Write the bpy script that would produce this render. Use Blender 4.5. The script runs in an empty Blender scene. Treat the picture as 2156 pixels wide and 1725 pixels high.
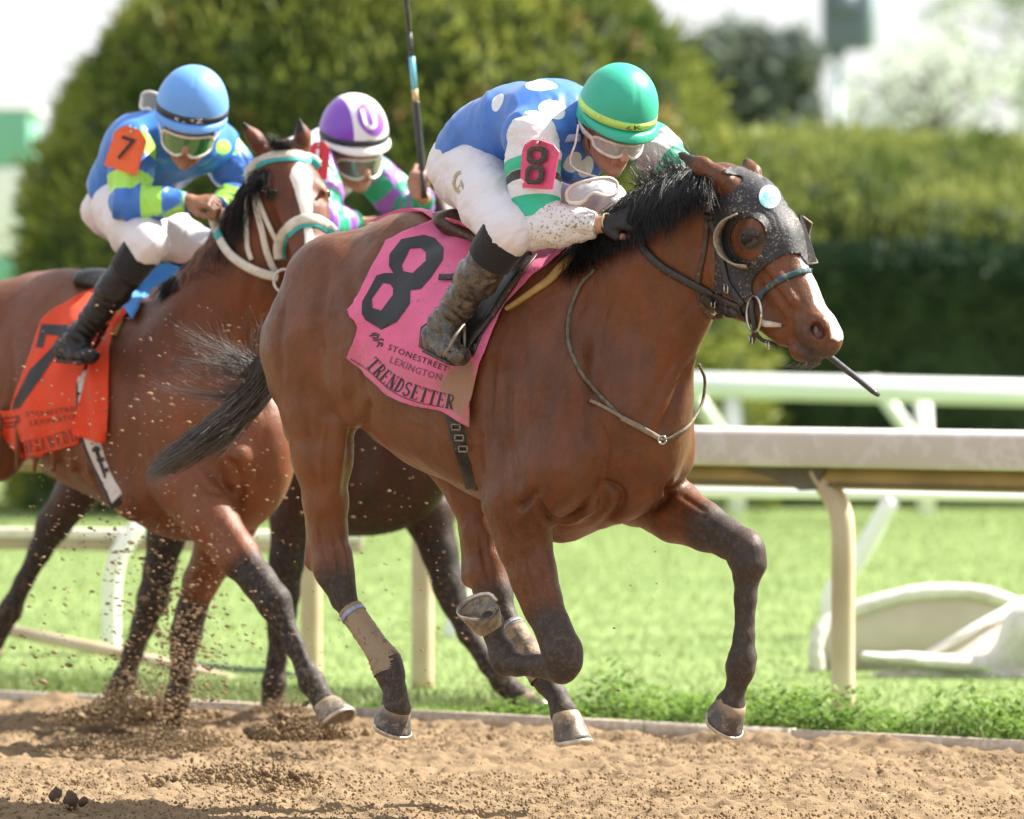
import bpy, bmesh, math, random
import numpy as np
from mathutils import Vector, Matrix
from mathutils.bvhtree import BVHTree
from mathutils.geometry import delaunay_2d_cdt

random.seed(7)
RNG = np.random.default_rng(11)
SC = bpy.context.scene
COL = SC.collection
R = math.radians

# ------------------------------------------------------------------ camera, sky, sun
CAM_H = 1.43          # eye height over the track, metres
FOC = 12765.0         # focal length in photo pixels (photo taken as 2156 px wide)
HZ = 712.0            # photo row of the horizon
CX = 1078.0
cam_d = bpy.data.cameras.new('camera')
cam = bpy.data.objects.new('camera', cam_d)
COL.objects.link(cam)
cam.location = (0, 0, CAM_H)
cam.rotation_euler = (R(90), 0, 0)
cam_d.sensor_width = 36.0
cam_d.lens = FOC / 2156.0 * 36.0
cam_d.shift_y = -(862.5 - HZ) / 2156.0
cam_d.clip_start = 0.5
cam_d.clip_end = 3000
cam_d.dof.use_dof = True
cam_d.dof.focus_distance = 18.3
cam_d.dof.aperture_fstop = 3.3
SC.camera = cam

SUN_EL, SUN_AZ = 46.0, 20.0      # azimuth from +X towards +Y (away from the camera)
sdir = Vector((math.cos(R(SUN_EL)) * math.cos(R(SUN_AZ)), math.cos(R(SUN_EL)) * math.sin(R(SUN_AZ)), math.sin(R(SUN_EL))))
world = bpy.data.worlds.new('World')
SC.world = world
world.use_nodes = True
wn = world.node_tree
wn.nodes.clear()
sky = wn.nodes.new('ShaderNodeTexSky')
sky.sky_type = 'NISHITA'
sky.sun_disc = False
sky.sun_elevation = R(SUN_EL)
sky.sun_rotation = R(90 - SUN_AZ)
sky.air_density = 1.0
sky.dust_density = 3.0
sky.ozone_density = 1.0
bg = wn.nodes.new('ShaderNodeBackground')
bg.inputs['Strength'].default_value = 0.085
wo = wn.nodes.new('ShaderNodeOutputWorld')
veil = wn.nodes.new('ShaderNodeMix')      # thin bright cloud veil over the blue
veil.data_type = 'RGBA'
veil.inputs[7].default_value = (5.0, 5.1, 5.25, 1)
wtc = wn.nodes.new('ShaderNodeTexCoord')
wno = wn.nodes.new('ShaderNodeTexNoise')
wno.inputs['Scale'].default_value = 2.2
wno.inputs['Detail'].default_value = 5
wmr = wn.nodes.new('ShaderNodeMapRange')
wmr.inputs[1].default_value = .25; wmr.inputs[2].default_value = .7; wmr.inputs[3].default_value = .55; wmr.inputs[4].default_value = .95
wn.links.new(wtc.outputs['Generated'], wno.inputs['Vector'])
wn.links.new(wno.outputs['Fac'], wmr.inputs[0])
wn.links.new(wmr.outputs[0], veil.inputs[0])
wn.links.new(sky.outputs[0], veil.inputs[6])
wn.links.new(veil.outputs[2], bg.inputs[0])
wn.links.new(bg.outputs[0], wo.inputs[0])
sun_d = bpy.data.lights.new('sun', 'SUN')
sun_d.energy = 5.0
sun_d.angle = R(0.55)
sun_d.color = (1.0, 0.94, 0.85)
sun = bpy.data.objects.new('sun', sun_d)
COL.objects.link(sun)
sun.rotation_euler = (-sdir).to_track_quat('-Z', 'Y').to_euler()
sun.location = (8, 0, 20)
SC.view_settings.view_transform = 'Standard'
SC.view_settings.look = 'None'
SC.view_settings.exposure = 1.5
SC.view_settings.gamma = 1.0
SC.view_settings.use_curve_mapping = False

# ------------------------------------------------------------------ helpers
def W(px, py, D):
    """point seen at photo position (px, py), D metres away"""
    return Vector(((px - CX) * D / FOC, D, CAM_H + (HZ - py) * D / FOC))

def ground_D(py, z=0.0):
    return FOC * (CAM_H - z) / (py - HZ)

def node_mat(name):
    m = bpy.data.materials.new(name)
    m.use_nodes = True
    nt = m.node_tree
    return m, nt, nt.nodes['Principled BSDF']

def lk(nt, a, b):
    nt.links.new(a, b)

def rgb(c):
    return (c[0], c[1], c[2], 1.0)

def mat(name, col, rough=0.6, metal=0.0, var=0.0, vscale=20.0, bump=0.0, bscale=60.0, attrs=(), spec=0.5, sheen=0.0,
        coat=0.0, dirt=0.0, dirtcol=(0.32, 0.24, 0.16), dscale=70.0, dthr=0.62, var2=None, transl=0.0, stretch=None, subs=0.0, mask=None):
    """principled material: base colour with noise variation, attribute masks painted over it, speckled dirt, fine bump"""
    m, nt, p = node_mat(name)
    N = nt.nodes
    tc = N.new('ShaderNodeTexCoord')
    vec = tc.outputs['Object']
    if stretch:
        mp = N.new('ShaderNodeMapping'); mp.inputs['Scale'].default_value = stretch
        lk(nt, vec, mp.inputs[0]); vec = mp.outputs[0]
    cur = None
    rg = N.new('ShaderNodeRGB'); rg.outputs[0].default_value = rgb(col); cur = rg.outputs[0]
    if var:
        no = N.new('ShaderNodeTexNoise'); no.inputs['Scale'].default_value = vscale; no.inputs['Detail'].default_value = 5
        lk(nt, vec, no.inputs['Vector'])
        mr = N.new('ShaderNodeMapRange'); mr.inputs[1].default_value = 0.3; mr.inputs[2].default_value = 0.7
        lk(nt, no.outputs['Fac'], mr.inputs[0])
        mx = N.new('ShaderNodeMix'); mx.data_type = 'RGBA'
        c2 = var2 if var2 else tuple(max(0, c * (1 - var)) for c in col)
        mx.inputs[6].default_value = rgb(c2)
        lk(nt, mr.outputs[0], mx.inputs[0]); lk(nt, cur, mx.inputs[7]); cur = mx.outputs[2]
    for a in attrs:
        an, ac = a[0], a[1]
        soft = a[2] if len(a) > 2 else 0.0
        at = N.new('ShaderNodeAttribute'); at.attribute_name = an
        fac = at.outputs['Fac']
        mr = N.new('ShaderNodeMapRange')
        if soft:
            mr.inputs[1].default_value = 0.0; mr.inputs[2].default_value = 1.0
        else:
            mr.inputs[1].default_value = -0.0007; mr.inputs[2].default_value = 0.0007
        if len(a) > 3:      # ragged edge
            nn = N.new('ShaderNodeTexNoise'); nn.inputs['Scale'].default_value = a[3][0]; nn.inputs['Detail'].default_value = 4
            lk(nt, vec, nn.inputs['Vector'])
            ma = N.new('ShaderNodeMath'); ma.operation = 'MULTIPLY_ADD'; ma.inputs[1].default_value = a[3][1]; ma.inputs[2].default_value = -a[3][1] * 0.5
            lk(nt, nn.outputs['Fac'], ma.inputs[0])
            ad = N.new('ShaderNodeMath'); ad.operation = 'ADD'; lk(nt, fac, ad.inputs[0]); lk(nt, ma.outputs[0], ad.inputs[1])
            fac = ad.outputs[0]
        lk(nt, fac, mr.inputs[0])
        mx = N.new('ShaderNodeMix'); mx.data_type = 'RGBA'
        mx.inputs[7].default_value = rgb(ac)
        lk(nt, mr.outputs[0], mx.inputs[0]); lk(nt, cur, mx.inputs[6]); cur = mx.outputs[2]
    if dirt:
        vo = N.new('ShaderNodeTexNoise'); vo.inputs['Scale'].default_value = dscale; vo.inputs['Detail'].default_value = 3; vo.inputs['Roughness'].default_value = .7
        lk(nt, tc.outputs['Object'], vo.inputs['Vector'])
        n2 = N.new('ShaderNodeTexNoise'); n2.inputs['Scale'].default_value = dscale * .08
        lk(nt, tc.outputs['Object'], n2.inputs['Vector'])
        ad = N.new('ShaderNodeMath'); ad.operation = 'MULTIPLY_ADD'; ad.inputs[1].default_value = .35; lk(nt, n2.outputs['Fac'], ad.inputs[0]); lk(nt, vo.outputs['Fac'], ad.inputs[2])
        mr = N.new('ShaderNodeMapRange'); mr.inputs[1].default_value = dthr + .12; mr.inputs[2].default_value = dthr + .2; mr.inputs[4].default_value = dirt
        lk(nt, ad.outputs[0], mr.inputs[0])
        fac = mr.outputs[0]
        if mask:
            am = N.new('ShaderNodeAttribute'); am.attribute_name = mask
            mm = N.new('ShaderNodeMath'); mm.operation = 'MULTIPLY'; lk(nt, fac, mm.inputs[0]); lk(nt, am.outputs['Fac'], mm.inputs[1]); fac = mm.outputs[0]
        mx = N.new('ShaderNodeMix'); mx.data_type = 'RGBA'
        mx.inputs[7].default_value = rgb(dirtcol)
        lk(nt, fac, mx.inputs[0]); lk(nt, cur, mx.inputs[6]); cur = mx.outputs[2]
    lk(nt, cur, p.inputs['Base Color'])
    p.inputs['Roughness'].default_value = rough
    p.inputs['Metallic'].default_value = metal
    p.inputs['Specular IOR Level'].default_value = spec
    if sheen:
        p.inputs['Sheen Weight'].default_value = sheen
        p.inputs['Sheen Roughness'].default_value = 0.4
    if coat:
        p.inputs['Coat Weight'].default_value = coat
        p.inputs['Coat Roughness'].default_value = 0.15
    if subs:
        p.inputs['Subsurface Weight'].default_value = subs
        p.inputs['Subsurface Radius'].default_value = (0.012, 0.005, 0.003)
    if bump:
        nb = N.new('ShaderNodeTexNoise'); nb.inputs['Scale'].default_value = bscale; nb.inputs['Detail'].default_value = 4
        lk(nt, vec, nb.inputs['Vector'])
        bp = N.new('ShaderNodeBump'); bp.inputs['Strength'].default_value = min(1.0, bump); bp.inputs['Distance'].default_value = 0.004
        lk(nt, nb.outputs['Fac'], bp.inputs['Height']); lk(nt, bp.outputs[0], p.inputs['Normal'])
    if transl:
        tr = N.new('ShaderNodeBsdfTranslucent'); lk(nt, cur, tr.inputs[0])
        ms = N.new('ShaderNodeMixShader'); ms.inputs[0].default_value = transl
        lk(nt, p.outputs[0], ms.inputs[1]); lk(nt, tr.outputs[0], ms.inputs[2])
        out = [n for n in N if n.type == 'OUTPUT_MATERIAL'][0]
        lk(nt, ms.outputs[0], out.inputs[0])
    return m

def tag(o, label=None, cat=None, group=None, kind=None):
    if label: o['label'] = label
    if cat: o['category'] = cat
    if group: o['group'] = group
    if kind: o['kind'] = kind
    return o

def empty(name, loc, label=None, cat=None, group=None):
    o = bpy.data.objects.new(name, None)
    COL.objects.link(o)
    o.location = loc
    o.empty_display_size = .1
    tag(o, label, cat, group)
    bpy.context.view_layer.update()
    return o

def put(o, parent):
    """parent o to parent keeping its world place"""
    COL.objects.link(o)
    if parent is not None:
        o.parent = parent
        pm = Matrix.Identity(4)
        q = parent
        chain = []
        while q is not None:
            chain.append(q); q = q.parent
        for q in reversed(chain):
            pm = pm @ (q.matrix_parent_inverse @ q.matrix_basis if q.parent else q.matrix_basis)
        o.matrix_parent_inverse = pm.inverted()
    return o

def mesh_np(name, verts, faces, material, parent=None, smooth=True, attrs=None):
    """verts (n,3) array, faces (m,k) array of one size or a list of such arrays"""
    me = bpy.data.meshes.new(name)
    verts = np.asarray(verts, dtype=np.float32)
    fl = faces if isinstance(faces, list) else [faces]
    fl = [np.asarray(f, dtype=np.int32) for f in fl if len(f)]
    me.vertices.add(len(verts))
    me.vertices.foreach_set('co', verts.ravel())
    nl = sum(f.size for f in fl)
    nf = sum(len(f) for f in fl)
    me.loops.add(nl)
    me.loops.foreach_set('vertex_index', np.concatenate([f.ravel() for f in fl]))
    me.polygons.add(nf)
    starts = []
    s = 0
    for f in fl:
        starts.append(s + np.arange(len(f)) * f.shape[1]); s += f.size
    me.polygons.foreach_set('loop_start', np.concatenate(starts).astype(np.int32))
    me.update(calc_edges=True)
    me.validate()
    if smooth:
        me.polygons.foreach_set('use_smooth', np.ones(len(me.polygons), dtype=bool))
    if attrs:
        for k, v in attrs.items():
            a = me.attributes.new(k, 'FLOAT', 'POINT')
            a.data.foreach_set('value', np.asarray(v, dtype=np.float32))
    if material is not None:
        me.materials.append(material)
    o = bpy.data.objects.new(name, me)
    put(o, parent)
    return o

def obj_bm(name, bm, material, parent=None, smooth=True):
    me = bpy.data.meshes.new(name)
    bm.normal_update()
    bm.to_mesh(me); bm.free()
    if smooth:
        me.polygons.foreach_set('use_smooth', np.ones(len(me.polygons), dtype=bool))
    me.materials.append(material)
    o = bpy.data.objects.new(name, me)
    return put(o, parent)

def tube_np(pts, rad, n=8, cap=True, flat=None):
    """pts list of Vector, rad per point (float or (ra,rb)); flat = direction of the second radius"""
    pts = [Vector(p) for p in pts]
    m = len(pts)
    V = []; 
    prev = None
    for i, p in enumerate(pts):
        a = pts[max(0, i - 1)]; b = pts[min(m - 1, i + 1)]
        t = (b - a)
        if t.length < 1e-9: t = Vector((0, 0, 1))
        t.normalize()
        ref = Vector(flat) if flat is not None else (prev if prev is not None else (Vector((0, 0, 1)) if abs(t.z) < .9 else Vector((1, 0, 0))))
        u = ref - t * ref.dot(t)
        if u.length < 1e-6: u = t.orthogonal()
        u.normalize()
        prev = u
        w = t.cross(u)
        r = rad[i] if isinstance(rad, (list, tuple)) and len(rad) == m else rad
        ra, rb = (r if isinstance(r, (tuple, list)) else (r, r))
        for k in range(n):
            an = 2 * math.pi * k / n
            V.append(p + w * math.cos(an) * ra + u * math.sin(an) * rb)
    F = []
    for i in range(m - 1):
        for k in range(n):
            F.append((i * n + k, i * n + (k + 1) % n, (i + 1) * n + (k + 1) % n, (i + 1) * n + k))
    T = []
    if cap:
        V.append(pts[0]); V.append(pts[-1])
        c0, c1 = m * n, m * n + 1
        for k in range(n):
            T.append((c0, (k + 1) % n, k))
            T.append((c1, (m - 1) * n + k, (m - 1) * n + (k + 1) % n))
    return np.array([tuple(v) for v in V]), np.array(F), (np.array(T) if T else np.zeros((0, 3), int))

class Geo:
    """collects pieces into one mesh"""
    def __init__(s): s.v = []; s.q = []; s.t = []; s.n = 0
    def add(s, V, Q=None, T=None):
        s.v.append(np.asarray(V, float))
        if Q is not None and len(Q): s.q.append(np.asarray(Q) + s.n)
        if T is not None and len(T): s.t.append(np.asarray(T) + s.n)
        s.n += len(V)
        return s
    def tube(s, pts, rad, n=8, cap=True, flat=None):
        return s.add(*tube_np(pts, rad, n, cap, flat))
    def box(s, c, size, rot=None):
        c = Vector(c); hx, hy, hz = [q / 2 for q in size]
        V = [Vector((x, y, z)) for x in (-hx, hx) for y in (-hy, hy) for z in (-hz, hz)]
        if rot is not None: V = [rot @ v for v in V]
        V = [tuple(v + c) for v in V]
        return s.add(V, [(0, 1, 3, 2), (4, 6, 7, 5), (0, 4, 5, 1), (2, 3, 7, 6), (0, 2, 6, 4), (1, 5, 7, 3)])
    def build(s, name, material, parent=None, smooth=True, bevel=0):
        fl = []
        if s.q: fl.append(np.concatenate(s.q))
        if s.t: fl.append(np.concatenate(s.t))
        o = mesh_np(name, np.concatenate(s.v), fl, material, parent, smooth)
        if bevel:
            b = o.modifiers.new('bevel', 'BEVEL'); b.width = bevel; b.segments = 2; b.limit_method = 'ANGLE'
        return o

def catmull(pts, n):
    pts = [Vector(p) for p in pts]
    P = [pts[0] * 2 - pts[1]] + pts + [pts[-1] * 2 - pts[-2]]
    out = []
    for i in range(1, len(P) - 2):
        a, b, c, d = P[i - 1:i + 3]
        for k in range(n):
            t = k / n
            out.append(0.5 * ((2 * b) + (c - a) * t + (2 * a - 5 * b + 4 * c - d) * t * t + (3 * b - a - 3 * c + d) * t ** 3))
    out.append(pts[-1])
    return out

# ---- value noise on arrays
def _hash(ix, iy, iz, seed):
    h = (ix * 374761393 + iy * 668265263 + iz * 2147483647 + seed * 974711) & 0xffffffff
    h = ((h ^ (h >> 13)) * 1274126177) & 0xffffffff
    return ((h ^ (h >> 16)) & 0xffff) / 65535.0

def vnoise(P, scale, seed=0):
    Q = np.asarray(P, dtype=np.float64) * scale
    i = np.floor(Q).astype(np.int64); f = Q - i
    f = f * f * (3 - 2 * f)
    out = 0
    for dx in (0, 1):
        for dy in (0, 1):
            for dz in (0, 1):
                w = (f[:, 0] if dx else 1 - f[:, 0]) * (f[:, 1] if dy else 1 - f[:, 1]) * (f[:, 2] if dz else 1 - f[:, 2])
                out = out + w * _hash(i[:, 0] + dx, i[:, 1] + dy, i[:, 2] + dz, seed)
    return out * 2 - 1

def fbm(P, scale, octv=4, seed=0, gain=.5):
    a = 1; o = 0; s = scale
    for k in range(octv):
        o = o + a * vnoise(P, s, seed + k * 17); a *= gain; s *= 2.03
    return o

# ------------------------------------------------------------------ implicit bodies
class Body:
    """smooth union of elliptical cones, meshed with surface nets; one continuous skin"""
    def __init__(s): s.p = []
    def seg(s, a, b, ra, rb, k=0.02, L=(1, 0, 0), op='+'):
        """ra/rb: (radius, radius along L) or float"""
        ra = ra if isinstance(ra, (tuple, list)) else (ra, ra)
        rb = rb if isinstance(rb, (tuple, list)) else (rb, rb)
        s.p.append((np.array(a, float), np.array(b, float), ra, rb, k, np.array(L, float), op))
        return s
    def chain(s, pts, k=0.02, L=(1, 0, 0)):
        """pts: list of (point, radius or (r, rL))"""
        for (a, ra), (b, rb) in zip(pts[:-1], pts[1:]):
            s.seg(a, b, ra, rb, k, L)
        return s
    def ball(s, c, r, k=0.02, L=(1, 0, 0), op='+', ax=(0, 0, 1)):
        c = Vector(c)
        e = Vector(ax).normalized() * 1e-4
        return s.seg(c - e, c + e, r, r, k, L, op)
    @staticmethod
    def dist(prim, P):
        a, b, ra, rb, k, L, op = prim
        ab = b - a
        L2 = float(ab @ ab)
        pa = P - a
        t = np.clip((pa @ ab) / max(L2, 1e-12), 0, 1)
        v = pa - t[..., None] * ab
        r1 = ra[0] + (rb[0] - ra[0]) * t
        r2 = ra[1] + (rb[1] - ra[1]) * t
        tl = ab / math.sqrt(max(L2, 1e-12))
        Lp = L - tl * float(L @ tl) if L2 > 1e-6 else L
        Lp = Lp / max(np.linalg.norm(Lp), 1e-9)
        vl = v @ Lp
        vs2 = np.maximum((v * v).sum(-1) - vl * vl, 0)
        k0 = np.sqrt(vs2 / (r1 * r1) + vl * vl / (r2 * r2))
        k1 = np.sqrt(vs2 / (r1 ** 4) + vl * vl / (r2 ** 4))
        d = np.where(k1 > 1e-6, k0 * (k0 - 1) / np.maximum(k1, 1e-6), -np.minimum(r1, r2))
        return d
    def field(s, h, pad=0.03, inflate=0.0):
        lo = np.min([np.minimum(p[0], p[1]) - max(p[2] + p[3]) for p in s.p if p[6] == '+'], 0) - pad
        hi = np.max([np.maximum(p[0], p[1]) + max(p[2] + p[3]) for p in s.p if p[6] == '+'], 0) + pad
        n = np.ceil((hi - lo) / h).astype(int) + 1
        F = np.full(n, 0.25, dtype=np.float32)
        for pr in s.p:
            a, b, ra, rb, k, L, op = pr
            m = max(ra + rb) + k + 2.5 * h + (0.02 if op == '+' else 0)
            i0 = np.maximum(np.floor((np.minimum(a, b) - m - lo) / h).astype(int), 0)
            i1 = np.minimum(np.ceil((np.maximum(a, b) + m - lo) / h).astype(int) + 1, n)
            if (i1 <= i0).any(): continue
            ax = [lo[j] + h * np.arange(i0[j], i1[j]) for j in range(3)]
            P = np.stack(np.meshgrid(*ax, indexing='ij'), -1).astype(np.float32)
            d = Body.dist(pr, P)
            sl = tuple(slice(i0[j], i1[j]) for j in range(3))
            f = F[sl]
            if op == '+':
                d = d - inflate
                hh = np.maximum(k - np.abs(f - d), 0) / k
                F[sl] = np.minimum(f, d) - hh * hh * k * 0.25
            else:
                d = -d
                hh = np.maximum(k - np.abs(f - d), 0) / k
                F[sl] = np.maximum(f, d) + hh * hh * k * 0.25
        return F, lo
    def mesh(s, h=0.007, inflate=0.0, disp=None, cut=None, smooth=1):
        F, lo = s.field(h, inflate=inflate, pad=0.03 + inflate)
        if cut is not None:
            ax = [lo[j] + h * np.arange(F.shape[j]) for j in range(3)]
            for (pt, nrm) in cut:       # keep the side the normal points away from
                pt = np.array(pt, float); nrm = np.array(nrm, float); nrm /= np.linalg.norm(nrm)
                d = (ax[0] - pt[0])[:, None, None] * nrm[0] + (ax[1] - pt[1])[None, :, None] * nrm[1] + (ax[2] - pt[2])[None, None, :] * nrm[2]
                F = np.maximum(F, d)
        V, Q = surface_nets(F, lo, h)
        if smooth: V = lap(V, Q, smooth)
        if disp is not None:
            Nn = vnormals(V, Q)
            V = V + Nn * disp(V, Nn)[:, None]
        return V, Q

def surface_nets(F, lo, h):
    S = F < 0
    nx, ny, nz = F.shape
    c = [S[i:nx - 1 + i, j:ny - 1 + j, k:nz - 1 + k] for i in (0, 1) for j in (0, 1) for k in (0, 1)]
    anyb = c[0].copy(); allb = c[0].copy()
    for q in c[1:]:
        anyb |= q; allb &= q
    act = anyb & ~allb
    I = np.argwhere(act)
    idx = np.full(act.shape, -1, dtype=np.int32)
    idx[act] = np.arange(len(I), dtype=np.int32)
    acc = np.zeros((len(I), 3)); cnt = np.zeros(len(I))
    corners = [(i, j, k) for i in (0, 1) for j in (0, 1) for k in (0, 1)]
    val = {q: F[I[:, 0] + q[0], I[:, 1] + q[1], I[:, 2] + q[2]].astype(np.float64) for q in corners}
    for a in corners:
        for ax in range(3):
            if a[ax] == 0:
                b = list(a); b[ax] = 1; b = tuple(b)
                va, vb = val[a], val[b]
                m = (va < 0) != (vb < 0)
                t = np.where(m, va / np.where(m, va - vb, 1), 0)
                p = np.array(a, float)[None, :].repeat(len(I), 0)
                p[:, ax] = t
                acc[m] += p[m]; cnt[m] += 1
    V = lo + h * (I + acc / np.maximum(cnt, 1)[:, None])
    quads = []
    for ax in range(3):
        sl0 = [slice(None)] * 3; sl1 = [slice(None)] * 3
        sl0[ax] = slice(0, -1); sl1[ax] = slice(1, None)
        a = S[tuple(sl0)]; b = S[tuple(sl1)]
        E = np.argwhere(a != b)
        u, w = [q for q in range(3) if q != ax]
        ok = (E[:, u] > 0) & (E[:, w] > 0) & (E[:, u] < F.shape[u] - 1) & (E[:, w] < F.shape[w] - 1)
        E = E[ok]
        flip = a[E[:, 0], E[:, 1], E[:, 2]]
        def cell(du, dw):
            C = E.copy(); C[:, u] += du; C[:, w] += dw
            return idx[C[:, 0], C[:, 1], C[:, 2]]
        q = np.stack([cell(-1, -1), cell(0, -1), cell(0, 0), cell(-1, 0)], 1)
        fl = flip if ax != 1 else ~flip
        q[~fl] = q[~fl][:, ::-1]
        quads.append(q)
    Q = np.concatenate(quads)
    Q = Q[(Q >= 0).all(1)]
    return V, Q

def lap(V, Q, it=1, lam=.5):
    n = len(V)
    e0 = np.concatenate([Q[:, i] for i in range(4)]); e1 = np.concatenate([Q[:, (i + 1) % 4] for i in range(4)])
    deg = np.bincount(e0, minlength=n) + np.bincount(e1, minlength=n)
    for _ in range(it):
        A = np.zeros((n, 3))
        for j in range(3):
            A[:, j] = np.bincount(e0, weights=V[e1, j], minlength=n) + np.bincount(e1, weights=V[e0, j], minlength=n)
        A /= np.maximum(deg, 1)[:, None]
        V = V + (A - V) * lam
    return V

def vnormals(V, Q):
    a = V[Q[:, 2]] - V[Q[:, 0]]; b = V[Q[:, 3]] - V[Q[:, 1]]
    fn = np.cross(a, b)
    N = np.zeros_like(V)
    for i in range(4):
        for j in range(3):
            N[:, j] += np.bincount(Q[:, i], weights=fn[:, j], minlength=len(V))
    return N / np.maximum(np.linalg.norm(N, axis=1), 1e-12)[:, None]

def bvh_of(V, Q):
    return BVHTree.FromPolygons([tuple(v) for v in V], [tuple(int(i) for i in q) for q in Q])

def segd(P, a, b):
    """distance from points to a segment, and parameter along it"""
    a = np.array(a, float); b = np.array(b, float)
    ab = b - a
    t = np.clip(((P - a) @ ab) / (ab @ ab), 0, 1)
    return np.linalg.norm(P - a - t[:, None] * ab, axis=1), t

EYE = Vector((0, 0, CAM_H))
def ray(px, py):
    return Vector(((px - CX) / FOC, 1, (HZ - py) / FOC)).normalized()

def in_poly(x, y, poly):
    c = False
    n = len(poly)
    j = n - 1
    for i in range(n):
        xi, yi = poly[i]; xj, yj = poly[j]
        if (yi > y) != (yj > y) and x < (xj - xi) * (y - yi) / (yj - yi) + xi: c = not c
        j = i
    return c

def resample(poly, step):
    out = []
    for i in range(len(poly)):
        a = poly[i]; b = poly[(i + 1) % len(poly)]
        d = math.hypot(b[0] - a[0], b[1] - a[1])
        n = max(1, int(d / step))
        for k in range(n):
            out.append((a[0] + (b[0] - a[0]) * k / n, a[1] + (b[1] - a[1]) * k / n))
    return out

def smooth_poly(poly, n=4):
    P = [Vector((p[0], p[1], 0)) for p in poly]
    m = len(P); out = []
    for i in range(m):
        a, b, c, d = P[(i - 1) % m], P[i], P[(i + 1) % m], P[(i + 2) % m]
        for k in range(n):
            t = k / n
            v = 0.5 * ((2 * b) + (c - a) * t + (2 * a - 5 * b + 4 * c - d) * t * t + (3 * b - a - 3 * c + d) * t ** 3)
            out.append((v.x, v.y))
    return out

def drape(name, outlines, bvh, off, material, parent=None, step=8.0, thick=0.0, ripple=None, relax=2, attrs=None, miss=None, maxd=None):
    """cloth or print cut to an outline and laid on a solid; the outline is traced where it is seen and dropped on the surface"""
    pts = []; edges = []
    for poly in outlines:
        rp = resample(poly, step)
        s = len(pts)
        pts += rp
        edges += [(s + i, s + (i + 1) % len(rp)) for i in range(len(rp))]
    xs = [p[0] for p in pts]; ys = [p[1] for p in pts]
    def inside(x, y):
        return sum(in_poly(x, y, q) for q in outlines) % 2 == 1
    x = min(xs) + step * .5
    row = 0
    while x < max(xs):
        y = min(ys) + step * (.5 if row % 2 else 1.0)
        while y < max(ys):
            if inside(x, y): pts.append((x, y))
            y += step
        x += step; row += 1
    vv, ee, ff, *_ = delaunay_2d_cdt([Vector(p) for p in pts], edges, [], 0, 1e-4)
    tris = [f for f in ff if inside(sum(vv[i][0] for i in f) / 3, sum(vv[i][1] for i in f) / 3)]
    D = np.full(len(vv), np.nan); N = np.zeros((len(vv), 3)); dirs = np.zeros((len(vv), 3))
    for i, p in enumerate(vv):
        d = ray(p[0], p[1]); dirs[i] = d
        hit, nr, _, dist = bvh.ray_cast(EYE, d)
        if hit is not None and (maxd is None or dist < maxd):
            D[i] = dist
            N[i] = nr if nr.dot(d) < 0 else -nr
        else:
            N[i] = -d
    nb = [set() for _ in vv]
    for f in tris:
        for a in f:
            for b in f:
                if a != b: nb[a].add(b)
    for _ in range(60):
        bad = [i for i in range(len(vv)) if np.isnan(D[i])]
        if not bad: break
        for i in bad:
            g = [D[j] for j in nb[i] if not np.isnan(D[j])]
            if g: D[i] = sum(g) / len(g)
    D = np.where(np.isnan(D), np.nanmean(D), D)
    for _ in range(relax):
        D2 = D.copy()
        for i in range(len(vv)):
            if nb[i]: D2[i] = .5 * D[i] + .5 * min(sum(D[j] for j in nb[i]) / len(nb[i]), D[i] + .02)
        D = D2
    P = np.array(EYE)[None, :] + dirs * D[:, None]
    N = .6 * N - .4 * dirs
    N /= np.linalg.norm(N, axis=1)[:, None]
    o2 = np.full(len(vv), off)
    if ripple is not None:
        o2 = o2 + ripple(np.array([(v[0], v[1]) for v in vv]), P)
    P = P + N * o2[:, None]
    at = None
    if attrs is not None:
        at = attrs(np.array([(v[0], v[1]) for v in vv]), P)
    TR = np.array([tuple(f) for f in tris])
    fn = np.cross(P[TR[:, 1]] - P[TR[:, 0]], P[TR[:, 2]] - P[TR[:, 0]])
    flip = (fn * dirs[TR[:, 0]]).sum(1) > 0
    TR[flip] = TR[flip][:, ::-1]
    o = mesh_np(name, P, TR, material, parent, True, at)
    if thick:
        so = o.modifiers.new('thickness', 'SOLIDIFY'); so.thickness = thick; so.offset = -1 if True else 0
    return o

def mesh_bvh(o):
    me = o.data
    return BVHTree.FromPolygons([tuple(v.co) for v in me.vertices], [tuple(p.vertices) for p in me.polygons])

def text_tris(body, shear=0.0, space=1.0):
    """outline text as flat triangles, x from 0 to width, y height about 0.7"""
    cu = bpy.data.curves.new('lettering', 'FONT')
    cu.body = body; cu.shear = shear; cu.space_character = space; cu.resolution_u = 2
    ob = bpy.data.objects.new('lettering', cu)
    COL.objects.link(ob)
    dg = bpy.context.evaluated_depsgraph_get()
    me = ob.evaluated_get(dg).to_mesh()
    me.calc_loop_triangles()
    V = np.array([tuple(v.co) for v in me.vertices]); T = np.array([tuple(t.vertices) for t in me.loop_triangles])
    ob.evaluated_get(dg).to_mesh_clear()
    COL.objects.unlink(ob); bpy.data.objects.remove(ob); bpy.data.curves.remove(cu)
    V[:, 0] -= V[:, 0].min(); V[:, 1] -= V[:, 1].min()
    return V, T

def drape_tris(name, V2, T, fmap, bvh, off, material, parent):
    """flat triangles carried to the photo plane by fmap and laid on a solid"""
    P = []; bad = []
    for i, v in enumerate(V2):
        px, py = fmap(v[0], v[1])
        d = ray(px, py)
        hit, nr, _, dist = bvh.ray_cast(EYE, d)
        if hit is None:
            P.append(None); continue
        P.append(hit - d * off)
    g = Geo()
    ok = [i for i, p in enumerate(P) if p is not None]
    if not ok: return None
    mp = {i: n for n, i in enumerate(ok)}
    TT = [tuple(mp[i] for i in t) for t in T if all(i in mp for i in t)]
    return mesh_np(name, [tuple(P[i]) for i in ok], np.array(TT), material, parent, False)

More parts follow.
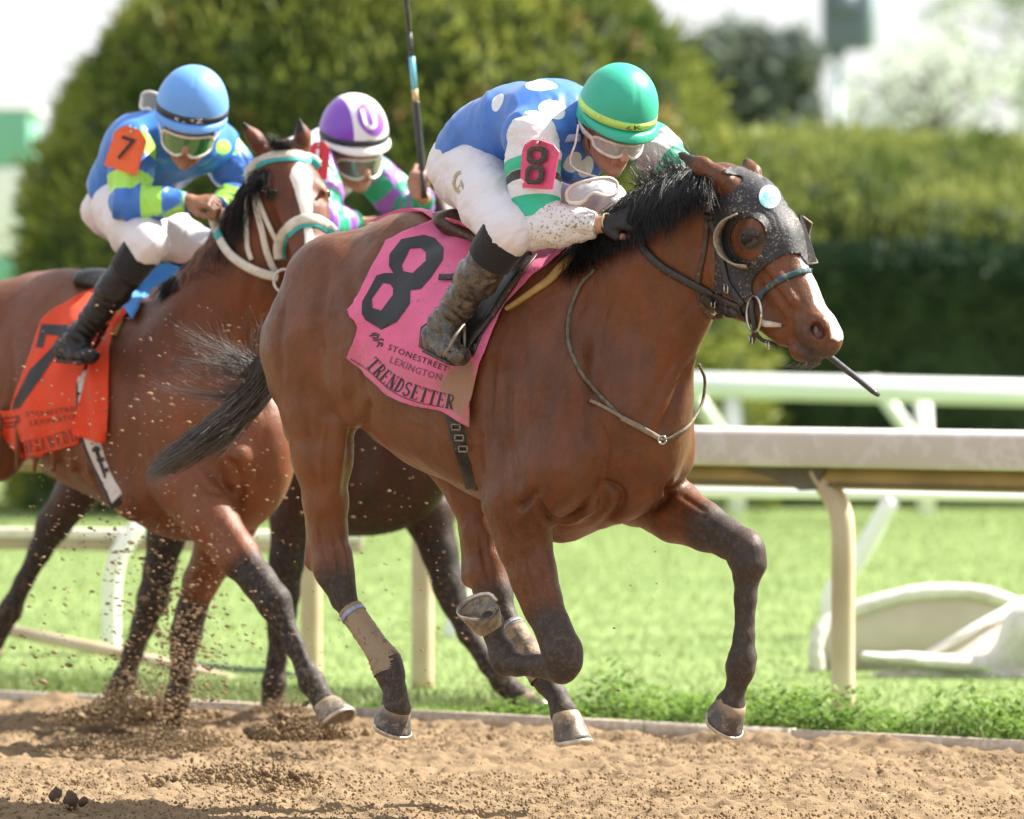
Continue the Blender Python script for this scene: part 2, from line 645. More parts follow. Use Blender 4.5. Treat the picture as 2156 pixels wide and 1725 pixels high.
# ------------------------------------------------------------------ ground
E0 = np.array([1.765, 20.80]); ED = np.array([.788, -.616]); EN = np.array([.616, .788])
def tn(t, n):      # along the track edge, away from the track
    p = E0 + ED * t + EN * n
    return float(p[0]), float(p[1])

M = {}
M['dirt'] = mat('track_dirt', (.262, .185, .108), .95, var=.3, vscale=6.0, bump=1.0, bscale=150, var2=(.175, .122, .074), spec=.15)
M['clod'] = mat('dirt_clods', (.245, .173, .10), .95, var=.22, vscale=30.0, bump=.5, bscale=150, spec=.12)
M['dark_clod'] = mat('damp_clods', (.13, .09, .06), .9, var=.4, vscale=30.0, bump=.5, bscale=150, spec=.2)

def dirt_sheet():
    ts = np.arange(-5.9, 2.8, .012); ns = np.arange(-5.6, .02, .012)
    T, Nn = np.meshgrid(ts, ns, indexing='ij')
    X = E0[0] + ED[0] * T + EN[0] * Nn; Y = E0[1] + ED[1] * T + EN[1] * Nn
    P = np.stack([X.ravel(), Y.ravel(), np.zeros(X.size)], 1)
    z = .016 * fbm(P, 1.7, 2, 3) + .012 * np.abs(fbm(P, 5.5, 2, 9)) - .018
    cl = fbm(P * np.array([1, 1, 1]), 16, 3, 21)
    z += .013 * np.maximum(cl, -.1) + .010 * np.maximum(fbm(P, 34, 2, 31), -.2) + .006 * fbm(P, 70, 1, 33) + .008 * np.abs(fbm(P, 11, 2, 61))
    rg = fbm(P * np.array([.6, 1.4, 1]), 3.1, 2, 41)
    z += .016 * np.maximum(rg - .2, 0) - .03 * np.maximum(fbm(P, 4.2, 1, 91) - .45, 0) * 2
    nn = Nn.ravel()
    z += np.where(nn > -.35, .035 * np.exp(-((nn + .12) / .1) ** 2) * (1 + .8 * fbm(P, 4, 2, 5)), 0)
    edge = np.minimum.reduce([T.ravel() + 5.9, 2.78 - T.ravel(), nn + 5.6])
    z -= .08 * np.clip(1 - edge / .4, 0, 1)
    P[:, 2] = z
    nx, ny = T.shape
    i = np.arange(nx * ny).reshape(nx, ny)
    Q = np.stack([i[:-1, :-1], i[1:, :-1], i[1:, 1:], i[:-1, 1:]], -1).reshape(-1, 4)
    o = mesh_np('dirt_track', P, Q, M['dirt'])
    tag(o, kind='structure')
    g = Geo()
    a, b, c, d = tn(-1500, 0), tn(800, 0), tn(800, -600), tn(-1500, -600)
    g.add([(a[0], a[1], -.07), (b[0], b[1], -.07), (c[0], c[1], -.07), (d[0], d[1], -.07)], [(0, 3, 2, 1)])
    tag(g.build('track_ground', M['dirt'], None, False), kind='structure')
dirt_sheet()

ICO_V = []; 
def ico():
    bm = bmesh.new(); bmesh.ops.create_icosphere(bm, subdivisions=1, radius=1)
    V = np.array([tuple(v.co) for v in bm.verts]); T = np.array([[v.index for v in f.verts] for f in bm.faces]); bm.free()
    return V, T
IV, IT = ico()
bm_ = bmesh.new(); bmesh.ops.create_icosphere(bm_, subdivisions=2, radius=1)
IV2 = np.array([tuple(v.co) for v in bm_.verts]); IT2 = np.array([[v.index for v in f.verts] for f in bm_.faces]); bm_.free()

def rocks(name, C, S, material, stretch=None, rough=.35, parent=None, smooth=False, hi=False):
    """many lumps in one mesh: centres C, sizes S"""
    bv, bt = (IV2, IT2) if hi else (IV, IT)
    n = len(C); k = len(bv)
    r = 1 + rough * (RNG.random((n, k)) * 2 - 1)
    A = RNG.normal(size=(n, 4)); A /= np.linalg.norm(A, axis=1)[:, None]
    w, x, y, z = A.T
    Rm = np.stack([1 - 2 * (y * y + z * z), 2 * (x * y - z * w), 2 * (x * z + y * w), 2 * (x * y + z * w), 1 - 2 * (x * x + z * z), 2 * (y * z - x * w),
                   2 * (x * z - y * w), 2 * (y * z + x * w), 1 - 2 * (x * x + y * y)], 1).reshape(n, 3, 3)
    B = bv[None] * r[..., None]
    B = B * (0.6 + .8 * RNG.random((n, 1, 3)))
    B = np.einsum('nij,nkj->nki', Rm, B) * np.asarray(S)[:, None, None]
    if stretch is not None:
        sd = np.array(stretch, float); ln = np.linalg.norm(sd); sd = sd / ln
        pr = B @ sd
        B = B + pr[..., None] * sd * (ln - 1)
    V = (B + np.asarray(C)[:, None, :]).reshape(-1, 3)
    T = (bt[None] + (np.arange(n) * k)[:, None, None]).reshape(-1, 3)
    return mesh_np(name, V, T, material, parent, smooth)

def ground_clods():
    n = 34000
    Y = 17.2 + 7.5 * RNG.random(n) ** 1.0; X = (RNG.random(n) * 2 - 1) * 2.6
    P = np.stack([X, Y, np.zeros(n)], 1)
    dn = (X - E0[0]) * EN[0] + (Y - E0[1]) * EN[1]
    den = fbm(P, 1.3, 3, 77)
    keep = (dn < -.03) & (den + RNG.random(n) * 1.2 > .25)
    P = P[keep]; s = .0020 + .0042 * RNG.random(len(P)) ** 3
    big = RNG.random(len(P)) < .03
    s[RNG.random(len(P)) < .006] *= 2.4
    P[:, 2] = .012 + s * .3
    m = RNG.random(len(P)) < .975
    tag(rocks('loose_dirt', P[m], s[m], M['clod'], hi=False, smooth=True), kind='stuff')
    tag(rocks('damp_dirt_clods', P[~m], s[~m] * .9, M['dark_clod'], smooth=True), kind='stuff')
ground_clods()

def puff(px, py, D, wx, wz, n, size, material, base=None, name='kicked_up_dirt', skew=0.0, hi=False):
    """heap of clods thrown up by a hoof"""
    c = W(px, py, D)
    a = RNG.random(n) * 2 * math.pi; r = np.sqrt(RNG.random(n))
    x = np.cos(a) * r * wx; yv = np.sin(a) * r * wx * .8
    h = np.abs(RNG.normal(size=n)) * wz * (1.15 - r)
    P = np.stack([c.x + x + skew * h, D + yv, np.maximum(c.z + h, .0)], 1)
    s = size * (.35 + RNG.random(n) ** 2)
    return P, s

def blades(name, P, H, Wd, lean, material, kind='stuff', label=None):
    """grass blades: tapering bent strips"""
    n = len(P)
    a = RNG.random(n) * 2 * math.pi
    dx, dy = np.cos(a), np.sin(a)
    b = RNG.random(n) * 2 * math.pi
    lx, ly = np.cos(b) * lean * H, np.sin(b) * lean * H
    w = Wd * (.6 + .8 * RNG.random(n))
    V = np.zeros((n, 5, 3))
    V[:, 0] = P + np.stack([-dx * w, -dy * w, 0 * w], 1); V[:, 1] = P + np.stack([dx * w, dy * w, 0 * w], 1)
    mid = P + np.stack([lx * .35, ly * .35, H * .6], 1)
    V[:, 2] = mid + np.stack([dx * w * .7, dy * w * .7, 0 * w], 1); V[:, 3] = mid - np.stack([dx * w * .7, dy * w * .7, 0 * w], 1)
    V[:, 4] = P + np.stack([lx, ly, H], 1)
    i = np.arange(n)[:, None] * 5
    Q = i + np.array([[0, 1, 2, 3]]); T = i + np.array([[3, 2, 4]])
    return tag(mesh_np(name, V.reshape(-1, 3), [Q, T], material, None, False), kind=kind, label=label)

def leafmat(name, col, col2, tr=.35, vscale=3.0, rough=.55):
    m = mat(name, col, rough, var=1, vscale=vscale, var2=col2, transl=tr, spec=.3)
    return m
M['turf'] = leafmat('turf_green', (.225, .29, .10), (.16, .225, .07), .35, 1.1)
M['turf_soil'] = mat('turf_surface', (.23, .30, .115), .9, var=1, vscale=.9, var2=(.165, .235, .08), bump=.6, bscale=40, spec=.1, stretch=(.35, 1.6, 1))
M['weed'] = leafmat('weed_green', (.24, .36, .06), (.07, .16, .03), .45, 14.0)
M['edge_soil'] = mat('edge_soil', (.10, .085, .04), .95, var=.5, vscale=8, bump=.6, spec=.1)

def grass_field():
    g = Geo()
    a, b, c, d = tn(-1500, .9), tn(900, .9), tn(900, 1500), tn(-1500, 1500)
    g.add([(a[0], a[1], 0), (b[0], b[1], 0), (c[0], c[1], 0), (d[0], d[1], 0)], [(0, 1, 2, 3)])
    tag(g.build('turf_course', M['turf_soil'], None, False), kind='structure')
    g = Geo()
    a, b, c, d = tn(-1500, .05), tn(900, .05), tn(900, .95), tn(-1500, .95)
    g.add([(a[0], a[1], -.004), (b[0], b[1], -.004), (c[0], c[1], -.004), (d[0], d[1], -.004)], [(0, 1, 2, 3)])
    tag(g.build('verge', M['edge_soil'], None, False), kind='structure')
    # turf blades, thinner with distance
    n = 90000
    Y = 22 + 30 * RNG.random(n) ** 1.6; X = (RNG.random(n) * 2 - 1) * (Y * .088 + .25)
    dn = (X - E0[0]) * EN[0] + (Y - E0[1]) * EN[1]
    k = dn > .75
    P = np.stack([X[k], Y[k], np.zeros(k.sum())], 1)
    sc = P[:, 1] / 24
    blades('turf_grass', P, (.014 + .014 * RNG.random(len(P))) * np.sqrt(sc), .0022 * sc, .8, M['turf'])
grass_field()

def verge_weeds():
    n = 60000
    t = -6.5 + 9.5 * RNG.random(n); nn = .06 + 1.45 * RNG.random(n) ** 1.1
    X = E0[0] + ED[0] * t + EN[0] * nn; Y = E0[1] + ED[1] * t + EN[1] * nn
    P = np.stack([X, Y, 0 * X], 1)
    den = fbm(P, 1.1, 3, 55) + np.where(t > -2.2, .7, -.45)
    k = (den + .25 * RNG.random(n) > .05) & (fbm(P, 2.6, 2, 71) + .35 * RNG.random(n) > -.28)
    P = P[k]; den = den[k]; nn = nn[k]
    hmax = np.clip(.06 + .11 * (den), .03, .19) * (.6 + .9 * np.clip(fbm(P, 5.0, 2, 66) + .35, 0, 1)) * np.clip(1.6 - nn, .5, 1)
    z = RNG.random(len(P)) ** .8 * hmax
    s = .009 + .015 * RNG.random(len(P))
    # leaf: a folded rhomb of four triangles
    a = RNG.random(len(P)) * 2 * math.pi; tilt = RNG.random(len(P)) * 1.0 - .2
    d = np.stack([np.cos(a) * np.cos(tilt), np.sin(a) * np.cos(tilt), np.sin(tilt)], 1)
    sd = np.stack([-np.sin(a), np.cos(a), 0 * a], 1)
    up = np.cross(d, sd)
    C = P + np.stack([0 * z, 0 * z, z], 1)
    V = np.stack([C - d * s[:, None], C + sd * s[:, None] * .62 + up * s[:, None] * .2, C + d * s[:, None], C - sd * s[:, None] * .62 + up * s[:, None] * .2, C], 1)
    i = np.arange(len(P))[:, None] * 5
    T = np.concatenate([i + np.array([[0, 1, 4]]), i + np.array([[1, 2, 4]]), i + np.array([[2, 3, 4]]), i + np.array([[3, 0, 4]])])
    tag(mesh_np('verge_weeds', V.reshape(-1, 3), T, M['weed'], None, False), kind='stuff')
    blades('verge_grass', P[::5] + RNG.normal(size=P[::5].shape) * np.array([.05, .05, 0]), .02 + hmax[::5] * .55, .0024, .7, M['turf'])
    # rough tufts left of the posts
    n = 5000
    t = -7 + 4.2 * RNG.random(n); nn = .15 + 1.1 * RNG.random(n)
    X = E0[0] + ED[0] * t + EN[0] * nn; Y = E0[1] + ED[1] * t + EN[1] * nn
    P = np.stack([X, Y, 0 * X], 1)
    blades('verge_tufts', P, .03 + .05 * RNG.random(n), .003, .7, M['turf'])
verge_weeds()

M['board'] = mat('edge_board', (.62, .54, .44), .8, var=.25, vscale=12, bump=.3, dirt=.5, dscale=30, dthr=.55, dirtcol=(.34, .25, .16))
def edge_board():
    g = Geo()
    ln = 0
    for i in range(7):
        t0 = -9 + i * 2.0
        a = np.array(tn(t0 + .006, .03)); b = np.array(tn(t0 + 1.994, .03))
        c = (a + b) / 2; L = np.linalg.norm(b - a)
        rt = Matrix.Rotation(math.atan2(ED[1], ED[0]), 4, 'Z').to_3x3()
        gg = Geo().box((c[0], c[1], .016 + .003 * (i % 2)), (L, .050, .06), rt)
        if i == 0:
            root = empty('track_edging', (c[0], c[1], 0), 'pale weathered board edging between the dirt track and the weedy verge', 'edging')
        gg.build('board', M['board'], root, False)
edge_board()

# ------------------------------------------------------------------ rails
M['rail_white'] = mat('rail_white', (.76, .71, .68), .5, var=.14, vscale=2.5, spec=.4, dirt=.35, dscale=9, dthr=.5, dirtcol=(.50, .41, .31))
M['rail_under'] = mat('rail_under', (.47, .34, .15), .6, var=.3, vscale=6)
M['bracket'] = mat('rail_bracket', (.16, .14, .11), .7, var=.3, vscale=10)
M['post'] = mat('post_white', (.62, .52, .38), .5, var=.18, vscale=4, var2=(.48, .36, .23), bump=.1)
M['pure_white'] = mat('white_enamel', (.82, .82, .8), .35, spec=.5)
M['mint_white'] = mat('pale_enamel', (.74, .80, .76), .35, spec=.5, var=.1, vscale=3)
P_A = np.array([(1775 - CX) / 544, 23.46]); P_B = np.array([(655 - CX) / 502, 25.43])
RD = (P_A - P_B) / np.linalg.norm(P_A - P_B); RN = np.array([-RD[1], RD[0]])

def track_rail():
    root = empty('running_rail', (P_A[0], P_A[1], 0), 'broad white box rail on curved tan posts beside the dirt track', 'rail')
    s0, s1 = -8.0, 3.5
    # profile across the rail (n away from track, z)
    prof = [(-.10, .930), (-.112, .938), (-.116, 1.056), (-.098, 1.072), (.11, 1.080), (.13, 1.065), (.13, .94), (.11, .930)]
    def extr(prof, s0, s1):
        V = []; n = len(prof)
        for s in (s0, s1):
            for (q, z) in prof:
                p = P_A + RD * s + RN * q
                V.append((p[0], p[1], z))
        F = [(i, i + n, (i + 1) % n + n, (i + 1) % n) for i in range(n)]
        return V, F
    ss = [s0, -5.55, -1.95, 1.65, s1 + 2]
    for i in range(4):
        V, F = extr(prof, ss[i] + .004, ss[i + 1] - .004)
        g = Geo().add(V, F); g.build('rail_section', M['rail_white'], root, False, bevel=.006)
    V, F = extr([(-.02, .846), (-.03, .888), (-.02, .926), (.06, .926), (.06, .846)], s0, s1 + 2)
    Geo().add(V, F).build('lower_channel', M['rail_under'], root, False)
    V, F = extr([(-.034, .857), (-.034, .865), (-.025, .865), (-.025, .857)], s0, s1 + 2)
    Geo().add(V, F).build('channel_lip', M['bracket'], root, False)
    for px, sp in ((1775, 544), (890, 516), (655, 502)):
        D = FOC / sp
        base = Vector(((px - CX) / sp, D, 0))
        b2 = Vector((-RN[0], -RN[1], 0))
        # goose neck: top leans towards the track
        off = Vector((-RD[0], -RD[1], 0)) * .075
        pts = [base + Vector((0, 0, -.03)), base + Vector((0, 0, .35)), base + Vector((0, 0, .66)), base + off * .2 + Vector((0, 0, .76)), base + off * .8 + Vector((0, 0, .83)), base + off * 1.45 + Vector((0, 0, .885)), base + off * 1.7 + Vector((0, 0, .915))]
        g = Geo().tube(catmull(pts, 5), .046, 20)
        post = g.build('post', M['post'], root)
        br = Geo()
        c = base + off * 1.6
        rx = Vector((RD[0], RD[1], 0))
        pr = [c - rx * .36 + Vector((0, 0, .926)), c + rx * .06 + Vector((0, 0, .926)), c + rx * .03 + Vector((0, 0, .845)), c - rx * .06 + Vector((0, 0, .838)), c - rx * .2 + Vector((0, 0, .882))]
        nv = Vector((RN[0], RN[1], 0))
        V = [tuple(p - nv * .045) for p in pr] + [tuple(p + nv * .045) for p in pr]
        n = 5
        bm = bmesh.new(); vs = [bm.verts.new(v) for v in V]
        bm.faces.new(vs[:n]); bm.faces.new(vs[n:][::-1])
        for i in range(n): bm.faces.new((vs[i], vs[(i + 1) % n], vs[(i + 1) % n + n], vs[i + n]))
        bmesh.ops.recalc_face_normals(bm, faces=bm.faces)
        obj_bm('bracket', bm, M['bracket'], root, False)
track_rail()

def low_rails():
    # left: low rail with a goose neck post and a sloping strut
    D = 27.4
    root = empty('low_turf_rail', W(250, 1380, D), 'low pale two tone rail with white curved post behind the left horse legs', 'rail')
    a, b = W(-220, 1126, D - .1), W(760, 1136, D + .4)
    a.z += .0; 
    d = (b - a).normalized(); up = Vector((0, 0, 1)); sd = d.cross(up)
    def bar(z0, z1, w, m, name):
        V = []
        for p in (a, b):
            for (q, z) in ((-w, z0), (-w, z1), (w, z1), (w, z0)): V.append(tuple(p + sd * q + up * z))
        Geo().add(V, [(0, 4, 5, 1), (1, 5, 6, 2), (2, 6, 7, 3), (3, 7, 4, 0), (0, 1, 2, 3), (7, 6, 5, 4)]).build(name, m, root, False, bevel=.006)
    bar(-.008, .036, .05, M['rail_white'], 'rail_section')
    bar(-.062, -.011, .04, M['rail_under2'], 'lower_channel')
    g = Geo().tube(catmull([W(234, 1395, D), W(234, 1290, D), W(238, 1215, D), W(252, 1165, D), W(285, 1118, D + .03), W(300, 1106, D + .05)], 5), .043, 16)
    g.build('post', M['pure_white'], root)
    st = empty('sloping_strut', W(-40, 1320, 25.6), 'tan sloping pipe running down to the grass behind the dirt track', 'strut')
    Geo().tube([W(-60, 1312, 26.2), W(300, 1386, 25.9), W(650, 1475, 25.4)], .027, 12).build('pipe', M['post'], st)
    Geo().tube([W(640, 1468, 25.42), W(655, 1480, 25.39)], .034, 12).build('end_fitting', M['bracket'], st)
    # right: second low white rail seen under the running rail
    D = 29.0
    r2 = empty('far_low_rail', W(1750, 1335, D), 'thin white low rail glimpsed under the broad running rail', 'rail')
    Geo().tube([W(1050, 1030, D), W(2300, 1045, D)], .03, 12).build('rail_section', M['pure_white'], r2)
    Geo().tube(catmull([W(1748, 1335, D), W(1752, 1250, D), W(1800, 1190, D), W(1878, 1050, D)], 5), .045, 14).build('post', M['pure_white'], r2)
    Geo().tube(catmull([W(952, 1398, D), W(958, 1310, D), W(985, 1210, D), W(1040, 1080, D), W(1060, 1045, D)], 5), .045, 14).build('post', M['pure_white'], r2)
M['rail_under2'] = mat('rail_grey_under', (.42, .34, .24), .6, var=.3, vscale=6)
low_rails()

def far_rail():
    D = 47.0
    root = empty('outer_turf_rail', W(1700, 1060, D), 'far thick white rail on slanting struts in front of the hedge', 'rail')
    Geo().tube([W(700, 806, D + .5), W(1480, 812, D), W(2300, 832, D - .5)], .095, 16).build('rail_section', M['mint_white'], root)
    for x in (1550, 1950):
        Geo().tube([W(x, 1085, D - .3), W(x, 1000, D - .3), W(x - 8, 830, D)], .065, 12).build('post', M['pure_white'], root)
    for x0, y0, x1, y1 in ((1440, 800, 1550, 960), (1835, 800, 1965, 980)):
        Geo().tube([W(x0, y0, D + .1), W(x1, y1, D + .3)], .055, 12).build('strut', M['mint_white'], root)
far_rail()

# white canvas cover lying on the turf
M['canvas'] = mat('white_canvas', (.70, .68, .63), .7, var=.2, vscale=5, bump=.5, bscale=14, dirt=.25, dscale=14, dthr=.55)
M['canvas_dark'] = mat('canvas_inside', (.60, .53, .45), .8, var=.2, vscale=5, bump=.3, bscale=14)
def canvas_cover():
    D = 26.0
    root = empty('canvas_cover', W(1950, 1420, D), 'white canvas cover with padded arched rim lying on the turf behind the post', 'cover')
    arc = [W(1722, 1415, D), W(1718, 1360, D), W(1745, 1310, D + .05), W(1830, 1272, D + .1), W(1930, 1248, D + .15), W(2030, 1245, D + .2), W(2110, 1262, D + .25), W(2200, 1305, D + .3), W(2290, 1380, D + .3)]
    c = catmull(arc, 8)
    rr = [.034 * (1 + .05 * math.sin(i * .6) + .035 * math.sin(i * 1.7)) for i in range(len(c))]
    Geo().tube(c, rr, 14).build('padded_rim', M['canvas'], root)
    # inner wall: a sagging sheet behind the rim
    V = []; n = len(c)
    for k in range(9):
        t = k / 8
        for p in c:
            q = Vector((p.x * (1 - .0 * t), p.y + .015 - .10 * math.sin(math.pi * t) * .3 + .03 * t, p.z * (1 - t)))
            V.append(tuple(q))
    Q = [(k * n + i, k * n + i + 1, (k + 1) * n + i + 1, (k + 1) * n + i) for k in range(8) for i in range(n - 1)]
    Geo().add(V, Q).build('back_sheet', M['canvas_dark'], root)
    Geo().tube([W(2160, 1268, D - .1), W(2060, 1320, D - .25), W(1925, 1392, D - .4)], [.028, .024, .014], 10).build('rolled_strap', M['canvas'], root)
    V = [W(2165, 1275, D - .12), W(2060, 1335, D - .25), W(1965, 1400, D - .35), W(2050, 1425, D - .4), W(2120, 1380, D - .3)]
    bm = bmesh.new(); vs = [bm.verts.new(v) for v in V]; f = bm.faces.new(vs); ex = bmesh.ops.extrude_face_region(bm, geom=[f]); bmesh.ops.translate(bm, vec=(0, .02, 0), verts=[v for v in ex['geom'] if isinstance(v, bmesh.types.BMVert)])
    bmesh.ops.recalc_face_normals(bm, faces=bm.faces); obj_bm('fold', bm, M['canvas_dark'], root, False)
    # the front sheet: white mound with a long lip
    b = Body()
    b.seg(W(1820, 1382, D - .45), W(2060, 1402, D - .45), (.022, .05), (.04, .09), .03, (0, 1, 0))
    b.seg(W(1850, 1440, D - .42), W(2200, 1450, D - .42), (.05, .05), (.08, .1), .05, (0, 1, 0))
    b.seg(W(2080, 1420, D - .42), W(2190, 1315, D - .4), .05, .10, .05)
    b.seg(W(2180, 1330, D - .4), W(2260, 1420, D - .4), .14, .17, .05)
    V, Q = b.mesh(.012, disp=lambda V, N: .006 * fbm(V, 9, 3, 3), smooth=2)
    mesh_np('front_sheet', V, Q, M['canvas'], root)
canvas_cover()

M['hose'] = mat('hose_green', (.03, .07, .06), .5)
o = Geo().tube(catmull([W(405, 1398, 25.9), W(450, 1404, 25.9), W(520, 1411, 25.8), W(590, 1414, 25.7), W(660, 1440, 25.5)], 6), .012, 8).build('garden_hose', M['hose'], None)
tag(o, 'dark green hose lying on the grass behind the horses', 'hose')
M['green_metal'] = mat('green_enamel', (.06, .2, .13), .4, var=.3, vscale=20)
def valve():
    D = 23.1
    V = []; F = []
    c = W(1378, 1524, D); c.z = 0.0
    g = Geo()
    for r, z in ((.055, 0), (.053, .02), (.045, .035), (.028, .043), (.0, .045)):
        for k in range(16):
            V.append((c.x + math.cos(k / 16 * 2 * math.pi) * max(r, .001), c.y + math.sin(k / 16 * 2 * math.pi) * max(r, .001), z))
    for i in range(4):
        for k in range(16): F.append((i * 16 + k, i * 16 + (k + 1) % 16, (i + 1) * 16 + (k + 1) % 16, (i + 1) * 16 + k))
    root = empty('sprinkler_cap', c, 'small green sprinkler cap at the edge of the weeds', 'sprinkler')
    g.add(V, F).build('cap', M['green_metal'], root)
    Geo().tube([c + Vector((0, 0, .0)), c + Vector((.0, 0, .055))], .014, 10).build('nozzle', M['bracket'], root)
valve()

# ------------------------------------------------------------------ clipped yews, hedge, trees
def leafy(name, V, Q, nleaf, size, m_leaf, m_core, root, seed=0, push=.05):
    """dark core with leaf sprays standing off it"""
    mesh_np('core', V, Q, m_core, root)
    N = vnormals(V, Q)
    k = RNG.integers(0, len(V), nleaf)
    j = RNG.normal(size=(nleaf, 3)) * .5
    C = V[k] + N[k] * (RNG.random((nleaf, 1)) * push * 1.6 - push * .3) + RNG.normal(size=(nleaf, 3)) * size * .8
    d = N[k] + j; d /= np.linalg.norm(d, axis=1)[:, None]
    d[:, 2] += .35
    s = np.cross(d, RNG.normal(size=(nleaf, 3))); s /= np.linalg.norm(s, axis=1)[:, None]
    sz = size * (.5 + RNG.random((nleaf, 1)))
    VV = np.stack([C - s * sz * .28, C + s * sz * .28, C + s * sz * .12 + d * sz, C - s * sz * .12 + d * sz], 1).reshape(-1, 3)
    QQ = np.arange(nleaf * 4).reshape(-1, 4)
    tag(mesh_np('foliage', VV, QQ, m_leaf, root, False), kind='stuff')

def foliage_mat(name, c1, c2, c3, s1=1.3, s2=6.0, tr=.3):
    m, nt, p = node_mat(name)
    N = nt.nodes
    tc = N.new('ShaderNodeTexCoord')
    n1 = N.new('ShaderNodeTexNoise'); n1.inputs['Scale'].default_value = s1; n1.inputs['Detail'].default_value = 4; n1.inputs['Roughness'].default_value = .65
    n2 = N.new('ShaderNodeTexNoise'); n2.inputs['Scale'].default_value = s2; n2.inputs['Detail'].default_value = 3
    lk(nt, tc.outputs['Object'], n1.inputs['Vector']); lk(nt, tc.outputs['Object'], n2.inputs['Vector'])
    r = N.new('ShaderNodeValToRGB')
    r.color_ramp.elements[0].position = .32; r.color_ramp.elements[0].color = rgb(c1)
    r.color_ramp.elements[1].position = .68; r.color_ramp.elements[1].color = rgb(c2)
    lk(nt, n1.outputs['Fac'], r.inputs[0])
    mr = N.new('ShaderNodeMapRange'); mr.inputs[1].default_value = .60; mr.inputs[2].default_value = .78; lk(nt, n2.outputs['Fac'], mr.inputs[0])
    mx = N.new('ShaderNodeMix'); mx.data_type = 'RGBA'; mx.inputs[7].default_value = rgb(c3)
    lk(nt, mr.outputs[0], mx.inputs[0]); lk(nt, r.outputs[0], mx.inputs[6])
    lk(nt, mx.outputs[2], p.inputs['Base Color'])
    p.inputs['Roughness'].default_value = .6; p.inputs['Specular IOR Level'].default_value = .25
    if tr:
        t = N.new('ShaderNodeBsdfTranslucent'); lk(nt, mx.outputs[2], t.inputs[0])
        ms = N.new('ShaderNodeMixShader'); ms.inputs[0].default_value = tr
        lk(nt, p.outputs[0], ms.inputs[1]); lk(nt, t.outputs[0], ms.inputs[2])
        lk(nt, ms.outputs[0], [n for n in N if n.type == 'OUTPUT_MATERIAL'][0].inputs[0])
    return m
M['yew'] = foliage_mat('yew_foliage', (.035, .08, .02), (.36, .38, .08), (.48, .48, .13))
M['yew_core'] = mat('yew_core', (.03, .055, .015), .9, var=.4, vscale=3)
M['hedge'] = foliage_mat('hedge_foliage', (.07, .13, .025), (.33, .36, .10), (.45, .47, .15))
M['autumn'] = foliage_mat('brown_sprays', (.5, .30, .12), (.55, .36, .15), (.55, .36, .15))
M['conifer'] = foliage_mat('conifer_foliage', (.09, .12, .11), (.24, .28, .23), (.3, .33, .24))
M['pale_leaf'] = foliage_mat('pale_foliage', (.46, .52, .47), (.58, .62, .53), (.6, .63, .53), tr=.5)
M['bark'] = mat('bark', (.12, .09, .06), .9, var=.4, vscale=8, bump=.6, bscale=20)

def dome(cx, D, rx, ry, H, pw=2.4, amp=.10, seed=1, res=120):
    V = []; th = np.linspace(0, 2 * math.pi, res * 2, endpoint=False); ph = np.linspace(0, 1, res)
    TH, PH = np.meshgrid(th, ph, indexing='ij')
    z = np.sin(PH * math.pi / 2); rad = np.cos(PH * math.pi / 2)
    rad = np.maximum(1 - z ** pw, 0) ** (1 / 2.0)
    P = np.stack([cx + rx * rad * np.cos(TH), D + ry * rad * np.sin(TH), H * z], -1).reshape(-1, 3)
    nrm = np.stack([np.cos(TH) * rad / rx, np.sin(TH) * rad / ry, z ** 2 / H], -1).reshape(-1, 3)
    nrm /= np.linalg.norm(nrm, axis=1)[:, None] + 1e-9
    dsp = amp * fbm(P, 1.1, 2, seed) + amp * .75 * fbm(P, 3.2, 3, seed + 5)
    P = P + nrm * dsp[:, None]
    P[:, 2] = np.maximum(P[:, 2], -.02)
    n0, n1 = TH.shape
    i = np.arange(n0 * n1).reshape(n0, n1)
    Q = np.stack([i[:, :-1], np.roll(i, -1, 0)[:, :-1], np.roll(i, -1, 0)[:, 1:], i[:, 1:]], -1).reshape(-1, 4)
    return P, Q

def bush():
    D = 51.0; s = FOC / D
    cx = (820 - CX) / s
    root = empty('dome_yew', (cx, D, 0), 'huge clipped dome shaped yew rising out of frame behind the jockeys', 'topiary')
    V, Q = dome(cx, D, 782 / s, 2.6, CAM_H + (HZ + 150) / s, 3.4)
    leafy('dome', V, Q, 60000, .075, M['yew'], M['yew_core'], root)
    sel = RNG.integers(0, len(V), 9)
    C = []
    for px, py in ((1425, 465), (1390, 250), (1395, 300), (525, 235), (855, 250), (1205, 60), (360, 60), (1005, 230), (1330, 90)):
        C.append((px, py))
    bv = bvh_of(V, Q)
    g = Geo()
    for px, py in C:
        h, n, _, _ = bv.ray_cast(EYE, ray(px, py))
        if h is None: continue
        for k in range(26):
            c = h + Vector(RNG.normal(size=3) * .05) + n * .06 * (1 if n.y < 0 else -1)
            d = Vector(RNG.normal(size=3)).normalized(); e = d.orthogonal().normalized()
            g.add([tuple(c), tuple(c + d * .05 + e * .014), tuple(c + d * .09), tuple(c + d * .05 - e * .014)], [(0, 1, 2, 3)])
    tag(g.build('brown_sprays', M['autumn'], root, False), kind='stuff')
bush()

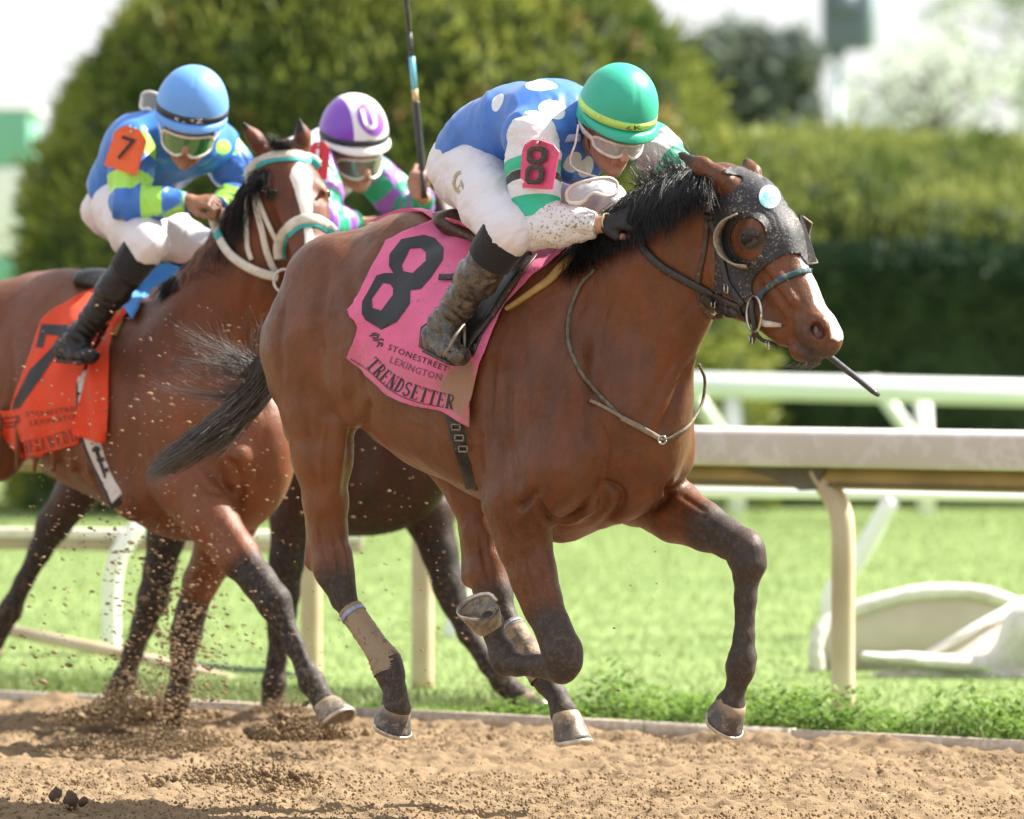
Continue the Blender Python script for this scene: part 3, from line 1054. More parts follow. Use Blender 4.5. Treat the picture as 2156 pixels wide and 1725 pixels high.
def hedge():
    D = 52.8; s = FOC / D
    root = empty('clipped_hedge', (4, D, 0), 'tall pale green clipped hedge with sunlit sloping top behind the low dark hedge', 'hedge')
    x = np.arange(.6, 14, .07)
    prof = [(.30, 0), (.22, .7), (.12, 1.4), (-.0, 1.9), (-.06, 2.0), (.12, 2.18), (.5, 2.52), (1.0, 2.80), (1.6, 3.02), (2.2, 3.14), (2.8, 3.15), (3.3, 2.8), (3.4, 1.5), (3.4, 0)]
    pp = catmull([Vector((0, a, b)) for a, b in prof], 6)
    X, I = np.meshgrid(x, np.arange(len(pp)), indexing='ij')
    yy = np.array([p.y for p in pp])[I]; zz = np.array([p.z for p in pp])[I]
    P = np.stack([X, D + yy, zz], -1).reshape(-1, 3)
    dsp = .13 * fbm(P, 1.0, 2, 4) + .10 * fbm(P, 3.0, 3, 8)
    P[:, 1] -= dsp; P[:, 2] = np.where(P[:, 2] > .3, P[:, 2] + dsp * .7, np.maximum(P[:, 2], -.02))
    n0, n1 = X.shape
    i = np.arange(n0 * n1).reshape(n0, n1)
    Q = np.stack([i[:-1, :-1], i[1:, :-1], i[1:, 1:], i[:-1, 1:]], -1).reshape(-1, 4)
    leafy('hedge', P, Q, 70000, .07, M['hedge'], M['yew_core'], root)
hedge()
M['dark_hedge'] = foliage_mat('dark_hedge_foliage', (.012, .032, .018), (.030, .065, .030), (.045, .08, .035), tr=.1)  # low front hedge: foliage colours much darker than the tall hedge's
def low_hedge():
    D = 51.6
    root = empty('front_hedge', (5, D, 0), 'low dark green hedge running along the foot of the taller pale hedge', 'hedge')
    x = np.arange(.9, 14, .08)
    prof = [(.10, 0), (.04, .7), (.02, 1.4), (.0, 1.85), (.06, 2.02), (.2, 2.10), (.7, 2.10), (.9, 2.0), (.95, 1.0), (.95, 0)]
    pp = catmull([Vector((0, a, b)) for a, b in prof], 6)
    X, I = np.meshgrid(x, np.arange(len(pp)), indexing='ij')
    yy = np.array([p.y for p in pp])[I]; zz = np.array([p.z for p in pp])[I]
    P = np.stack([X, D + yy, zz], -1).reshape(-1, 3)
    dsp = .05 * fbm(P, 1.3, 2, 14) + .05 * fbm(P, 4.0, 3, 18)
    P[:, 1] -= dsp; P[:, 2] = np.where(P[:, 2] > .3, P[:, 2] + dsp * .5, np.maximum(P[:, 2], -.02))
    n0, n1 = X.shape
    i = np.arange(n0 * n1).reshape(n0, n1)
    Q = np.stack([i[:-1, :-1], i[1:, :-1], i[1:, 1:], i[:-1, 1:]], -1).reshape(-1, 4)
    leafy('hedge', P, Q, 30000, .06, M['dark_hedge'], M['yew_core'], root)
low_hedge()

def tree(name, label, px, py0, py1, D, wpx, m, n, leaf, conical, cat='tree', gaps=.0, seed=1):
    s = FOC / D
    base = Vector(((px - CX) / s, D, 0))
    z0 = CAM_H + (HZ - py1) / s; z1 = CAM_H + (HZ - py0) / s; r = wpx / 2 / s
    root = empty(name, base, label, cat)
    g = Geo().tube(catmull([base, base + Vector((.1, 0, z0 * .6)), base + Vector((-.05, 0, z0 + (z1 - z0) * .5)), base + Vector((0, 0, z1 * .96))], 5), [.03 * r + .12 - .1 * k / 15 for k in range(16)], 10)
    g.build('trunk', M['bark'], root)
    lg = Geo()
    C = []
    for k in range(26):
        t = k / 26; zz = z0 + (z1 - z0) * (.05 + .85 * t)
        a = k * 2.4; rr = r * ((1 - t) ** .7 if conical else math.sqrt(max(.05, 1 - (2 * t - 1) ** 2))) * .85
        e = Vector((base.x + math.cos(a) * rr, base.y + math.sin(a) * rr, zz + rr * .25))
        lg.tube([Vector((base.x, base.y, zz - rr * .2)), (Vector((base.x, base.y, zz)) + e) / 2, e], [.05, .03, .012], 5)
        C.append((e, rr))
    lg.build('limbs', M['bark'], root)
    cl = []
    for e, rr in C:
        for j in range(3 if gaps else 7):
            f = RNG.random()
            c = Vector((base.x, base.y, e.z)).lerp(e, .3 + .75 * f) + Vector(RNG.normal(size=3) * r * .13)
            cl.append(tuple(c))
    cl = np.array(cl)
    k = RNG.integers(0, len(cl), n)
    P = cl[k] + RNG.normal(size=(n, 3)) * r * (.13 if not gaps else .10)
    d = RNG.normal(size=(n, 3)); d /= np.linalg.norm(d, axis=1)[:, None]
    e = np.cross(d, RNG.normal(size=(n, 3))); e /= np.linalg.norm(e, axis=1)[:, None]
    V = np.stack([P - e * leaf * .5, P + d * leaf, P + e * leaf * .5, P - d * leaf], 1).reshape(-1, 3)
    tag(mesh_np('crown', V, np.arange(4 * n).reshape(-1, 4), m, root, False), kind='stuff')
tree('conifer_tree', 'dark grey green conical tree beside the dome yew', 1566, 88, 340, 95, 290, M['conifer'], 26000, .16, False)
tree('broadleaf_tree', 'pale thin foliage of a far tree at the top right', 2200, -200, 330, 115, 520, M['pale_leaf'], 1000, .19, False, gaps=1)
tree('sapling_tree', 'faint pale bush of thin leaves above the hedge', 1960, 120, 340, 100, 420, M['pale_leaf'], 900, .12, False, gaps=1)

# light tower and kiosk in the distance
M['tower_grey'] = mat('tower_grey', (.12, .15, .21), .5, var=.2, vscale=.8)
M['tower_side'] = mat('tower_pale', (.45, .58, .62), .5)
M['mint'] = mat('mint_paint', (.20, .48, .36), .6, var=.2, vscale=.5)
M['offwhite'] = mat('offwhite_paint', (.8, .8, .78), .6)
def tower():
    D = 90.0; s = FOC / D
    root = empty('speaker_tower', W(1763, 712, D), 'slate grey cabinet on a thin pale pole above the hedge', 'tower')
    c = W(1778, 30, D)
    Geo().box(c, (92 / s, .7, 150 / s)).build('cabinet', M['tower_grey'], root, False, bevel=.03)
    Geo().box(c + Vector((55 / s, .05, 0)), (14 / s, .55, 146 / s)).build('side_panel', M['tower_side'], root, False)
    Geo().box(c + Vector((-6 / s, -.36, 20 / s)), (60 / s, .04, 60 / s)).build('grille', M['tower_grey'], root, False)
    p = W(1763, 105, D)
    Geo().tube([Vector((p.x, D, 0)), Vector((p.x, D, p.z))], .055, 10).build('pole', M['tower_side'], root)
    Geo().tube([Vector((p.x, D, p.z - .12)), Vector((p.x, D, p.z + .02))], .12, 10).build('collar', M['tower_grey'], root)
tower()
def kiosk():
    D = 75.0; s = FOC / D
    root = empty('trackside_booth', W(10, 712, D), 'pale booth with mint green bands at the left edge', 'booth')
    def band(y0, y1, x1, m, name, dep=1.6):
        a = W(-260, y1, D); b = W(x1, y0, D)
        Geo().box(((a.x + b.x) / 2, D + dep / 2, (a.z + b.z) / 2), (b.x - a.x, dep, b.z - a.z - .004)).build(name, m, root, False, bevel=.02)
    band(235, 350, 62, M['mint'], 'upper_band'); band(352, 538, 58, M['offwhite'], 'wall', 1.55); band(540, 600, 64, M['mint'], 'lower_band')
    band(602, 812, 58, M['offwhite'], 'base_wall', 1.55)
    band(222, 233, 74, M['offwhite'], 'roof_edge', 1.75)
kiosk()

# ------------------------------------------------------------------ animals and riders: shared tools
def relief(V, N, bv, lines):
    """press grooves (negative depth) and raise cords along lines found on the skin"""
    out = np.zeros(len(V))
    for pts, w, dep in lines:
        P3 = []
        for q in catmull([Vector((x, y, 0)) for x, y in pts], 5):
            h, nr, _, _ = bv.ray_cast(EYE, ray(q.x, q.y))
            if h is not None: P3.append(h)
        if len(P3) < 2: continue
        dm = np.full(len(V), 9.0)
        lo = np.min([tuple(p) for p in P3], 0) - 3 * w; hi = np.max([tuple(p) for p in P3], 0) + 3 * w
        m = ((V > lo) & (V < hi)).all(1)
        if not m.any(): continue
        Vm = V[m]; d = np.full(len(Vm), 9.0); fade = np.ones(len(Vm))
        for i, (a, b) in enumerate(zip(P3[:-1], P3[1:])):
            dd, t = segd(Vm, a, b)
            tt = (i + t) / (len(P3) - 1)
            k = dd < d; d[k] = dd[k]; fade[k] = np.minimum(1, np.minimum(tt, 1 - tt)[k] * 5 + .1)
        o = np.zeros(len(V)); o[m] = dep * np.exp(-(d / w) ** 2) * fade
        out = out + o
    return out

class Frame:
    """body frame of a horse: s along its heading, l towards its near (right) side, z up; pixels of the photo fix s and z"""
    def __init__(s, px0, D0, deg):
        s.X0 = (px0 - CX) * D0 / FOC; s.D0 = D0
        s.c, s.n = math.cos(R(deg)), math.sin(R(deg))
        s.f = Vector((s.c, -s.n, 0)); s.L = Vector((-s.n, -s.c, 0)); s.U = Vector((0, 0, 1))
    def __call__(s, px, py, l=0.0):
        k = (px - CX) / FOC
        q = (k * (s.D0 - l * s.c) - s.X0 + l * s.n) / (s.c + k * s.n)
        D = s.D0 - q * s.n - l * s.c
        return Vector((s.X0 + q * s.c - l * s.n, D, CAM_H + (HZ - py) * D / FOC))
    def T(s, q, z, l=0.0):
        return Vector((s.X0 + q * s.c - l * s.n, s.D0 - q * s.n - l * s.c, z))
    def loc(s, P):
        P = np.asarray(P)
        d = P - np.array([s.X0, s.D0, 0])
        return d @ np.array(s.f), d @ np.array(s.L), P[:, 2]

def to_px(P):
    P = np.asarray(P)
    return CX + P[:, 0] / P[:, 1] * FOC, HZ - (P[:, 2] - CAM_H) / P[:, 1] * FOC

def coat_mat(name, col, col2, black=(.018, .014, .013), rough=.42, dirt=.0, dust=(.30, .21, .13), white=(.72, .68, .64), dscale=120):
    """horse hair: bay colour with darker dapple, black points, white marks, dried dirt, fine directional hair relief"""
    m, nt, p = node_mat(name)
    N = nt.nodes
    tc = N.new('ShaderNodeTexCoord')
    def noise(sc, det=4, st=None, rough=.6):
        n = N.new('ShaderNodeTexNoise'); n.inputs['Scale'].default_value = sc; n.inputs['Detail'].default_value = det; n.inputs['Roughness'].default_value = rough
        if st:
            mp = N.new('ShaderNodeMapping'); mp.inputs['Scale'].default_value = st; lk(nt, tc.outputs['Object'], mp.inputs[0]); lk(nt, mp.outputs[0], n.inputs['Vector'])
        else: lk(nt, tc.outputs['Object'], n.inputs['Vector'])
        return n.outputs['Fac']
    def rng(f, a, b, c=0, d=1):
        r = N.new('ShaderNodeMapRange'); r.inputs[1].default_value = a; r.inputs[2].default_value = b; r.inputs[3].default_value = c; r.inputs[4].default_value = d
        lk(nt, f, r.inputs[0]); return r.outputs[0]
    def mix(f, a, b):
        x = N.new('ShaderNodeMix'); x.data_type = 'RGBA'; lk(nt, f, x.inputs[0])
        for s_, v in ((6, a), (7, b)):
            if isinstance(v, tuple): x.inputs[s_].default_value = rgb(v)
            else: lk(nt, v, x.inputs[s_])
        return x.outputs[2]
    def attr(n):
        a = N.new('ShaderNodeAttribute'); a.attribute_name = n; return a.outputs['Fac']
    def mul(a, b):
        x = N.new('ShaderNodeMath'); x.operation = 'MULTIPLY'; lk(nt, a, x.inputs[0])
        if isinstance(b, float): x.inputs[1].default_value = b
        else: lk(nt, b, x.inputs[1])
        return x.outputs[0]
    def add(a, b):
        x = N.new('ShaderNodeMath'); x.operation = 'ADD'; lk(nt, a, x.inputs[0]); lk(nt, b, x.inputs[1]); return x.outputs[0]
    c = mix(rng(noise(3.2), .35, .65), col, col2)
    c = mix(rng(noise(9, 3, (2.2, 2.2, .45)), .42, .68, 0, .55), c, (col[0] * 1.35, col[1] * .95, col[2] * .62))
    c = mix(rng(noise(230, 2), .3, .7, 0, .35), c, tuple(q * .55 for q in col))
    c = mix(attr('tan'), c, (min(1, col[0] * 1.7), col[1] * 1.75, col[2] * 1.7))
    rag = rng(noise(22), 0, 1, -.14, .14)
    c = mix(rng(add(attr('dark'), rag), .25, .75), c, black)
    if dirt:
        c = mix(mul(mul(rng(noise(dscale, 3, None, .75), .48, .62), attr('dust')), dirt), c, dust)
    c = mix(rng(add(attr('white'), rng(noise(60), 0, 1, -.12, .12)), .4, .6), c, white)
    c = mix(attr('pink'), c, (.42, .16, .14))
    lk(nt, c, p.inputs['Base Color'])
    rr_ = N.new('ShaderNodeMath'); rr_.operation = 'MULTIPLY_ADD'; rr_.inputs[1].default_value = .22
    lk(nt, attr('dark'), rr_.inputs[0]); lk(nt, rng(noise(14), .3, .7, rough - .04, rough + .14), rr_.inputs[2]); lk(nt, rr_.outputs[0], p.inputs['Roughness'])
    p.inputs['Specular IOR Level'].default_value = .34
    p.inputs['Sheen Weight'].default_value = .05; p.inputs['Sheen Roughness'].default_value = .35
    p.inputs['Sheen Tint'].default_value = (1, .8, .6, 1)
    b1 = N.new('ShaderNodeBump'); b1.inputs['Strength'].default_value = .8; b1.inputs['Distance'].default_value = .0025
    lk(nt, noise(55, 5, (1, 1, .35)), b1.inputs['Height'])
    b2 = N.new('ShaderNodeBump'); b2.inputs['Strength'].default_value = .7; b2.inputs['Distance'].default_value = .002
    lk(nt, noise(260, 2, (1, 1, .3)), b2.inputs['Height']); lk(nt, b1.outputs[0], b2.inputs['Normal'])
    lk(nt, b2.outputs[0], p.inputs['Normal'])
    return m

M['hoof'] = mat('hoof_horn', (.17, .145, .12), .42, var=.6, vscale=14, bump=.6, bscale=60, dirt=.7, dirtcol=(.34, .26, .17), dscale=42, dthr=.55, attrs=(('cor', (.36, .27, .17), 1, (40, .5)),))
M['hoof_dark'] = mat('hoof_dark', (.075, .07, .072), .4, var=.5, vscale=18, bump=.3, dirt=.5, dscale=42, dthr=.55, attrs=(('cor', (.30, .22, .14), 1, (40, .5)),))
M['shoe'] = mat('shoe_metal', (.62, .58, .52), .35, metal=.7, var=.4, vscale=40, dirt=.5)
M['black_hair'] = mat('black_hair', (.012, .011, .012), .38, spec=.6, var=.4, vscale=30)
M['grey_hair'] = mat('grey_hair', (.15, .135, .125), .5, spec=.5, var=.6, vscale=12)
M['leather'] = mat('dark_leather', (.022, .02, .021), .38, var=.4, vscale=40, bump=.3, dirt=.4, dscale=110, dthr=.66)
M['brown_leather'] = mat('brown_leather', (.07, .035, .022), .45, var=.5, vscale=40, bump=.3, dirt=.5, dscale=90, dthr=.64)
M['steel'] = mat('steel', (.6, .58, .55), .22, metal=1.0, var=.3, vscale=60)
M['eye'] = mat('wet_eye', (.010, .006, .005), .22, spec=.3)
M['flesh'] = mat('nostril_flesh', (.35, .05, .05), .35)

def hoof(parent, cor, toe, front, width, side, m, shoe=True, sole=False, open_to=None):
    """horn capsule from coronet to ground edge; cor, toe = centres of the coronet and of the ground face, front = direction of the toe"""
    cor, toe = Vector(cor), Vector(toe)
    ax = (toe - cor); H = ax.length; ax.normalize()
    fr = Vector(front); fr = (fr - ax * fr.dot(ax)).normalized()
    sd = ax.cross(fr).normalized()
    n = 28; rings = 7
    V = []
    for i in range(rings):
        t = i / (rings - 1)
        r = width * .5 * (.72 + .28 * t - .03 * math.sin(math.pi * t)) * (.93 if i == 0 else 1)
        for k in range(n):
            a = 2 * math.pi * k / n
            ca, sa = math.cos(a), math.sin(a)
            ex = r * (1.08 if ca > 0 else .88) * ca
            ey = r * sa * (1.0 if ca > -.3 else .95)
            drop = t * H
            if ca < 0: drop *= (1 - .28 * (-ca))          # heels are lower than the toe wall
            V.append(cor + ax * drop + fr * (ex + .16 * H * t) + sd * ey)
    Q = [(i * n + k, i * n + (k + 1) % n, (i + 1) * n + (k + 1) % n, (i + 1) * n + k) for i in range(rings - 1) for k in range(n)]
    # concave sole
    base = (rings - 1) * n
    for j, (sc, dz) in enumerate(((.84, -.002), (.8, -.012), (.3, -.018))):
        cc = sum((V[base + k] for k in range(n)), Vector()) / n
        for k in range(n): V.append(cc + (V[base + k] - cc) * sc + ax * dz)
        Q += [(base + j * n + k, base + j * n + (k + 1) % n, base + (j + 1) * n + (k + 1) % n, base + (j + 1) * n + k) for k in range(n)]
    last = base + 3 * n
    T = []
    V.append(cc + ax * -.018)
    for k in range(n): T.append((last + k, last + (k + 1) % n, len(V) - 1))
    V0 = len(V); 
    for k in range(n): V.append(cor - ax * .004 + (V[k] - cor) * .82)
    Q += [(V0 + k, V0 + (k + 1) % n, (k + 1) % n, k) for k in range(n)]
    VV = np.array([tuple(v) for v in V])
    h = mesh_np('hoof', VV, [np.array(Q), np.array(T)], m, parent, attrs=dict(cor=np.clip(1 - ((VV - np.array(cor)) @ np.array(ax)) / (H * .42), 0, 1)))
    if False:
        # frog: raised wedge
        cb = sum((V[base + k] for k in range(n)), Vector()) / n
        g = Geo()
        g.tube([cb - fr * width * .42 - sd * .012, cb + fr * width * .12], [(.012, .012), (.004, .006)], 8)
        g.tube([cb - fr * width * .42 + sd * .012, cb + fr * width * .12], [(.012, .012), (.004, .006)], 8)
        g.build('frog', m, h)
        for sg in (1, -1):
            Geo().tube([cor + ax * H * .35 - fr * width * .36 + sd * sg * width * .2, cor + ax * H * .72 - fr * width * .44 + sd * sg * width * .22], [.02, .016], 10).build('heel_bulb', m, h)
    if shoe:
        rim = [V[base + k] for k in range(n)]
        cb = sum(rim, Vector()) / n
        pts = [cb + (rim[k % n] - cb) * .93 + ax * .004 for k in range(-10, 11)]
        Geo().tube(pts, (.0045, .009), 8, True, flat=None).build('shoe', M['shoe'], h)
    return h

def strands(name, roots, paths, r0, n_side=3, material=None, parent=None, segs=7, kind='stuff'):
    """hair: list of control-point lists -> tapering tubes, all vectorised"""
    C = np.array(paths)                   # (n, 4, 3)
    t = np.linspace(0, 1, segs)[None, :, None]
    P = ((1 - t) ** 3 * C[:, None, 0] + 3 * (1 - t) ** 2 * t * C[:, None, 1] + 3 * (1 - t) * t * t * C[:, None, 2] + t ** 3 * C[:, None, 3])
    n = len(C)
    d = np.gradient(P, axis=1); d /= np.linalg.norm(d, axis=2)[..., None] + 1e-9
    ref = RNG.normal(size=(n, 1, 3)); u = np.cross(d, ref); u /= np.linalg.norm(u, axis=2)[..., None] + 1e-9
    w = np.cross(d, u)
    rr = np.asarray(r0).reshape(-1, 1, 1) * (1 - .85 * t ** 1.5)
    V = np.stack([P + u * rr * math.cos(2 * math.pi * k / n_side) + w * rr * math.sin(2 * math.pi * k / n_side) for k in range(n_side)], 2)
    V = V.reshape(-1, 3)
    i = (np.arange(n)[:, None, None] * segs + np.arange(segs - 1)[None, :, None]) * n_side
    k = np.arange(n_side)[None, None, :]
    k2 = (k + 1) % n_side
    Q = np.stack([i + k, i + k2, i + n_side + k2, i + n_side + k], -1).reshape(-1, 4)
    o = mesh_np(name, V, Q, material, parent)
    return tag(o, kind=kind)

def eyeball(parent, c, r, mt):
    bm = bmesh.new(); bmesh.ops.create_uvsphere(bm, u_segments=20, v_segments=14, radius=r)
    for v in bm.verts: v.co += Vector(c)
    return obj_bm('eye', bm, mt, parent)

def strap(g, pts, w, th, flat_dir=None, n=5):
    """leather strap: flat tube through points"""
    c = catmull(pts, n)
    return g.tube(c, [(w, th)] * len(c), 8, True, flat=flat_dir)

def surf(bvh, px, py, off=0.0, maxd=None):
    d = ray(px, py)
    h, nr, _, dist = bvh.ray_cast(EYE, d)
    if h is None: return None
    if nr.dot(d) > 0: nr = -nr
    return h + (nr * .7 - d * .3).normalized() * off

def ribbon_on(name, pts, bvh, w, th, material, parent, off=.004, sm=2, closed=False, wfn=None):
    """strap following a surface between photo points; falls back on interpolated depth off the surface"""
    P2 = [(p[0], p[1]) for p in pts]
    dense = []
    c = catmull([Vector((p[0], p[1], 0)) for p in P2], 7)
    Ds = []; 
    for q in c:
        d = ray(q.x, q.y); h, nr, _, dist = bvh.ray_cast(EYE, d)
        Ds.append(dist if h is not None else np.nan)
    Ds = np.array(Ds); ok = ~np.isnan(Ds)
    if ok.sum() == 0: return None
    Ds = np.interp(np.arange(len(Ds)), np.arange(len(Ds))[ok], Ds[ok])
    for _ in range(sm):
        k = np.convolve(np.pad(Ds, 1, mode='edge'), [.25, .5, .25], 'valid'); Ds = np.minimum(k, Ds + .01)
    P = []
    for q, D in zip(c, Ds):
        d = ray(q.x, q.y); h, nr, _, dist = bvh.ray_cast(EYE, d)
        nv = -nr if (nr is not None and nr.dot(d) > 0) else nr
        P.append((EYE + d * D - d * off, -d if nv is None else (nv * .7 - d * .3).normalized()))
    V = []; n = len(P)
    for i, (p, nr) in enumerate(P):
        a = P[max(0, i - 1)][0]; b = P[min(n - 1, i + 1)][0]
        t = (b - a).normalized()
        s_ = t.cross(nr).normalized(); ww = w * (wfn(i / (n - 1)) if wfn else 1)
        up = s_.cross(t).normalized()
        if up.dot(nr) < 0: up = -up
        for (x, y) in ((-1, -.6), (-1, .4), (-.8, 1), (.8, 1), (1, .4), (1, -.6)):
            V.append(p + s_ * ww * x + up * th * y)
    Q = [(i * 6 + k, i * 6 + (k + 1) % 6, (i + 1) * 6 + (k + 1) % 6, (i + 1) * 6 + k) for i in range(n - 1) for k in range(6)]
    Q += [(5, 4, 3, 2), (5, 2, 1, 0), ((n - 1) * 6, (n - 1) * 6 + 1, (n - 1) * 6 + 2, (n - 1) * 6 + 5)]
    return mesh_np(name, [tuple(v) for v in V], np.array(Q), material, parent)

# ------------------------------------------------------------------ horse 8
H8 = Frame(1009, 18.5, 45)
M['bay8'] = coat_mat('bay_coat_leader', (.140, .050, .019), (.085, .030, .012), black=(.040, .031, .027), dirt=.45, dscale=60, rough=.36)
def horse8():
    f = H8; L = tuple(f.L)
    root = empty('racehorse', f.T(0, 0), 'bay leading racehorse in black blinker hood with pink number 8 cloth', 'horse')
    b = Body()
    T = f.T
    # trunk
    tr = [(-.60, 1.44, .17, .14), (-.47, 1.475, .275, .22), (-.30, 1.455, .335, .265), (-.1, 1.375, .355, .285), (.15, 1.30, .36, .285), (.36, 1.25, .395, .245), (.52, 1.19, .32, .20)]
    for (a, b2) in zip(tr[:-1], tr[1:]):
        b.seg(T(a[0], a[1]), T(b2[0], b2[1]), (a[2], a[3]), (b2[2], b2[3]), .06, L)
    b.seg(T(.05, 1.60), T(.42, 1.60), (.07, .06), (.08, .05), .10, L)
    b.seg(T(-.56, 1.56), T(-.30, 1.69), (.08, .08), (.10, .12), .10, L)
    # belly rise and flank
    b.seg(f(860, 850, .16), f(985, 900, .18), (.12, .09), (.15, .09), .08, L)
    # near haunch
    P = f
    b.seg(P(690, 610, .14), P(660, 730, .155), (.165, .12), (.182, .125), .07, L)
    b.seg(P(660, 730, .155), P(672, 855, .165), (.182, .125), (.132, .10), .05, L)
    b.seg(P(700, 690, .20), P(755, 850, .20), (.13, .08), (.075, .055), .05, L)
    b.seg(P(620, 760, .10), P(640, 900, .13), (.10, .08), (.07, .06), .05, L)
    b.chain([(P(672, 860, .16), (.13, .10)), (P(678, 960, .16), (.098, .085)), (P(686, 1060, .15), (.07, .06)), (P(692, 1120, .14), (.058, .046))], .03, L)
    b.seg(P(662, 1060, .145), P(662, 1180, .14), (.022, .018), (.036, .030), .045, L)      # Achilles and point of hock
    b.seg(P(694, 1120, .14), P(700, 1195, .14), (.058, .046), (.062, .05), .03, L)
    b.seg(P(700, 1195, .14), P(722, 1258, .135), (.060, .048), (.042, .036), .03, L)
    b.seg(P(722, 1165, .14), P(730, 1235, .14), (.026, .024), (.024, .022), .03, L)
    b.chain([(P(722, 1258, .135), (.042, .036)), (P(748, 1300, .13), (.034, .029)), (P(790, 1360, .125), (.035, .031)), (P(814, 1398, .12), (.046, .042)), (P(822, 1422, .12), (.043, .039)), (P(832, 1456, .12), (.033, .031)), (P(833, 1490, .12), (.050, .048))], .014, L)
    b.ball(P(806, 1414, .12), (.028, .026), .012, L)
    # off hind
    b.seg(P(850, 700, -.16), P(945, 920, -.17), (.2, .12), (.13, .10), .07, L)
    b.chain([(P(945, 920, -.17), (.13, .1)), (P(1000, 1040, -.16), (.085, .075)), (P(1014, 1120, -.15), (.062, .055)), (P(1026, 1200, -.14), (.064, .05)), (P(1040, 1250, -.14), (.058, .048)), (P(1060, 1295, -.14), (.043, .036))], .03, L)
    b.seg(P(990, 1110, -.15), P(990, 1215, -.14), (.02, .018), (.03, .026), .045, L)
    b.chain([(P(1060, 1295, -.14), (.043, .036)), (P(1088, 1335, -.135), (.034, .03)), (P(1118, 1380, -.13), (.034, .03)), (P(1140, 1412, -.13), (.045, .042)), (P(1152, 1436, -.13), (.041, .037)), (P(1172, 1466, -.13), (.032, .031)), (P(1186, 1500, -.13), (.044, .042))], .014, L)
    # shoulders and chest
    b.seg(P(1135, 640, .13), P(1150, 800, .19), (.13, .07), (.15, .08), .08, L)
    b.seg(P(1150, 800, .19), P(1165, 985, .215), (.15, .08), (.115, .085), .06, L)
    b.seg(P(1060, 760, .20), P(1085, 1010, .22), (.10, .06), (.12, .06), .06, L)             # triceps
    b.seg(P(1165, 985, .215), P(1100, 1075, .20), (.12, .085), (.11, .08), .05, L)
    b.seg(P(1185, 1000, .17), P(1195, 1060, .15), (.10, .085), (.065, .06), .022, L)           # near pectoral
    b.seg(P(1330, 920, .03), P(1300, 1035, .03), (.11, .09), (.09, .07), .03, L)
    b.seg(P(1240, 1050, .05), P(1190, 1100, .02), (.07, .08), (.06, .10), .04, L)
    b.seg(P(1350, 780, -.10), P(1385, 940, -.13), (.13, .09), (.13, .09), .05, L)               # off shoulder
    b.seg(P(1385, 900, -.10), P(1370, 1000, -.12), (.10, .085), (.075, .065), .022, L)         # off pectoral
    b.seg(P(1310, 900, -.20), P(1335, 1040, -.20), (.14, .08), (.10, .07), .05, L)
    # muscle relief
    b.seg(P(1128, 600, .16), P(1110, 900, .235), (.035, .02), (.05, .03), .05, L)
    b.seg(P(1190, 700, .15), P(1200, 930, .20), (.04, .03), (.06, .035), .05, L)
    b.seg(P(1040, 880, .245), P(1075, 1040, .25), (.05, .03), (.055, .035), .035, L)
    b.seg(P(1250, 760, .12), P(1215, 960, .15), (.05, .03), (.07, .05), .04, L)
    b.seg(P(1215, 955, .18), P(1222, 1050, .15), (.085, .075), (.06, .05), .018, L)
    b.seg(P(700, 560, .17), P(770, 700, .25), (.06, .03), (.06, .03), .05, L)
    b.seg(P(735, 640, .24), P(720, 800, .255), (.05, .02), (.06, .025), .03, L)
    b.seg(P(622, 680, .16), P(600, 810, .17), (.045, .04), (.05, .04), .04, L)
    b.seg(P(775, 800, .24), P(800, 880, .22), (.045, .02), (.03, .02), .03, L)
    b.seg(P(712, 900, .20), P(704, 1030, .18), (.035, .025), (.02, .015), .03, L)
    for x_, y0_, y1_ in ((1020, 800, 960), (985, 800, 950), (950, 800, 935), (905, 780, 900), (865, 760, 880)):
        b.seg(P(x_, y0_, .265), P(x_ - 14, y1_, .25), (.016, .010), (.012, .008), .025, L)
    # near fore, folded
    b.chain([(P(1085, 1060, .20), (.105, .085)), (P(1104, 1140, .19), (.084, .07)), (P(1125, 1210, .185), (.068, .058)), (P(1142, 1262, .18), (.058, .05)), (P(1165, 1325, .175), (.052, .046)), (P(1184, 1372, .17), (.058, .052)), (P(1186, 1402, .17), (.05, .048))], .03, L)
    b.seg(P(1070, 1120, .20), P(1130, 1300, .18), (.03, .03), (.022, .022), .04, L)
    b.chain([(P(1180, 1406, .17), (.046, .042)), (P(1130, 1403, .165), (.033, .028)), (P(1088, 1400, .16), (.032, .028)), (P(1062, 1390, .155), (.046, .040)), (P(1056, 1372, .155), (.041, .038)), (P(1041, 1340, .15), (.031, .030)), (P(1034, 1314, .15), (.042, .042))], .012, L)
    b.ball(P(1195, 1360, .17), (.034, .036), .014, L); b.ball(P(1200, 1395, .17), (.036, .036), .014, L)
    # off fore, reaching
    b.chain([(P(1355, 1038, -.19), (.10, .08)), (P(1420, 1075, -.18), (.095, .075)), (P(1485, 1110, -.17), (.072, .06)), (P(1530, 1132, -.165), (.058, .05)), (P(1566, 1153, -.16), (.054, .05)), (P(1576, 1184, -.16), (.052, .046)), (P(1573, 1212, -.16), (.041, .036))], .02, L)
    b.ball(P(1588, 1160, -.16), (.030, .035), .012, L); b.ball(P(1554, 1182, -.16), (.030, .028), .012, L); b.ball(P(1590, 1190, -.16), (.026, .03), .012, L)
    b.chain([(P(1572, 1212, -.16), (.038, .034)), (P(1570, 1262, -.155), (.0345, .027)), (P(1567, 1340, -.15), (.0325, .027)), (P(1563, 1385, -.15), (.043, .039)), (P(1560, 1408, -.15), (.043, .038)), (P(1550, 1446, -.15), (.029, .028)), (P(1538, 1480, -.15), (.034, .034))], .012, L)
    b.ball(P(1545, 1402, -.15), (.026, .024), .012, L); b.ball(P(1537, 1482, -.15), (.045, .045), .012, L)
    b.seg(P(1578, 1155, -.15), P(1580, 1185, -.15), .035, .035, .03, L)
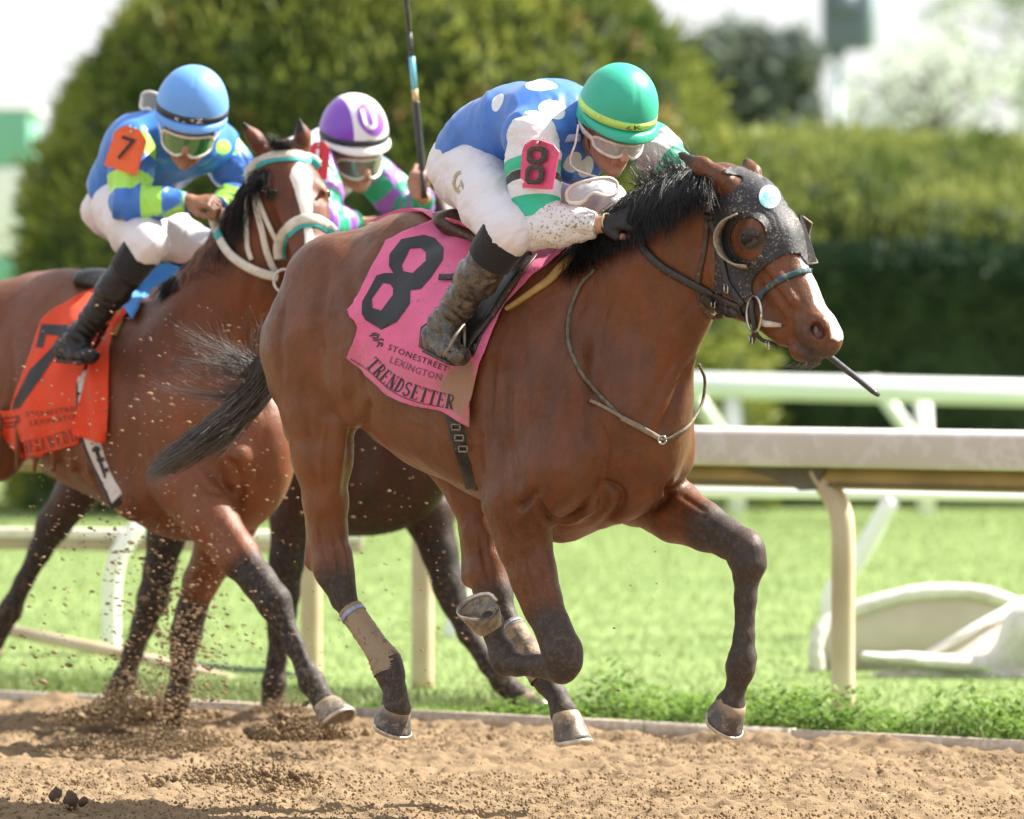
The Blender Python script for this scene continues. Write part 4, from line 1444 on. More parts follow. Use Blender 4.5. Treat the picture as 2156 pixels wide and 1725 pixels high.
    # neck
    b.chain([(P(1225, 690, 0), (.26, .15)), (P(1310, 620, 0), (.235, .125)), (P(1390, 545, -.005), (.185, .105)), (P(1455, 480, -.01), (.150, .09)), (P(1510, 430, -.01), (.115, .075))], .06, L)
    b.seg(P(1370, 790, 0), P(1440, 660, 0), (.14, .10), (.085, .06), .07, L)
    b.seg(P(1440, 660, 0), P(1485, 590, 0), (.075, .05), (.08, .06), .05, L)
    # head
    e = .0
    b.seg(P(1530, 415, e), P(1585, 455, e), (.095, .068), (.10, .085), .04, L)
    b.seg(P(1585, 455, e), P(1622, 520, e), (.10, .085), (.095, .082), .03, L)
    b.seg(P(1622, 520, e), P(1672, 620, e), (.095, .080), (.070, .055), .03, L)
    b.seg(P(1672, 620, e), P(1722, 700, e), (.070, .055), (.055, .052), .03, L)
    b.seg(P(1535, 545, .028), P(1560, 610, .03), (.105, .045), (.085, .036), .03, L)     # near cheek
    b.seg(P(1570, 540, -.03), P(1590, 610, -.03), (.105, .045), (.08, .036), .03, L)
    b.seg(P(1562, 612, .02), P(1655, 700, .015), (.075, .034), (.042, .036), .03, L)      # jaw bars
    b.seg(P(1722, 692, e), P(1738, 712, e), (.056, .056), (.05, .052), .02, L)             # muzzle
    b.seg(P(1690, 735, e), P(1712, 742, e), (.038, .040), (.032, .036), .016, L)           # chin and lower lip
    b.seg(P(1738, 722, e), P(1740, 735, e), (.036, .042), (.026, .036), .014, L)         # upper lip
    for sg in (1, -1):
        b.seg(P(1600, 530, .075 * sg), P(1672, 632, .055 * sg), (.008, .008), (.006, .006), .035, L)  # facial crest
        b.ball(P(1590 + 0 * sg, 478, .085 * sg), (.026, .018), .03, L)            # brow
        b.ball(P(1580, 503, .078 * sg), (.034, .026), .02, L)
        b.seg(P(1560, 499, .100 * sg), P(1576, 489, .104 * sg), .008, .009, .008, L)      # lids
        b.seg(P(1576, 489, .104 * sg), P(1594, 495, .100 * sg), .009, .007, .008, L)
        b.seg(P(1560, 507, .100 * sg), P(1577, 517, .101 * sg), .006, .007, .008, L)
        b.seg(P(1577, 517, .101 * sg), P(1594, 509, .099 * sg), .007, .006, .008, L)
        b.ball(P(1722, 692, .036 * sg), (.044, .028), .018, L)                     # nostril rim
    for sg in (1, -1):
        b.seg(P(1720, 688, .095 * sg), P(1716, 694, .030 * sg), (.022, .022), (.013, .013), .008, L, '-')
        b.seg(P(1732, 700, .090 * sg), P(1724, 704, .028 * sg), (.020, .020), (.012, .012), .008, L, '-')
    b.seg(P(1664, 708, .09), P(1700, 728, .075), .004, .004, .008, L, '-')                  # mouth line
    b.seg(P(1700, 728, .075), P(1738, 752, .05), .006, .006, .008, L, '-')
    # ears
    b.chain([(P(1545, 400, .05), (.030, .026)), (P(1515, 378, .065), (.036, .028)), (P(1478, 352, .075), (.030, .022)), (P(1438, 328, .08), (.010, .008)), (P(1428, 322, .08), (.004, .004))], .015, L)
    b.chain([(P(1588, 392, -.05), (.030, .026)), (P(1583, 366, -.06), (.030, .024)), (P(1574, 346, -.065), (.017, .014)), (P(1570, 335, -.065), (.005, .005))], .015, L)
    b.seg(P(1520, 372, .115), P(1450, 330, .10), (.016, .016), (.004, .004), .006, L, '-')
    V, Q = b.mesh(.0065, smooth=1)
    # fine relief of muscle and vein
    Nn = vnormals(V, Q)
    V = V + Nn * (.0022 * fbm(V, 9, 3, 3) + .0012 * fbm(V, 26, 2, 4))[:, None]
    bv0 = bvh_of(V, Q)
    G = [([(1085, 1072), (1108, 1058), (1136, 1028)], .014, -.013), ([(1133, 1050), (1140, 1078), (1160, 1097), (1190, 1099), (1225, 1078), (1268, 1024)], .015, -.022),
         ([(1262, 1010), (1308, 1038), (1302, 1078), (1264, 1108)], .014, -.018), ([(1411, 1012), (1398, 1052), (1370, 1070)], .013, -.016), ([(1330, 985), (1345, 1020), (1330, 1060)], .02, -.006),
         ([(1235, 600), (1195, 700), (1165, 800), (1150, 900)], .030, -.010), ([(1075, 780), (1072, 880), (1085, 980), (1095, 1040)], .016, -.006), ([(1040, 740), (1030, 860), (1034, 960)], .018, -.007),
         ([(1495, 690), (1450, 780), (1415, 860), (1385, 930)], .020, -.012), ([(1290, 600), (1262, 690), (1250, 790), (1262, 880)], .022, -.008), ([(1440, 720), (1395, 800), (1350, 900)], .016, -.006),
         ([(1350, 560), (1330, 640), (1340, 740)], .03, -.005), ([(690, 545), (676, 620), (668, 700), (684, 770)], .022, -.009), ([(735, 560), (748, 650), (760, 750), (775, 845)], .022, -.009),
         ([(778, 840), (768, 890), (742, 935)], .018, -.012), ([(636, 800), (650, 900), (664, 1000)], .014, -.006), ([(600, 640), (588, 720), (596, 800)], .018, -.006),
         ([(1128, 1170), (1150, 1250), (1168, 1320)], .009, -.006), ([(1096, 1150), (1112, 1220), (1128, 1280)], .010, -.005), ([(1400, 1090), (1460, 1120), (1510, 1140)], .012, -.005), ([(1430, 1040), (1490, 1080)], .010, -.004),
         ([(1552, 1240), (1551, 1300), (1548, 1355)], .006, -.005), ([(1573, 1235), (1572, 1300), (1570, 1350)], .005, .0015), ([(1165, 1412), (1120, 1416), (1085, 1413)], .006, -.004),
         ([(716, 1130), (728, 1180), (730, 1225)], .008, .005), ([(700, 1120), (712, 1180), (716, 1230)], .008, -.006), ([(672, 1110), (680, 1170), (700, 1225)], .009, -.005),
         ([(1008, 1120), (1018, 1180), (1030, 1230)], .009, -.006), ([(1532, 640), (1548, 655), (1575, 668)], .008, -.006), ([(1640, 640), (1652, 660), (1668, 672)], .005, .002), ([(1600, 560), (1632, 610), (1668, 655)], .010, -.004),
         ([(1690, 676), (1700, 690), (1702, 712)], .006, -.004), ([(1655, 560), (1668, 600), (1690, 640)], .010, -.003), ([(1560, 690), (1520, 640), (1512, 590)], .012, -.006),
         ([(1665, 712), (1690, 735), (1715, 752)], .005, -.005), ([(1480, 600), (1440, 660), (1400, 700)], .014, -.004), ([(820, 500), (830, 640), (850, 760)], .03, -.003), ([(880, 870), (940, 930), (985, 960)], .012, .003),
         ([(1200, 900), (1210, 960), (1200, 1020)], .012, -.003), ([(1110, 620), (1120, 700), (1128, 780)], .022, .005), ([(1010, 900), (1014, 960), (1020, 1010)], .012, -.008), ([(900, 900), (860, 880), (830, 850), (800, 840)], .007, .003), ([(1110, 1090), (1128, 1150), (1150, 1210)], .006, .003), ([(1640, 650), (1625, 620), (1632, 590)], .005, .0025), ([(1655, 650), (1668, 625)], .005, .0025), ([(690, 880), (676, 960), (682, 1040)], .007, .003), ([(1400, 1060), (1450, 1085), (1500, 1115)], .006, .003), ([(1260, 880), (1280, 940), (1272, 1000)], .009, -.004)]
    N0 = vnormals(V, Q); V = V + N0 * relief(V, N0, bv0, G)[:, None] * 1.35
    Nn = vnormals(V, Q)
    # colour marks
    s, l, z = f.loc(V)
    px, py = to_px(V)
    dark = np.zeros(len(V)); dust = np.clip((1.0 - z) / .9, 0, 1) * .8 + .15
    def near(a, bb, r, soft):
        d, t = segd(V, a, bb); return np.clip((r + soft - d) / soft, 0, 1)
    legs = [[P(720, 1255, .135), P(814, 1398, .12), P(831, 1505, .12)], [P(1060, 1290, -.14), P(1140, 1412, -.13), P(1184, 1510, -.13)],
            [P(1165, 1345, .175), P(1184, 1400, .17), P(1062, 1390, .155), P(1034, 1312, .15)], [P(1520, 1130, -.16), P(1573, 1185, -.16), P(1565, 1400, -.15), P(1545, 1500, -.15)]]
    for lg in legs:
        for a, bb in zip(lg[:-1], lg[1:]):
            dark = np.maximum(dark, near(a, bb, .055, .11) * .92)
    for q in ((645, 1120, .14, 650, 1190, .13), (985, 1110, -.15, 985, 1210, -.14)):
        dark = np.maximum(dark, near(P(*q[:3]), P(*q[3:]), .012, .04))
    hs = (px > 1470)
    dark = np.maximum(dark, near(P(1722, 705, 0), P(1730, 745, 0), .04, .06) * .72)        # smoky muzzle
    dark = np.maximum(dark, near(P(1425, 318, .08), P(1460, 338, .08), .004, .03))
    dark = np.maximum(dark, near(P(1568, 328, -.065), P(1572, 344, -.065), .01, .02))
    dark = np.maximum(dark, near(P(1570, 502, .105), P(1586, 504, .105), .024, .018) * 1.0)
    # chestnut-free white: blaze down the nose between and past the nostrils
    white = np.zeros(len(V))
    ax, tt = segd(V, P(1668, 560, 0), P(1752, 690, 0))
    sel = hs & (Nn @ np.array(f.f) > .1)
    lat = l - 0.0
    wv = 1 - np.abs(lat + .008) / (.024 + .030 * tt)
    white = np.where(sel & (ax < .12) & (tt > .0), np.clip(wv * 1.3, 0, 1) * (py < 716), 0)
    white = np.maximum(white, np.where(hs, near(P(1760, 682, 0), P(1760, 700, 0), .010, .025) * np.clip(1 - np.abs(l) / .05, 0, 1) * 1.6, 0))
    dust = np.where(hs, .25, dust * .6)
    chest = near(P(1300, 900, 0), P(1250, 1060, .1), .1, .35) * .0
    tan = np.clip(.9 - np.abs(z - .95) / .5, 0, 1) * np.clip((.1 - s) / .3, 0, 1) * .45 + np.clip((z - .8) / .4, 0, 1) * np.clip((.35 - s) * 2, 0, 1) * .15 * (z < 1.5)
    pink = np.zeros(len(V))
    for sg in (1,):
        d, t = segd(V, P(1716, 694, .040), P(1724, 704, .02)); pink = np.maximum(pink, np.clip(1.3 - d / .016, 0, 1))
    body = mesh_np('body', V, Q, M['bay8'], root, attrs=dict(dark=dark, white=white, dust=dust, tan=tan, pink=pink))
    bv = bvh_of(V, Q)
    eye_c = P(1577, 503, .0925)
    eyeball(root, eye_c, .024, M['eye'])
    eyeball(root, P(1580, 504, -.094), .019, M['eye'])
    # hooves
    fwd = f.f
    c_ = P(833, 1484, .12); hoof(root, c_, c_ - fwd * .032 - f.U * .066, fwd * .45 - f.U * .85, .130, f.L, M['hoof_dark'])
    hoof(root, P(1188, 1500, -.13), P(1198, 1566, -.13), fwd, .122, f.L, M['hoof'])
    c_ = P(1542, 1474, -.15); hoof(root, c_, c_ - fwd * .050 - f.U * .062, fwd * .6 - f.U * .75, .130, f.L, M['hoof_dark'])
    c_ = P(1033, 1322, .15); hoof(root, c_, c_ + Vector((-.026, -.034, .062)), Vector((-.8, .5, .2)), .132, f.L, M['hoof'], sole=True)
    return root, bv, f
R8, BV8, _ = horse8()

# ------------------------------------------------------------------ lettering
def arc(cx, cy, rx, ry, a0, a1, n=8):
    return [(cx + rx * math.cos(R(a0 + (a1 - a0) * k / n)), cy + ry * math.sin(R(a0 + (a1 - a0) * k / n))) for k in range(n + 1)]
TH, TK = .045, .14        # hair line and stem widths of the condensed serif letters
def glyph(ch):
    """strokes (polyline, width) on a box 0.5 wide, 1 high, in a condensed slab serif"""
    s = []
    def st(x, y0=0, y1=1, w=TK, serif=3):
        s.append(([(x, y0), (x, y1)], w))
        if serif & 1: s.append(([(x - .13, y0 + TH / 2), (x + .13, y0 + TH / 2)], TH))
        if serif & 2: s.append(([(x - .13, y1 - TH / 2), (x + .13, y1 - TH / 2)], TH))
    def ln(a, b, w): s.append(([a, b], w))
    W_ = .52
    if ch == 'T': st(.25, serif=1); ln((0, .975), (.5, .975), .05); ln((.02, .8), (.02, 1), .04); ln((.48, .8), (.48, 1), .04)
    elif ch in 'R': st(.13); s.append(([(.13, .975)] + arc(.26, .75, .15, .225, 90, -90) + [(.13, .525)], .07)); ln((.26, .52), (.43, .03), .12); ln((.38, .03), (.54, .03), TH)
    elif ch in 'EF':
        st(.13); ln((.13, .975), (.44, .975), TH); ln((.13, .52), (.34, .52), TH); ln((.43, .8), (.43, 1), .04); ln((.34, .42), (.34, .62), .04)
        if ch == 'E': ln((.13, .025), (.46, .025), TH); ln((.45, 0), (.45, .22), .04)
    elif ch == 'N': st(.10, w=TH); st(.44, w=TH); ln((.08, .97), (.44, .03), TK)
    elif ch == 'D': st(.13); s.append(([(.13, .975)] + arc(.2, .5, .25, .475, 90, -90, 12) + [(.13, .025)], .09))
    elif ch == 'S': s.append((arc(.25, .74, .17, .22, 20, 265, 12) + arc(.25, .27, .18, .23, 80, -160, 12), .10))
    elif ch == 'H': st(.11); st(.43); ln((.11, .5), (.43, .5), TH)
    elif ch == 'L': st(.13); ln((.13, .025), (.44, .025), TH); ln((.43, 0), (.43, .25), .05)
    elif ch == 'I': st(.2); W_ = .36
    elif ch == 'W': ln((.04, 1), (.2, 0), .1); ln((.2, 0), (.32, 1), TH); ln((.3, 1), (.46, 0), .1); ln((.46, 0), (.6, 1), TH); ln((-.04, .975), (.14, .975), TH); ln((.5, .975), (.66, .975), TH); W_ = .66
    elif ch == 'O': s.append((arc(.26, .5, .2, .47, 0, 360, 20), .09))
    elif ch == 'K': st(.12); ln((.12, .45), (.45, .97), TH); ln((.24, .58), (.46, .03), TK)
    elif ch == ' ': W_ = .25
    return s, W_

def stroke_tris(strokes, x0, sx, sy, wmul=1.0):
    V = []; T = []
    for pl, w in strokes:
        for (a, b) in zip(pl[:-1], pl[1:]):
            n = max(1, int(math.hypot(b[0] - a[0], b[1] - a[1]) / .3))
            for k in range(n):
                p = (a[0] + (b[0] - a[0]) * k / n, a[1] + (b[1] - a[1]) * k / n); q = (a[0] + (b[0] - a[0]) * (k + 1) / n, a[1] + (b[1] - a[1]) * (k + 1) / n)
                d = math.hypot(q[0] - p[0], q[1] - p[1]) + 1e-9
                nx, ny = -(q[1] - p[1]) / d * w * wmul / 2, (q[0] - p[0]) / d * w * wmul / 2
                i = len(V)
                V += [((p[0] + nx) * sx + x0, (p[1] + ny) * sy), ((p[0] - nx) * sx + x0, (p[1] - ny) * sy), ((q[0] - nx) * sx + x0, (q[1] - ny) * sy), ((q[0] + nx) * sx + x0, (q[1] + ny) * sy)]
                T += [(i, i + 1, i + 2), (i, i + 2, i + 3)]
    return V, T

def serif_word(word, wmul=1.0):
    V = []; T = []; x = 0
    for ch in word:
        s, w = glyph(ch)
        v, t = stroke_tris(s, x, 1, 1, wmul)
        T += [tuple(i + len(V) for i in q) for q in t]; V += v
        x += w + .06
    return np.array([(a, b, 0) for a, b in V]), np.array(T), x

def baseline_map(pts, height0, height1, width_units, vscale):
    """u in 0..width -> along the photo polyline, v up from it"""
    c = catmull([Vector((p[0], p[1], 0)) for p in pts], 10)
    L = [0]
    for a, b in zip(c[:-1], c[1:]): L.append(L[-1] + (b - a).length)
    def f(u, v):
        t = min(max(u / width_units, 0), 1) * L[-1]
        i = max(0, min(len(L) - 2, int(np.searchsorted(L, t)) - 1))
        k = (t - L[i]) / max(L[i + 1] - L[i], 1e-9)
        p = c[i].lerp(c[i + 1], k)
        d = (c[min(i + 1, len(c) - 1)] - c[max(i - 1, 0)]).normalized()
        h = height0 + (height1 - height0) * u / width_units
        up = Vector((d.y, -d.x, 0))
        q = p + up * (v / vscale * h)
        return q.x, q.y
    return f

def poly_sd(pts2, poly):
    """signed distance, positive inside"""
    P = np.asarray(pts2, float); ins = np.zeros(len(P), bool); dm = np.full(len(P), 1e9)
    n = len(poly); j = n - 1
    for i in range(n):
        a = np.array(poly[i], float); b = np.array(poly[j], float)
        d, _ = segd(P, a, b); dm = np.minimum(dm, d)
        c = (a[1] > P[:, 1]) != (b[1] > P[:, 1])
        with np.errstate(divide='ignore', invalid='ignore'):
            xx = (b[0] - a[0]) * (P[:, 1] - a[1]) / (b[1] - a[1]) + a[0]
        ins ^= c & (P[:, 0] < xx); j = i
    return np.where(ins, dm, -dm)

M['pink_cloth'] = mat('pink_cloth', (.82, .16, .36), .75, var=.12, vscale=9, attrs=(('stain', (.34, .20, .13), 1, (22, .7)), ('rim', (.55, .10, .17), 1)), bump=.25, bscale=140, dirt=.75, dirtcol=(.30, .15, .10), dscale=60, dthr=.66, sheen=.2, transl=.12)
M['black_print'] = mat('black_print', (.012, .014, .02), .55)
M['foam_yellow'] = mat('yellow_foam', (.46, .30, .10), .8, var=.35, vscale=30, bump=.4, bscale=120)
M['hood_black'] = mat('hood_cloth', (.022, .021, .027), .62, var=.4, vscale=60, bump=.5, bscale=130, dirt=.95, dirtcol=(.30, .26, .20), dscale=150, dthr=.655)
M['cyan_patch'] = mat('cyan_patch', (.42, .78, .84), .6)
M['cyan_ink'] = mat('cyan_ink', (.10, .50, .68), .6)
M['gum'] = mat('cup_edge', (.40, .34, .25), .7, var=.5, vscale=60, bump=.4)
M['wrap'] = mat('leg_wrap', (.20, .16, .12), .85, var=.4, vscale=26, bump=.7, bscale=90, dirt=.7, dirtcol=(.38, .28, .18), dscale=30, dthr=.48)
M['tape'] = mat('blue_tape', (.35, .42, .62), .5, var=.4, vscale=60)
M['cord'] = mat('muddy_cord', (.17, .15, .115), .8, var=.6, vscale=60, bump=.5, bscale=160)
M['cord_pale'] = mat('pale_keeper', (.25, .205, .145), .7, var=.4, vscale=60)
M['bluegreen'] = mat('noseband_braid', (.035, .10, .085), .8, var=1, vscale=70, var2=(.03, .05, .13), bump=.4, dirt=.6, dscale=100, dthr=.6)
M['bit_white'] = mat('bit_rubber', (.60, .55, .46), .5, var=.3, vscale=50)

def r2(rx, ry): return (658.8 + rx * .3889, 419.2 + ry * .3889)
def r8(rx, ry): return (1257.7 + rx * .3125, 269.5 + ry * .3125)

def saddle_cloth8():
    out = [(931, 458), (877, 484), (814, 509), (791, 555), (760, 625), (737, 656), (742, 672), (760, 686), (748, 718), (733, 754), (772, 786), (822, 831), (877, 855), (935, 866),
           (952, 874), (975, 889), (997, 899), (996, 847), (1013, 769), (1040, 699), (1067, 641), (1125, 579), (1195, 528), (1204, 518), (1150, 522), (1090, 510), (1010, 478)]
    root = empty('saddle_cloth', H8.T(-.1, 1.2, .3), 'pink saddle cloth with big black number 8 on the leading horse', 'saddle cloth')
    stain = [r2(740, 925), r2(690, 1010), r2(760, 1140), r2(870, 1240), r2(905, 1150), r2(900, 950), r2(880, 870)]
    def rip(p2, P):
        w = .011 * np.maximum(fbm(P * np.array([1, 1, 1]), 6, 2, 3), -.5) + .004 * fbm(P, 18, 2, 9)
        ph = (p2[:, 0] * .62 + p2[:, 1] * .35) * .055
        return w + .006 * np.sin(ph + 2.5 * vnoise(P, 5, 2)) + .010
    def at(p2, P):
        sd = poly_sd(p2, stain)
        rim = np.clip(1 - np.abs((p2[:, 0] - 1000) + (p2[:, 1] - 850) * .45) / 14, 0, 1) * (p2[:, 1] > 640) * .7
        low = np.clip((p2[:, 1] - 690 - (p2[:, 0] - 733) * .3) / 60, 0, 1) * .30
        return dict(stain=np.clip(np.maximum(np.clip(.5 + sd / 14, 0, 1), low), 0, 1), rim=rim)
    cloth = drape('cloth', [out], BV8, .010, M['pink_cloth'], root, step=6.5, thick=.003, ripple=rip, relax=4, attrs=at)
    bv = mesh_bvh(cloth)
    # far half, over the back
    V = []; n = 0
    xs = np.linspace(-.46, .16, 14)
    rows = []
    for q in xs:
        row = []
        for k in range(9):
            l = .03 - k * .045
            h, nr, _, _ = BV8.ray_cast(Vector(H8.T(q, 2.6, l)), Vector((0, 0, -1)))
            row.append(tuple(h + Vector((0, 0, .012))) if h is not None else None)
        rows.append(row)
    kmax = min(min(next((i for i, c in enumerate(r) if c is None), 9) for r in rows), 9)
    V = [c for r in rows for c in r[:kmax]]
    Q = [(i * kmax + k, i * kmax + k + 1, (i + 1) * kmax + k + 1, (i + 1) * kmax + k) for i in range(len(xs) - 1) for k in range(kmax - 1)]
    mesh_np('off_side_panel', V, np.array(Q), M['pink_cloth'], root)
    o8 = [r2(*p) for p in [(480, 218), (600, 195), (660, 212), (708, 265), (703, 330), (640, 425), (585, 487), (528, 495), (524, 570), (455, 665), (372, 708), (285, 655), (265, 620), (268, 555), (300, 500), (345, 415), (385, 402), (437, 402), (412, 365), (415, 300)]]
    h1 = [r2(*p) for p in [(525, 270), (585, 265), (612, 290), (612, 335), (540, 402), (490, 392), (482, 360)]]
    h2 = [r2(*p) for p in [(380, 455), (418, 460), (436, 485), (434, 520), (370, 605), (322, 590), (320, 540)]]
    drape('number', [o8, h1, h2], bv, .0022, M['black_print'], root, step=7, relax=0)
    V, T = text_tris('STONESTREET', space=1.12)
    fm = baseline_map([r2(403, 815), r2(480, 845), r2(560, 876), r2(640, 905), r2(722, 938)], 12.5, 12.5, V[:, 0].max(), V[:, 1].max())
    drape_tris('sponsor_name', V, T, fm, bv, .003, M['black_print'], root)
    V, T = text_tris('LEXINGTON', space=1.1)
    fm = baseline_map([r2(412, 885), r2(480, 912), r2(560, 945), r2(690, 985)], 14.5, 14, V[:, 0].max(), V[:, 1].max())
    o = drape_tris('sponsor_town', V, T, fm, bv, .003, M['thin_print'], root)
    V, T, w = serif_word('TRENDSETTER')
    fm = baseline_map([r2(283, 905), r2(360, 985), r2(450, 1045), r2(560, 1090), r2(660, 1120), r2(760, 1142)], 30, 31, w, 1.0)
    drape_tris('horse_name', V, T, fm, bv, .003, M['black_print'], root)
    lg = Geo(); pts = []
    strokes = [([(306, 742), (330, 735), (352, 742), (348, 756), (322, 750)], 9), ([(322, 762), (345, 768), (372, 756), (380, 768)], 7), ([(345, 800), (362, 784), (350, 776), (378, 782), (368, 800)], 8), ([(318, 728), (342, 726), (362, 738)], 6)]
    V = []; T = []
    for pl, w in strokes:
        v, t = stroke_tris([(pl, w)], 0, 1, 1)
        T += [tuple(i + len(V) for i in q) for q in t]; V += [(a, b, 0) for a, b in v]
    drape_tris('logo', np.array(V), np.array(T), lambda u, v: r2(u, v), bv, .003, M['black_print'], root)
    ribbon_on('edge_binding', [(1190, 534), (1122, 590), (1070, 650), (1036, 712), (1012, 780), (1000, 846), (998, 892)], bv, .004, .002, M['rim_maroon'], root, off=.006)
    ribbon_on('hem', [(738, 756), (775, 780), (824, 823), (878, 847), (934, 858)], bv, .0016, .001, M['rim_maroon'], root, off=.002)
    # foam pad under the front edge
    ribbon_on('foam_pad', [(1212, 538), (1186, 560), (1158, 588), (1130, 609), (1098, 632), (1067, 652)], BV8, .011, .011, M['foam_yellow'], root, off=.008, wfn=lambda t: 1.5 * (1 - .65 * t))
    return bv
M['rim_maroon'] = mat('rim_maroon', (.30, .06, .09), .8, var=.5, vscale=60)
M['thin_print'] = mat('grey_print', (.16, .05, .09), .6)
BVC8 = saddle_cloth8()

def tack8():
    f = H8; P = f
    # ---- saddle
    sd = empty('saddle', f.T(0, 1.7), 'small dark racing saddle under the leading jockey', 'saddle')
    b = Body()
    b.seg(P(975, 470, 0), P(1050, 510, 0), (.045, .11), (.04, .09), .03, tuple(f.L))
    b.seg(P(968, 462, 0), P(955, 452, 0), (.02, .10), (.012, .09), .03, tuple(f.L))
    b.seg(P(1050, 505, 0), P(1095, 500, 0), (.03, .07), (.03, .04), .03, tuple(f.L))
    V, Q = b.mesh(.006); mesh_np('seat', V, Q, M['brown_leather'], sd)
    drape('flap', [[(1000, 520), (1080, 540), (1118, 533), (1122, 545), (1088, 600), (1050, 655), (1018, 700), (997, 752), (968, 765), (958, 735), (985, 670), (1000, 600), (985, 545)]], BVC8, .008, M['leather'], sd, step=9, thick=.006)
    drape('girth_panel', [[(888, 690), (920, 668), (925, 735), (948, 760), (930, 760), (884, 731)]], BVC8, .008, M['purple_flap'], sd, step=9, thick=.005)
    ribbon_on('stirrup_leather', [(1116, 540), (1085, 580), (1052, 630), (1020, 680), (992, 716), (978, 740)], BVC8, .010, .003, M['leather'], sd, off=.024)
    ribbon_on('buckle_strap', [(1128, 536), (1098, 575), (1060, 625), (1035, 665)], BVC8, .006, .003, M['brown_leather'], sd, off=.022)
    ribbon_on('rear_tab', [(924, 583), (945, 583), (975, 580)], BVC8, .010, .003, M['leather'], sd, off=.016)
    # ---- girth
    ribbon_on('girth', [(952, 850), (962, 900), (974, 955), (992, 1030)], BV8, .036, .004, M['leather'], sd, off=.004, wfn=lambda t: 1 - .45 * t)
    for (x, y) in ((965, 893), (972, 915), (981, 938)):
        g = Geo(); c = surf(BV8, x, y, .016)
        for dx, dy in ((-13, 0), (13, 0)): pass
        g.tube([c + f.f * -.018, c + f.f * .018], .003, 6); g.tube([c + f.f * -.018 + f.U * -.016, c + f.f * .018 + f.U * -.016], .003, 6)
        g.tube([c + f.f * -.018, c + f.f * -.018 + f.U * -.016], .003, 6); g.tube([c + f.f * .018, c + f.f * .018 + f.U * -.016], .003, 6)
        g.build('buckle', M['steel_muddy'], sd)
    # ---- breast cord
    yk = empty('neck_strap', P(1300, 860, .2), 'thin muddy cord looped round the base of the leading horse\'s neck', 'neck strap')
    ribbon_on('cord', [(1254, 567), (1228, 592), (1210, 625), (1197, 668), (1197, 722), (1219, 777), (1242, 810), (1265, 835), (1312, 882), (1350, 903), (1394, 928)], BV8, .0055, .004, M['cord'], yk, off=.006)
    Geo().tube(catmull([surf(BV8, 1394, 928, .008), surf(BV8, 1413, 920, .008), surf(BV8, 1440, 900, .010), P(1462, 880, -.13), P(1479, 847, -.20), P(1484, 800, -.21), P(1472, 768, -.16)], 6), .0048, 8).build('cord', M['cord'], yk)
    ribbon_on('loose_end', [(1242, 843), (1270, 856), (1312, 880)], BV8, .005, .003, M['cord_pale'], yk, off=.016)
    ribbon_on('keeper', [(1308, 880), (1335, 893), (1362, 908), (1390, 924)], BV8, .008, .004, M['cord_pale'], yk, off=.013)
    c = surf(BV8, 1392, 927, .016)
    Geo().tube([c + Vector((.012 * math.cos(a), -.003, .012 * math.sin(a))) for a in np.linspace(0, 2 * math.pi, 13)], .0025, 6).build('buckle', M['steel'], yk)
    # ---- blinker hood
    hd = empty('blinker_hood', P(1600, 450, 0), 'black mud flecked blinker hood over the leading horse\'s face', 'blinkers')
    ho = [(1519, 363), (1539, 352), (1561, 354), (1601, 369), (1630, 388), (1651, 426), (1673, 448), (1690, 480), (1697, 513), (1702, 551), (1697, 558), (1680, 535), (1648, 538), (1617, 557), (1589, 585), (1583, 607), (1586, 629), (1580, 679), (1567, 673), (1558, 638), (1523, 619), (1505, 613), (1508, 551), (1500, 488), (1489, 445), (1491, 407), (1505, 413), (1530, 412), (1551, 398), (1564, 382), (1559, 373), (1539, 369)]
    hole = [(1576 + 38 * math.cos(a), 504 + 46 * math.sin(a)) for a in np.linspace(0, 2 * math.pi, 25)[:-1]]
    hood = drape('hood', [smooth_poly(ho, 2), hole], BV8, .006, M['hood_black'], hd, step=5, thick=.003, relax=1, ripple=lambda p2, Pn: .0018 * np.sin(np.hypot(p2[:, 0] - 1576, (p2[:, 1] - 504) * .85) * .55) * (np.hypot(p2[:, 0] - 1576, p2[:, 1] - 504) < 80) * (p2[:, 0] > 1590))
    bh = mesh_bvh(hood)
    drape('patch', [[(1620 + 22 * math.cos(a) - 3 * math.sin(a), 415 + 24 * math.sin(a) + 4 * math.cos(a)) for a in np.linspace(0, 2 * math.pi, 25)[:-1]]], bh, .002, M['cyan_patch'], hd, step=5, relax=0)
    V, T = text_tris('BC', shear=.2)
    drape_tris('patch_letters', V, T, lambda u, v: (1607 + u * 21 + v * 2, 416 + u * 13 - v * 22), bh, .004, M['cyan_ink'], hd)
    # near blinker cup: a low curved wall standing off the hood
    rimp = [(1563, 448), (1540, 460), (1527, 480), (1523, 505), (1530, 533), (1545, 551), (1562, 560), (1581, 560)]
    c = catmull([Vector((x, y, 0)) for x, y in rimp], 6)
    g = Geo(); V = []; n = len(c)
    for i, q in enumerate(c):
        base = surf(BV8, q.x, q.y, .008)
        if base is None: base = P(q.x, q.y, .09)
        t = i / (n - 1); hgt = .045 * math.sin(math.pi * min(1, max(0, t * .9 + .07))) ** .6
        cen = P(1576, 504, .09)
        inw = (cen - base); inw = inw - f.L * inw.dot(f.L); inw.normalize()
        tip = base + f.L * hgt + inw * hgt * .25
        V += [tuple(base), tuple(tip), tuple(tip - inw * .004), tuple(base - inw * .006)]
    Q = [(i * 4 + k, i * 4 + (k + 1) % 4, (i + 1) * 4 + (k + 1) % 4, (i + 1) * 4 + k) for i in range(n - 1) for k in range(4)]
    mesh_np('blinker_cup', V, np.array(Q), M['gum'], hd)
    rp = [Vector(V[i * 4 + 1]) for i in range(n)]
    Geo().tube(rp, .0028, 6).build('cup_rim', M['gum'], hd)
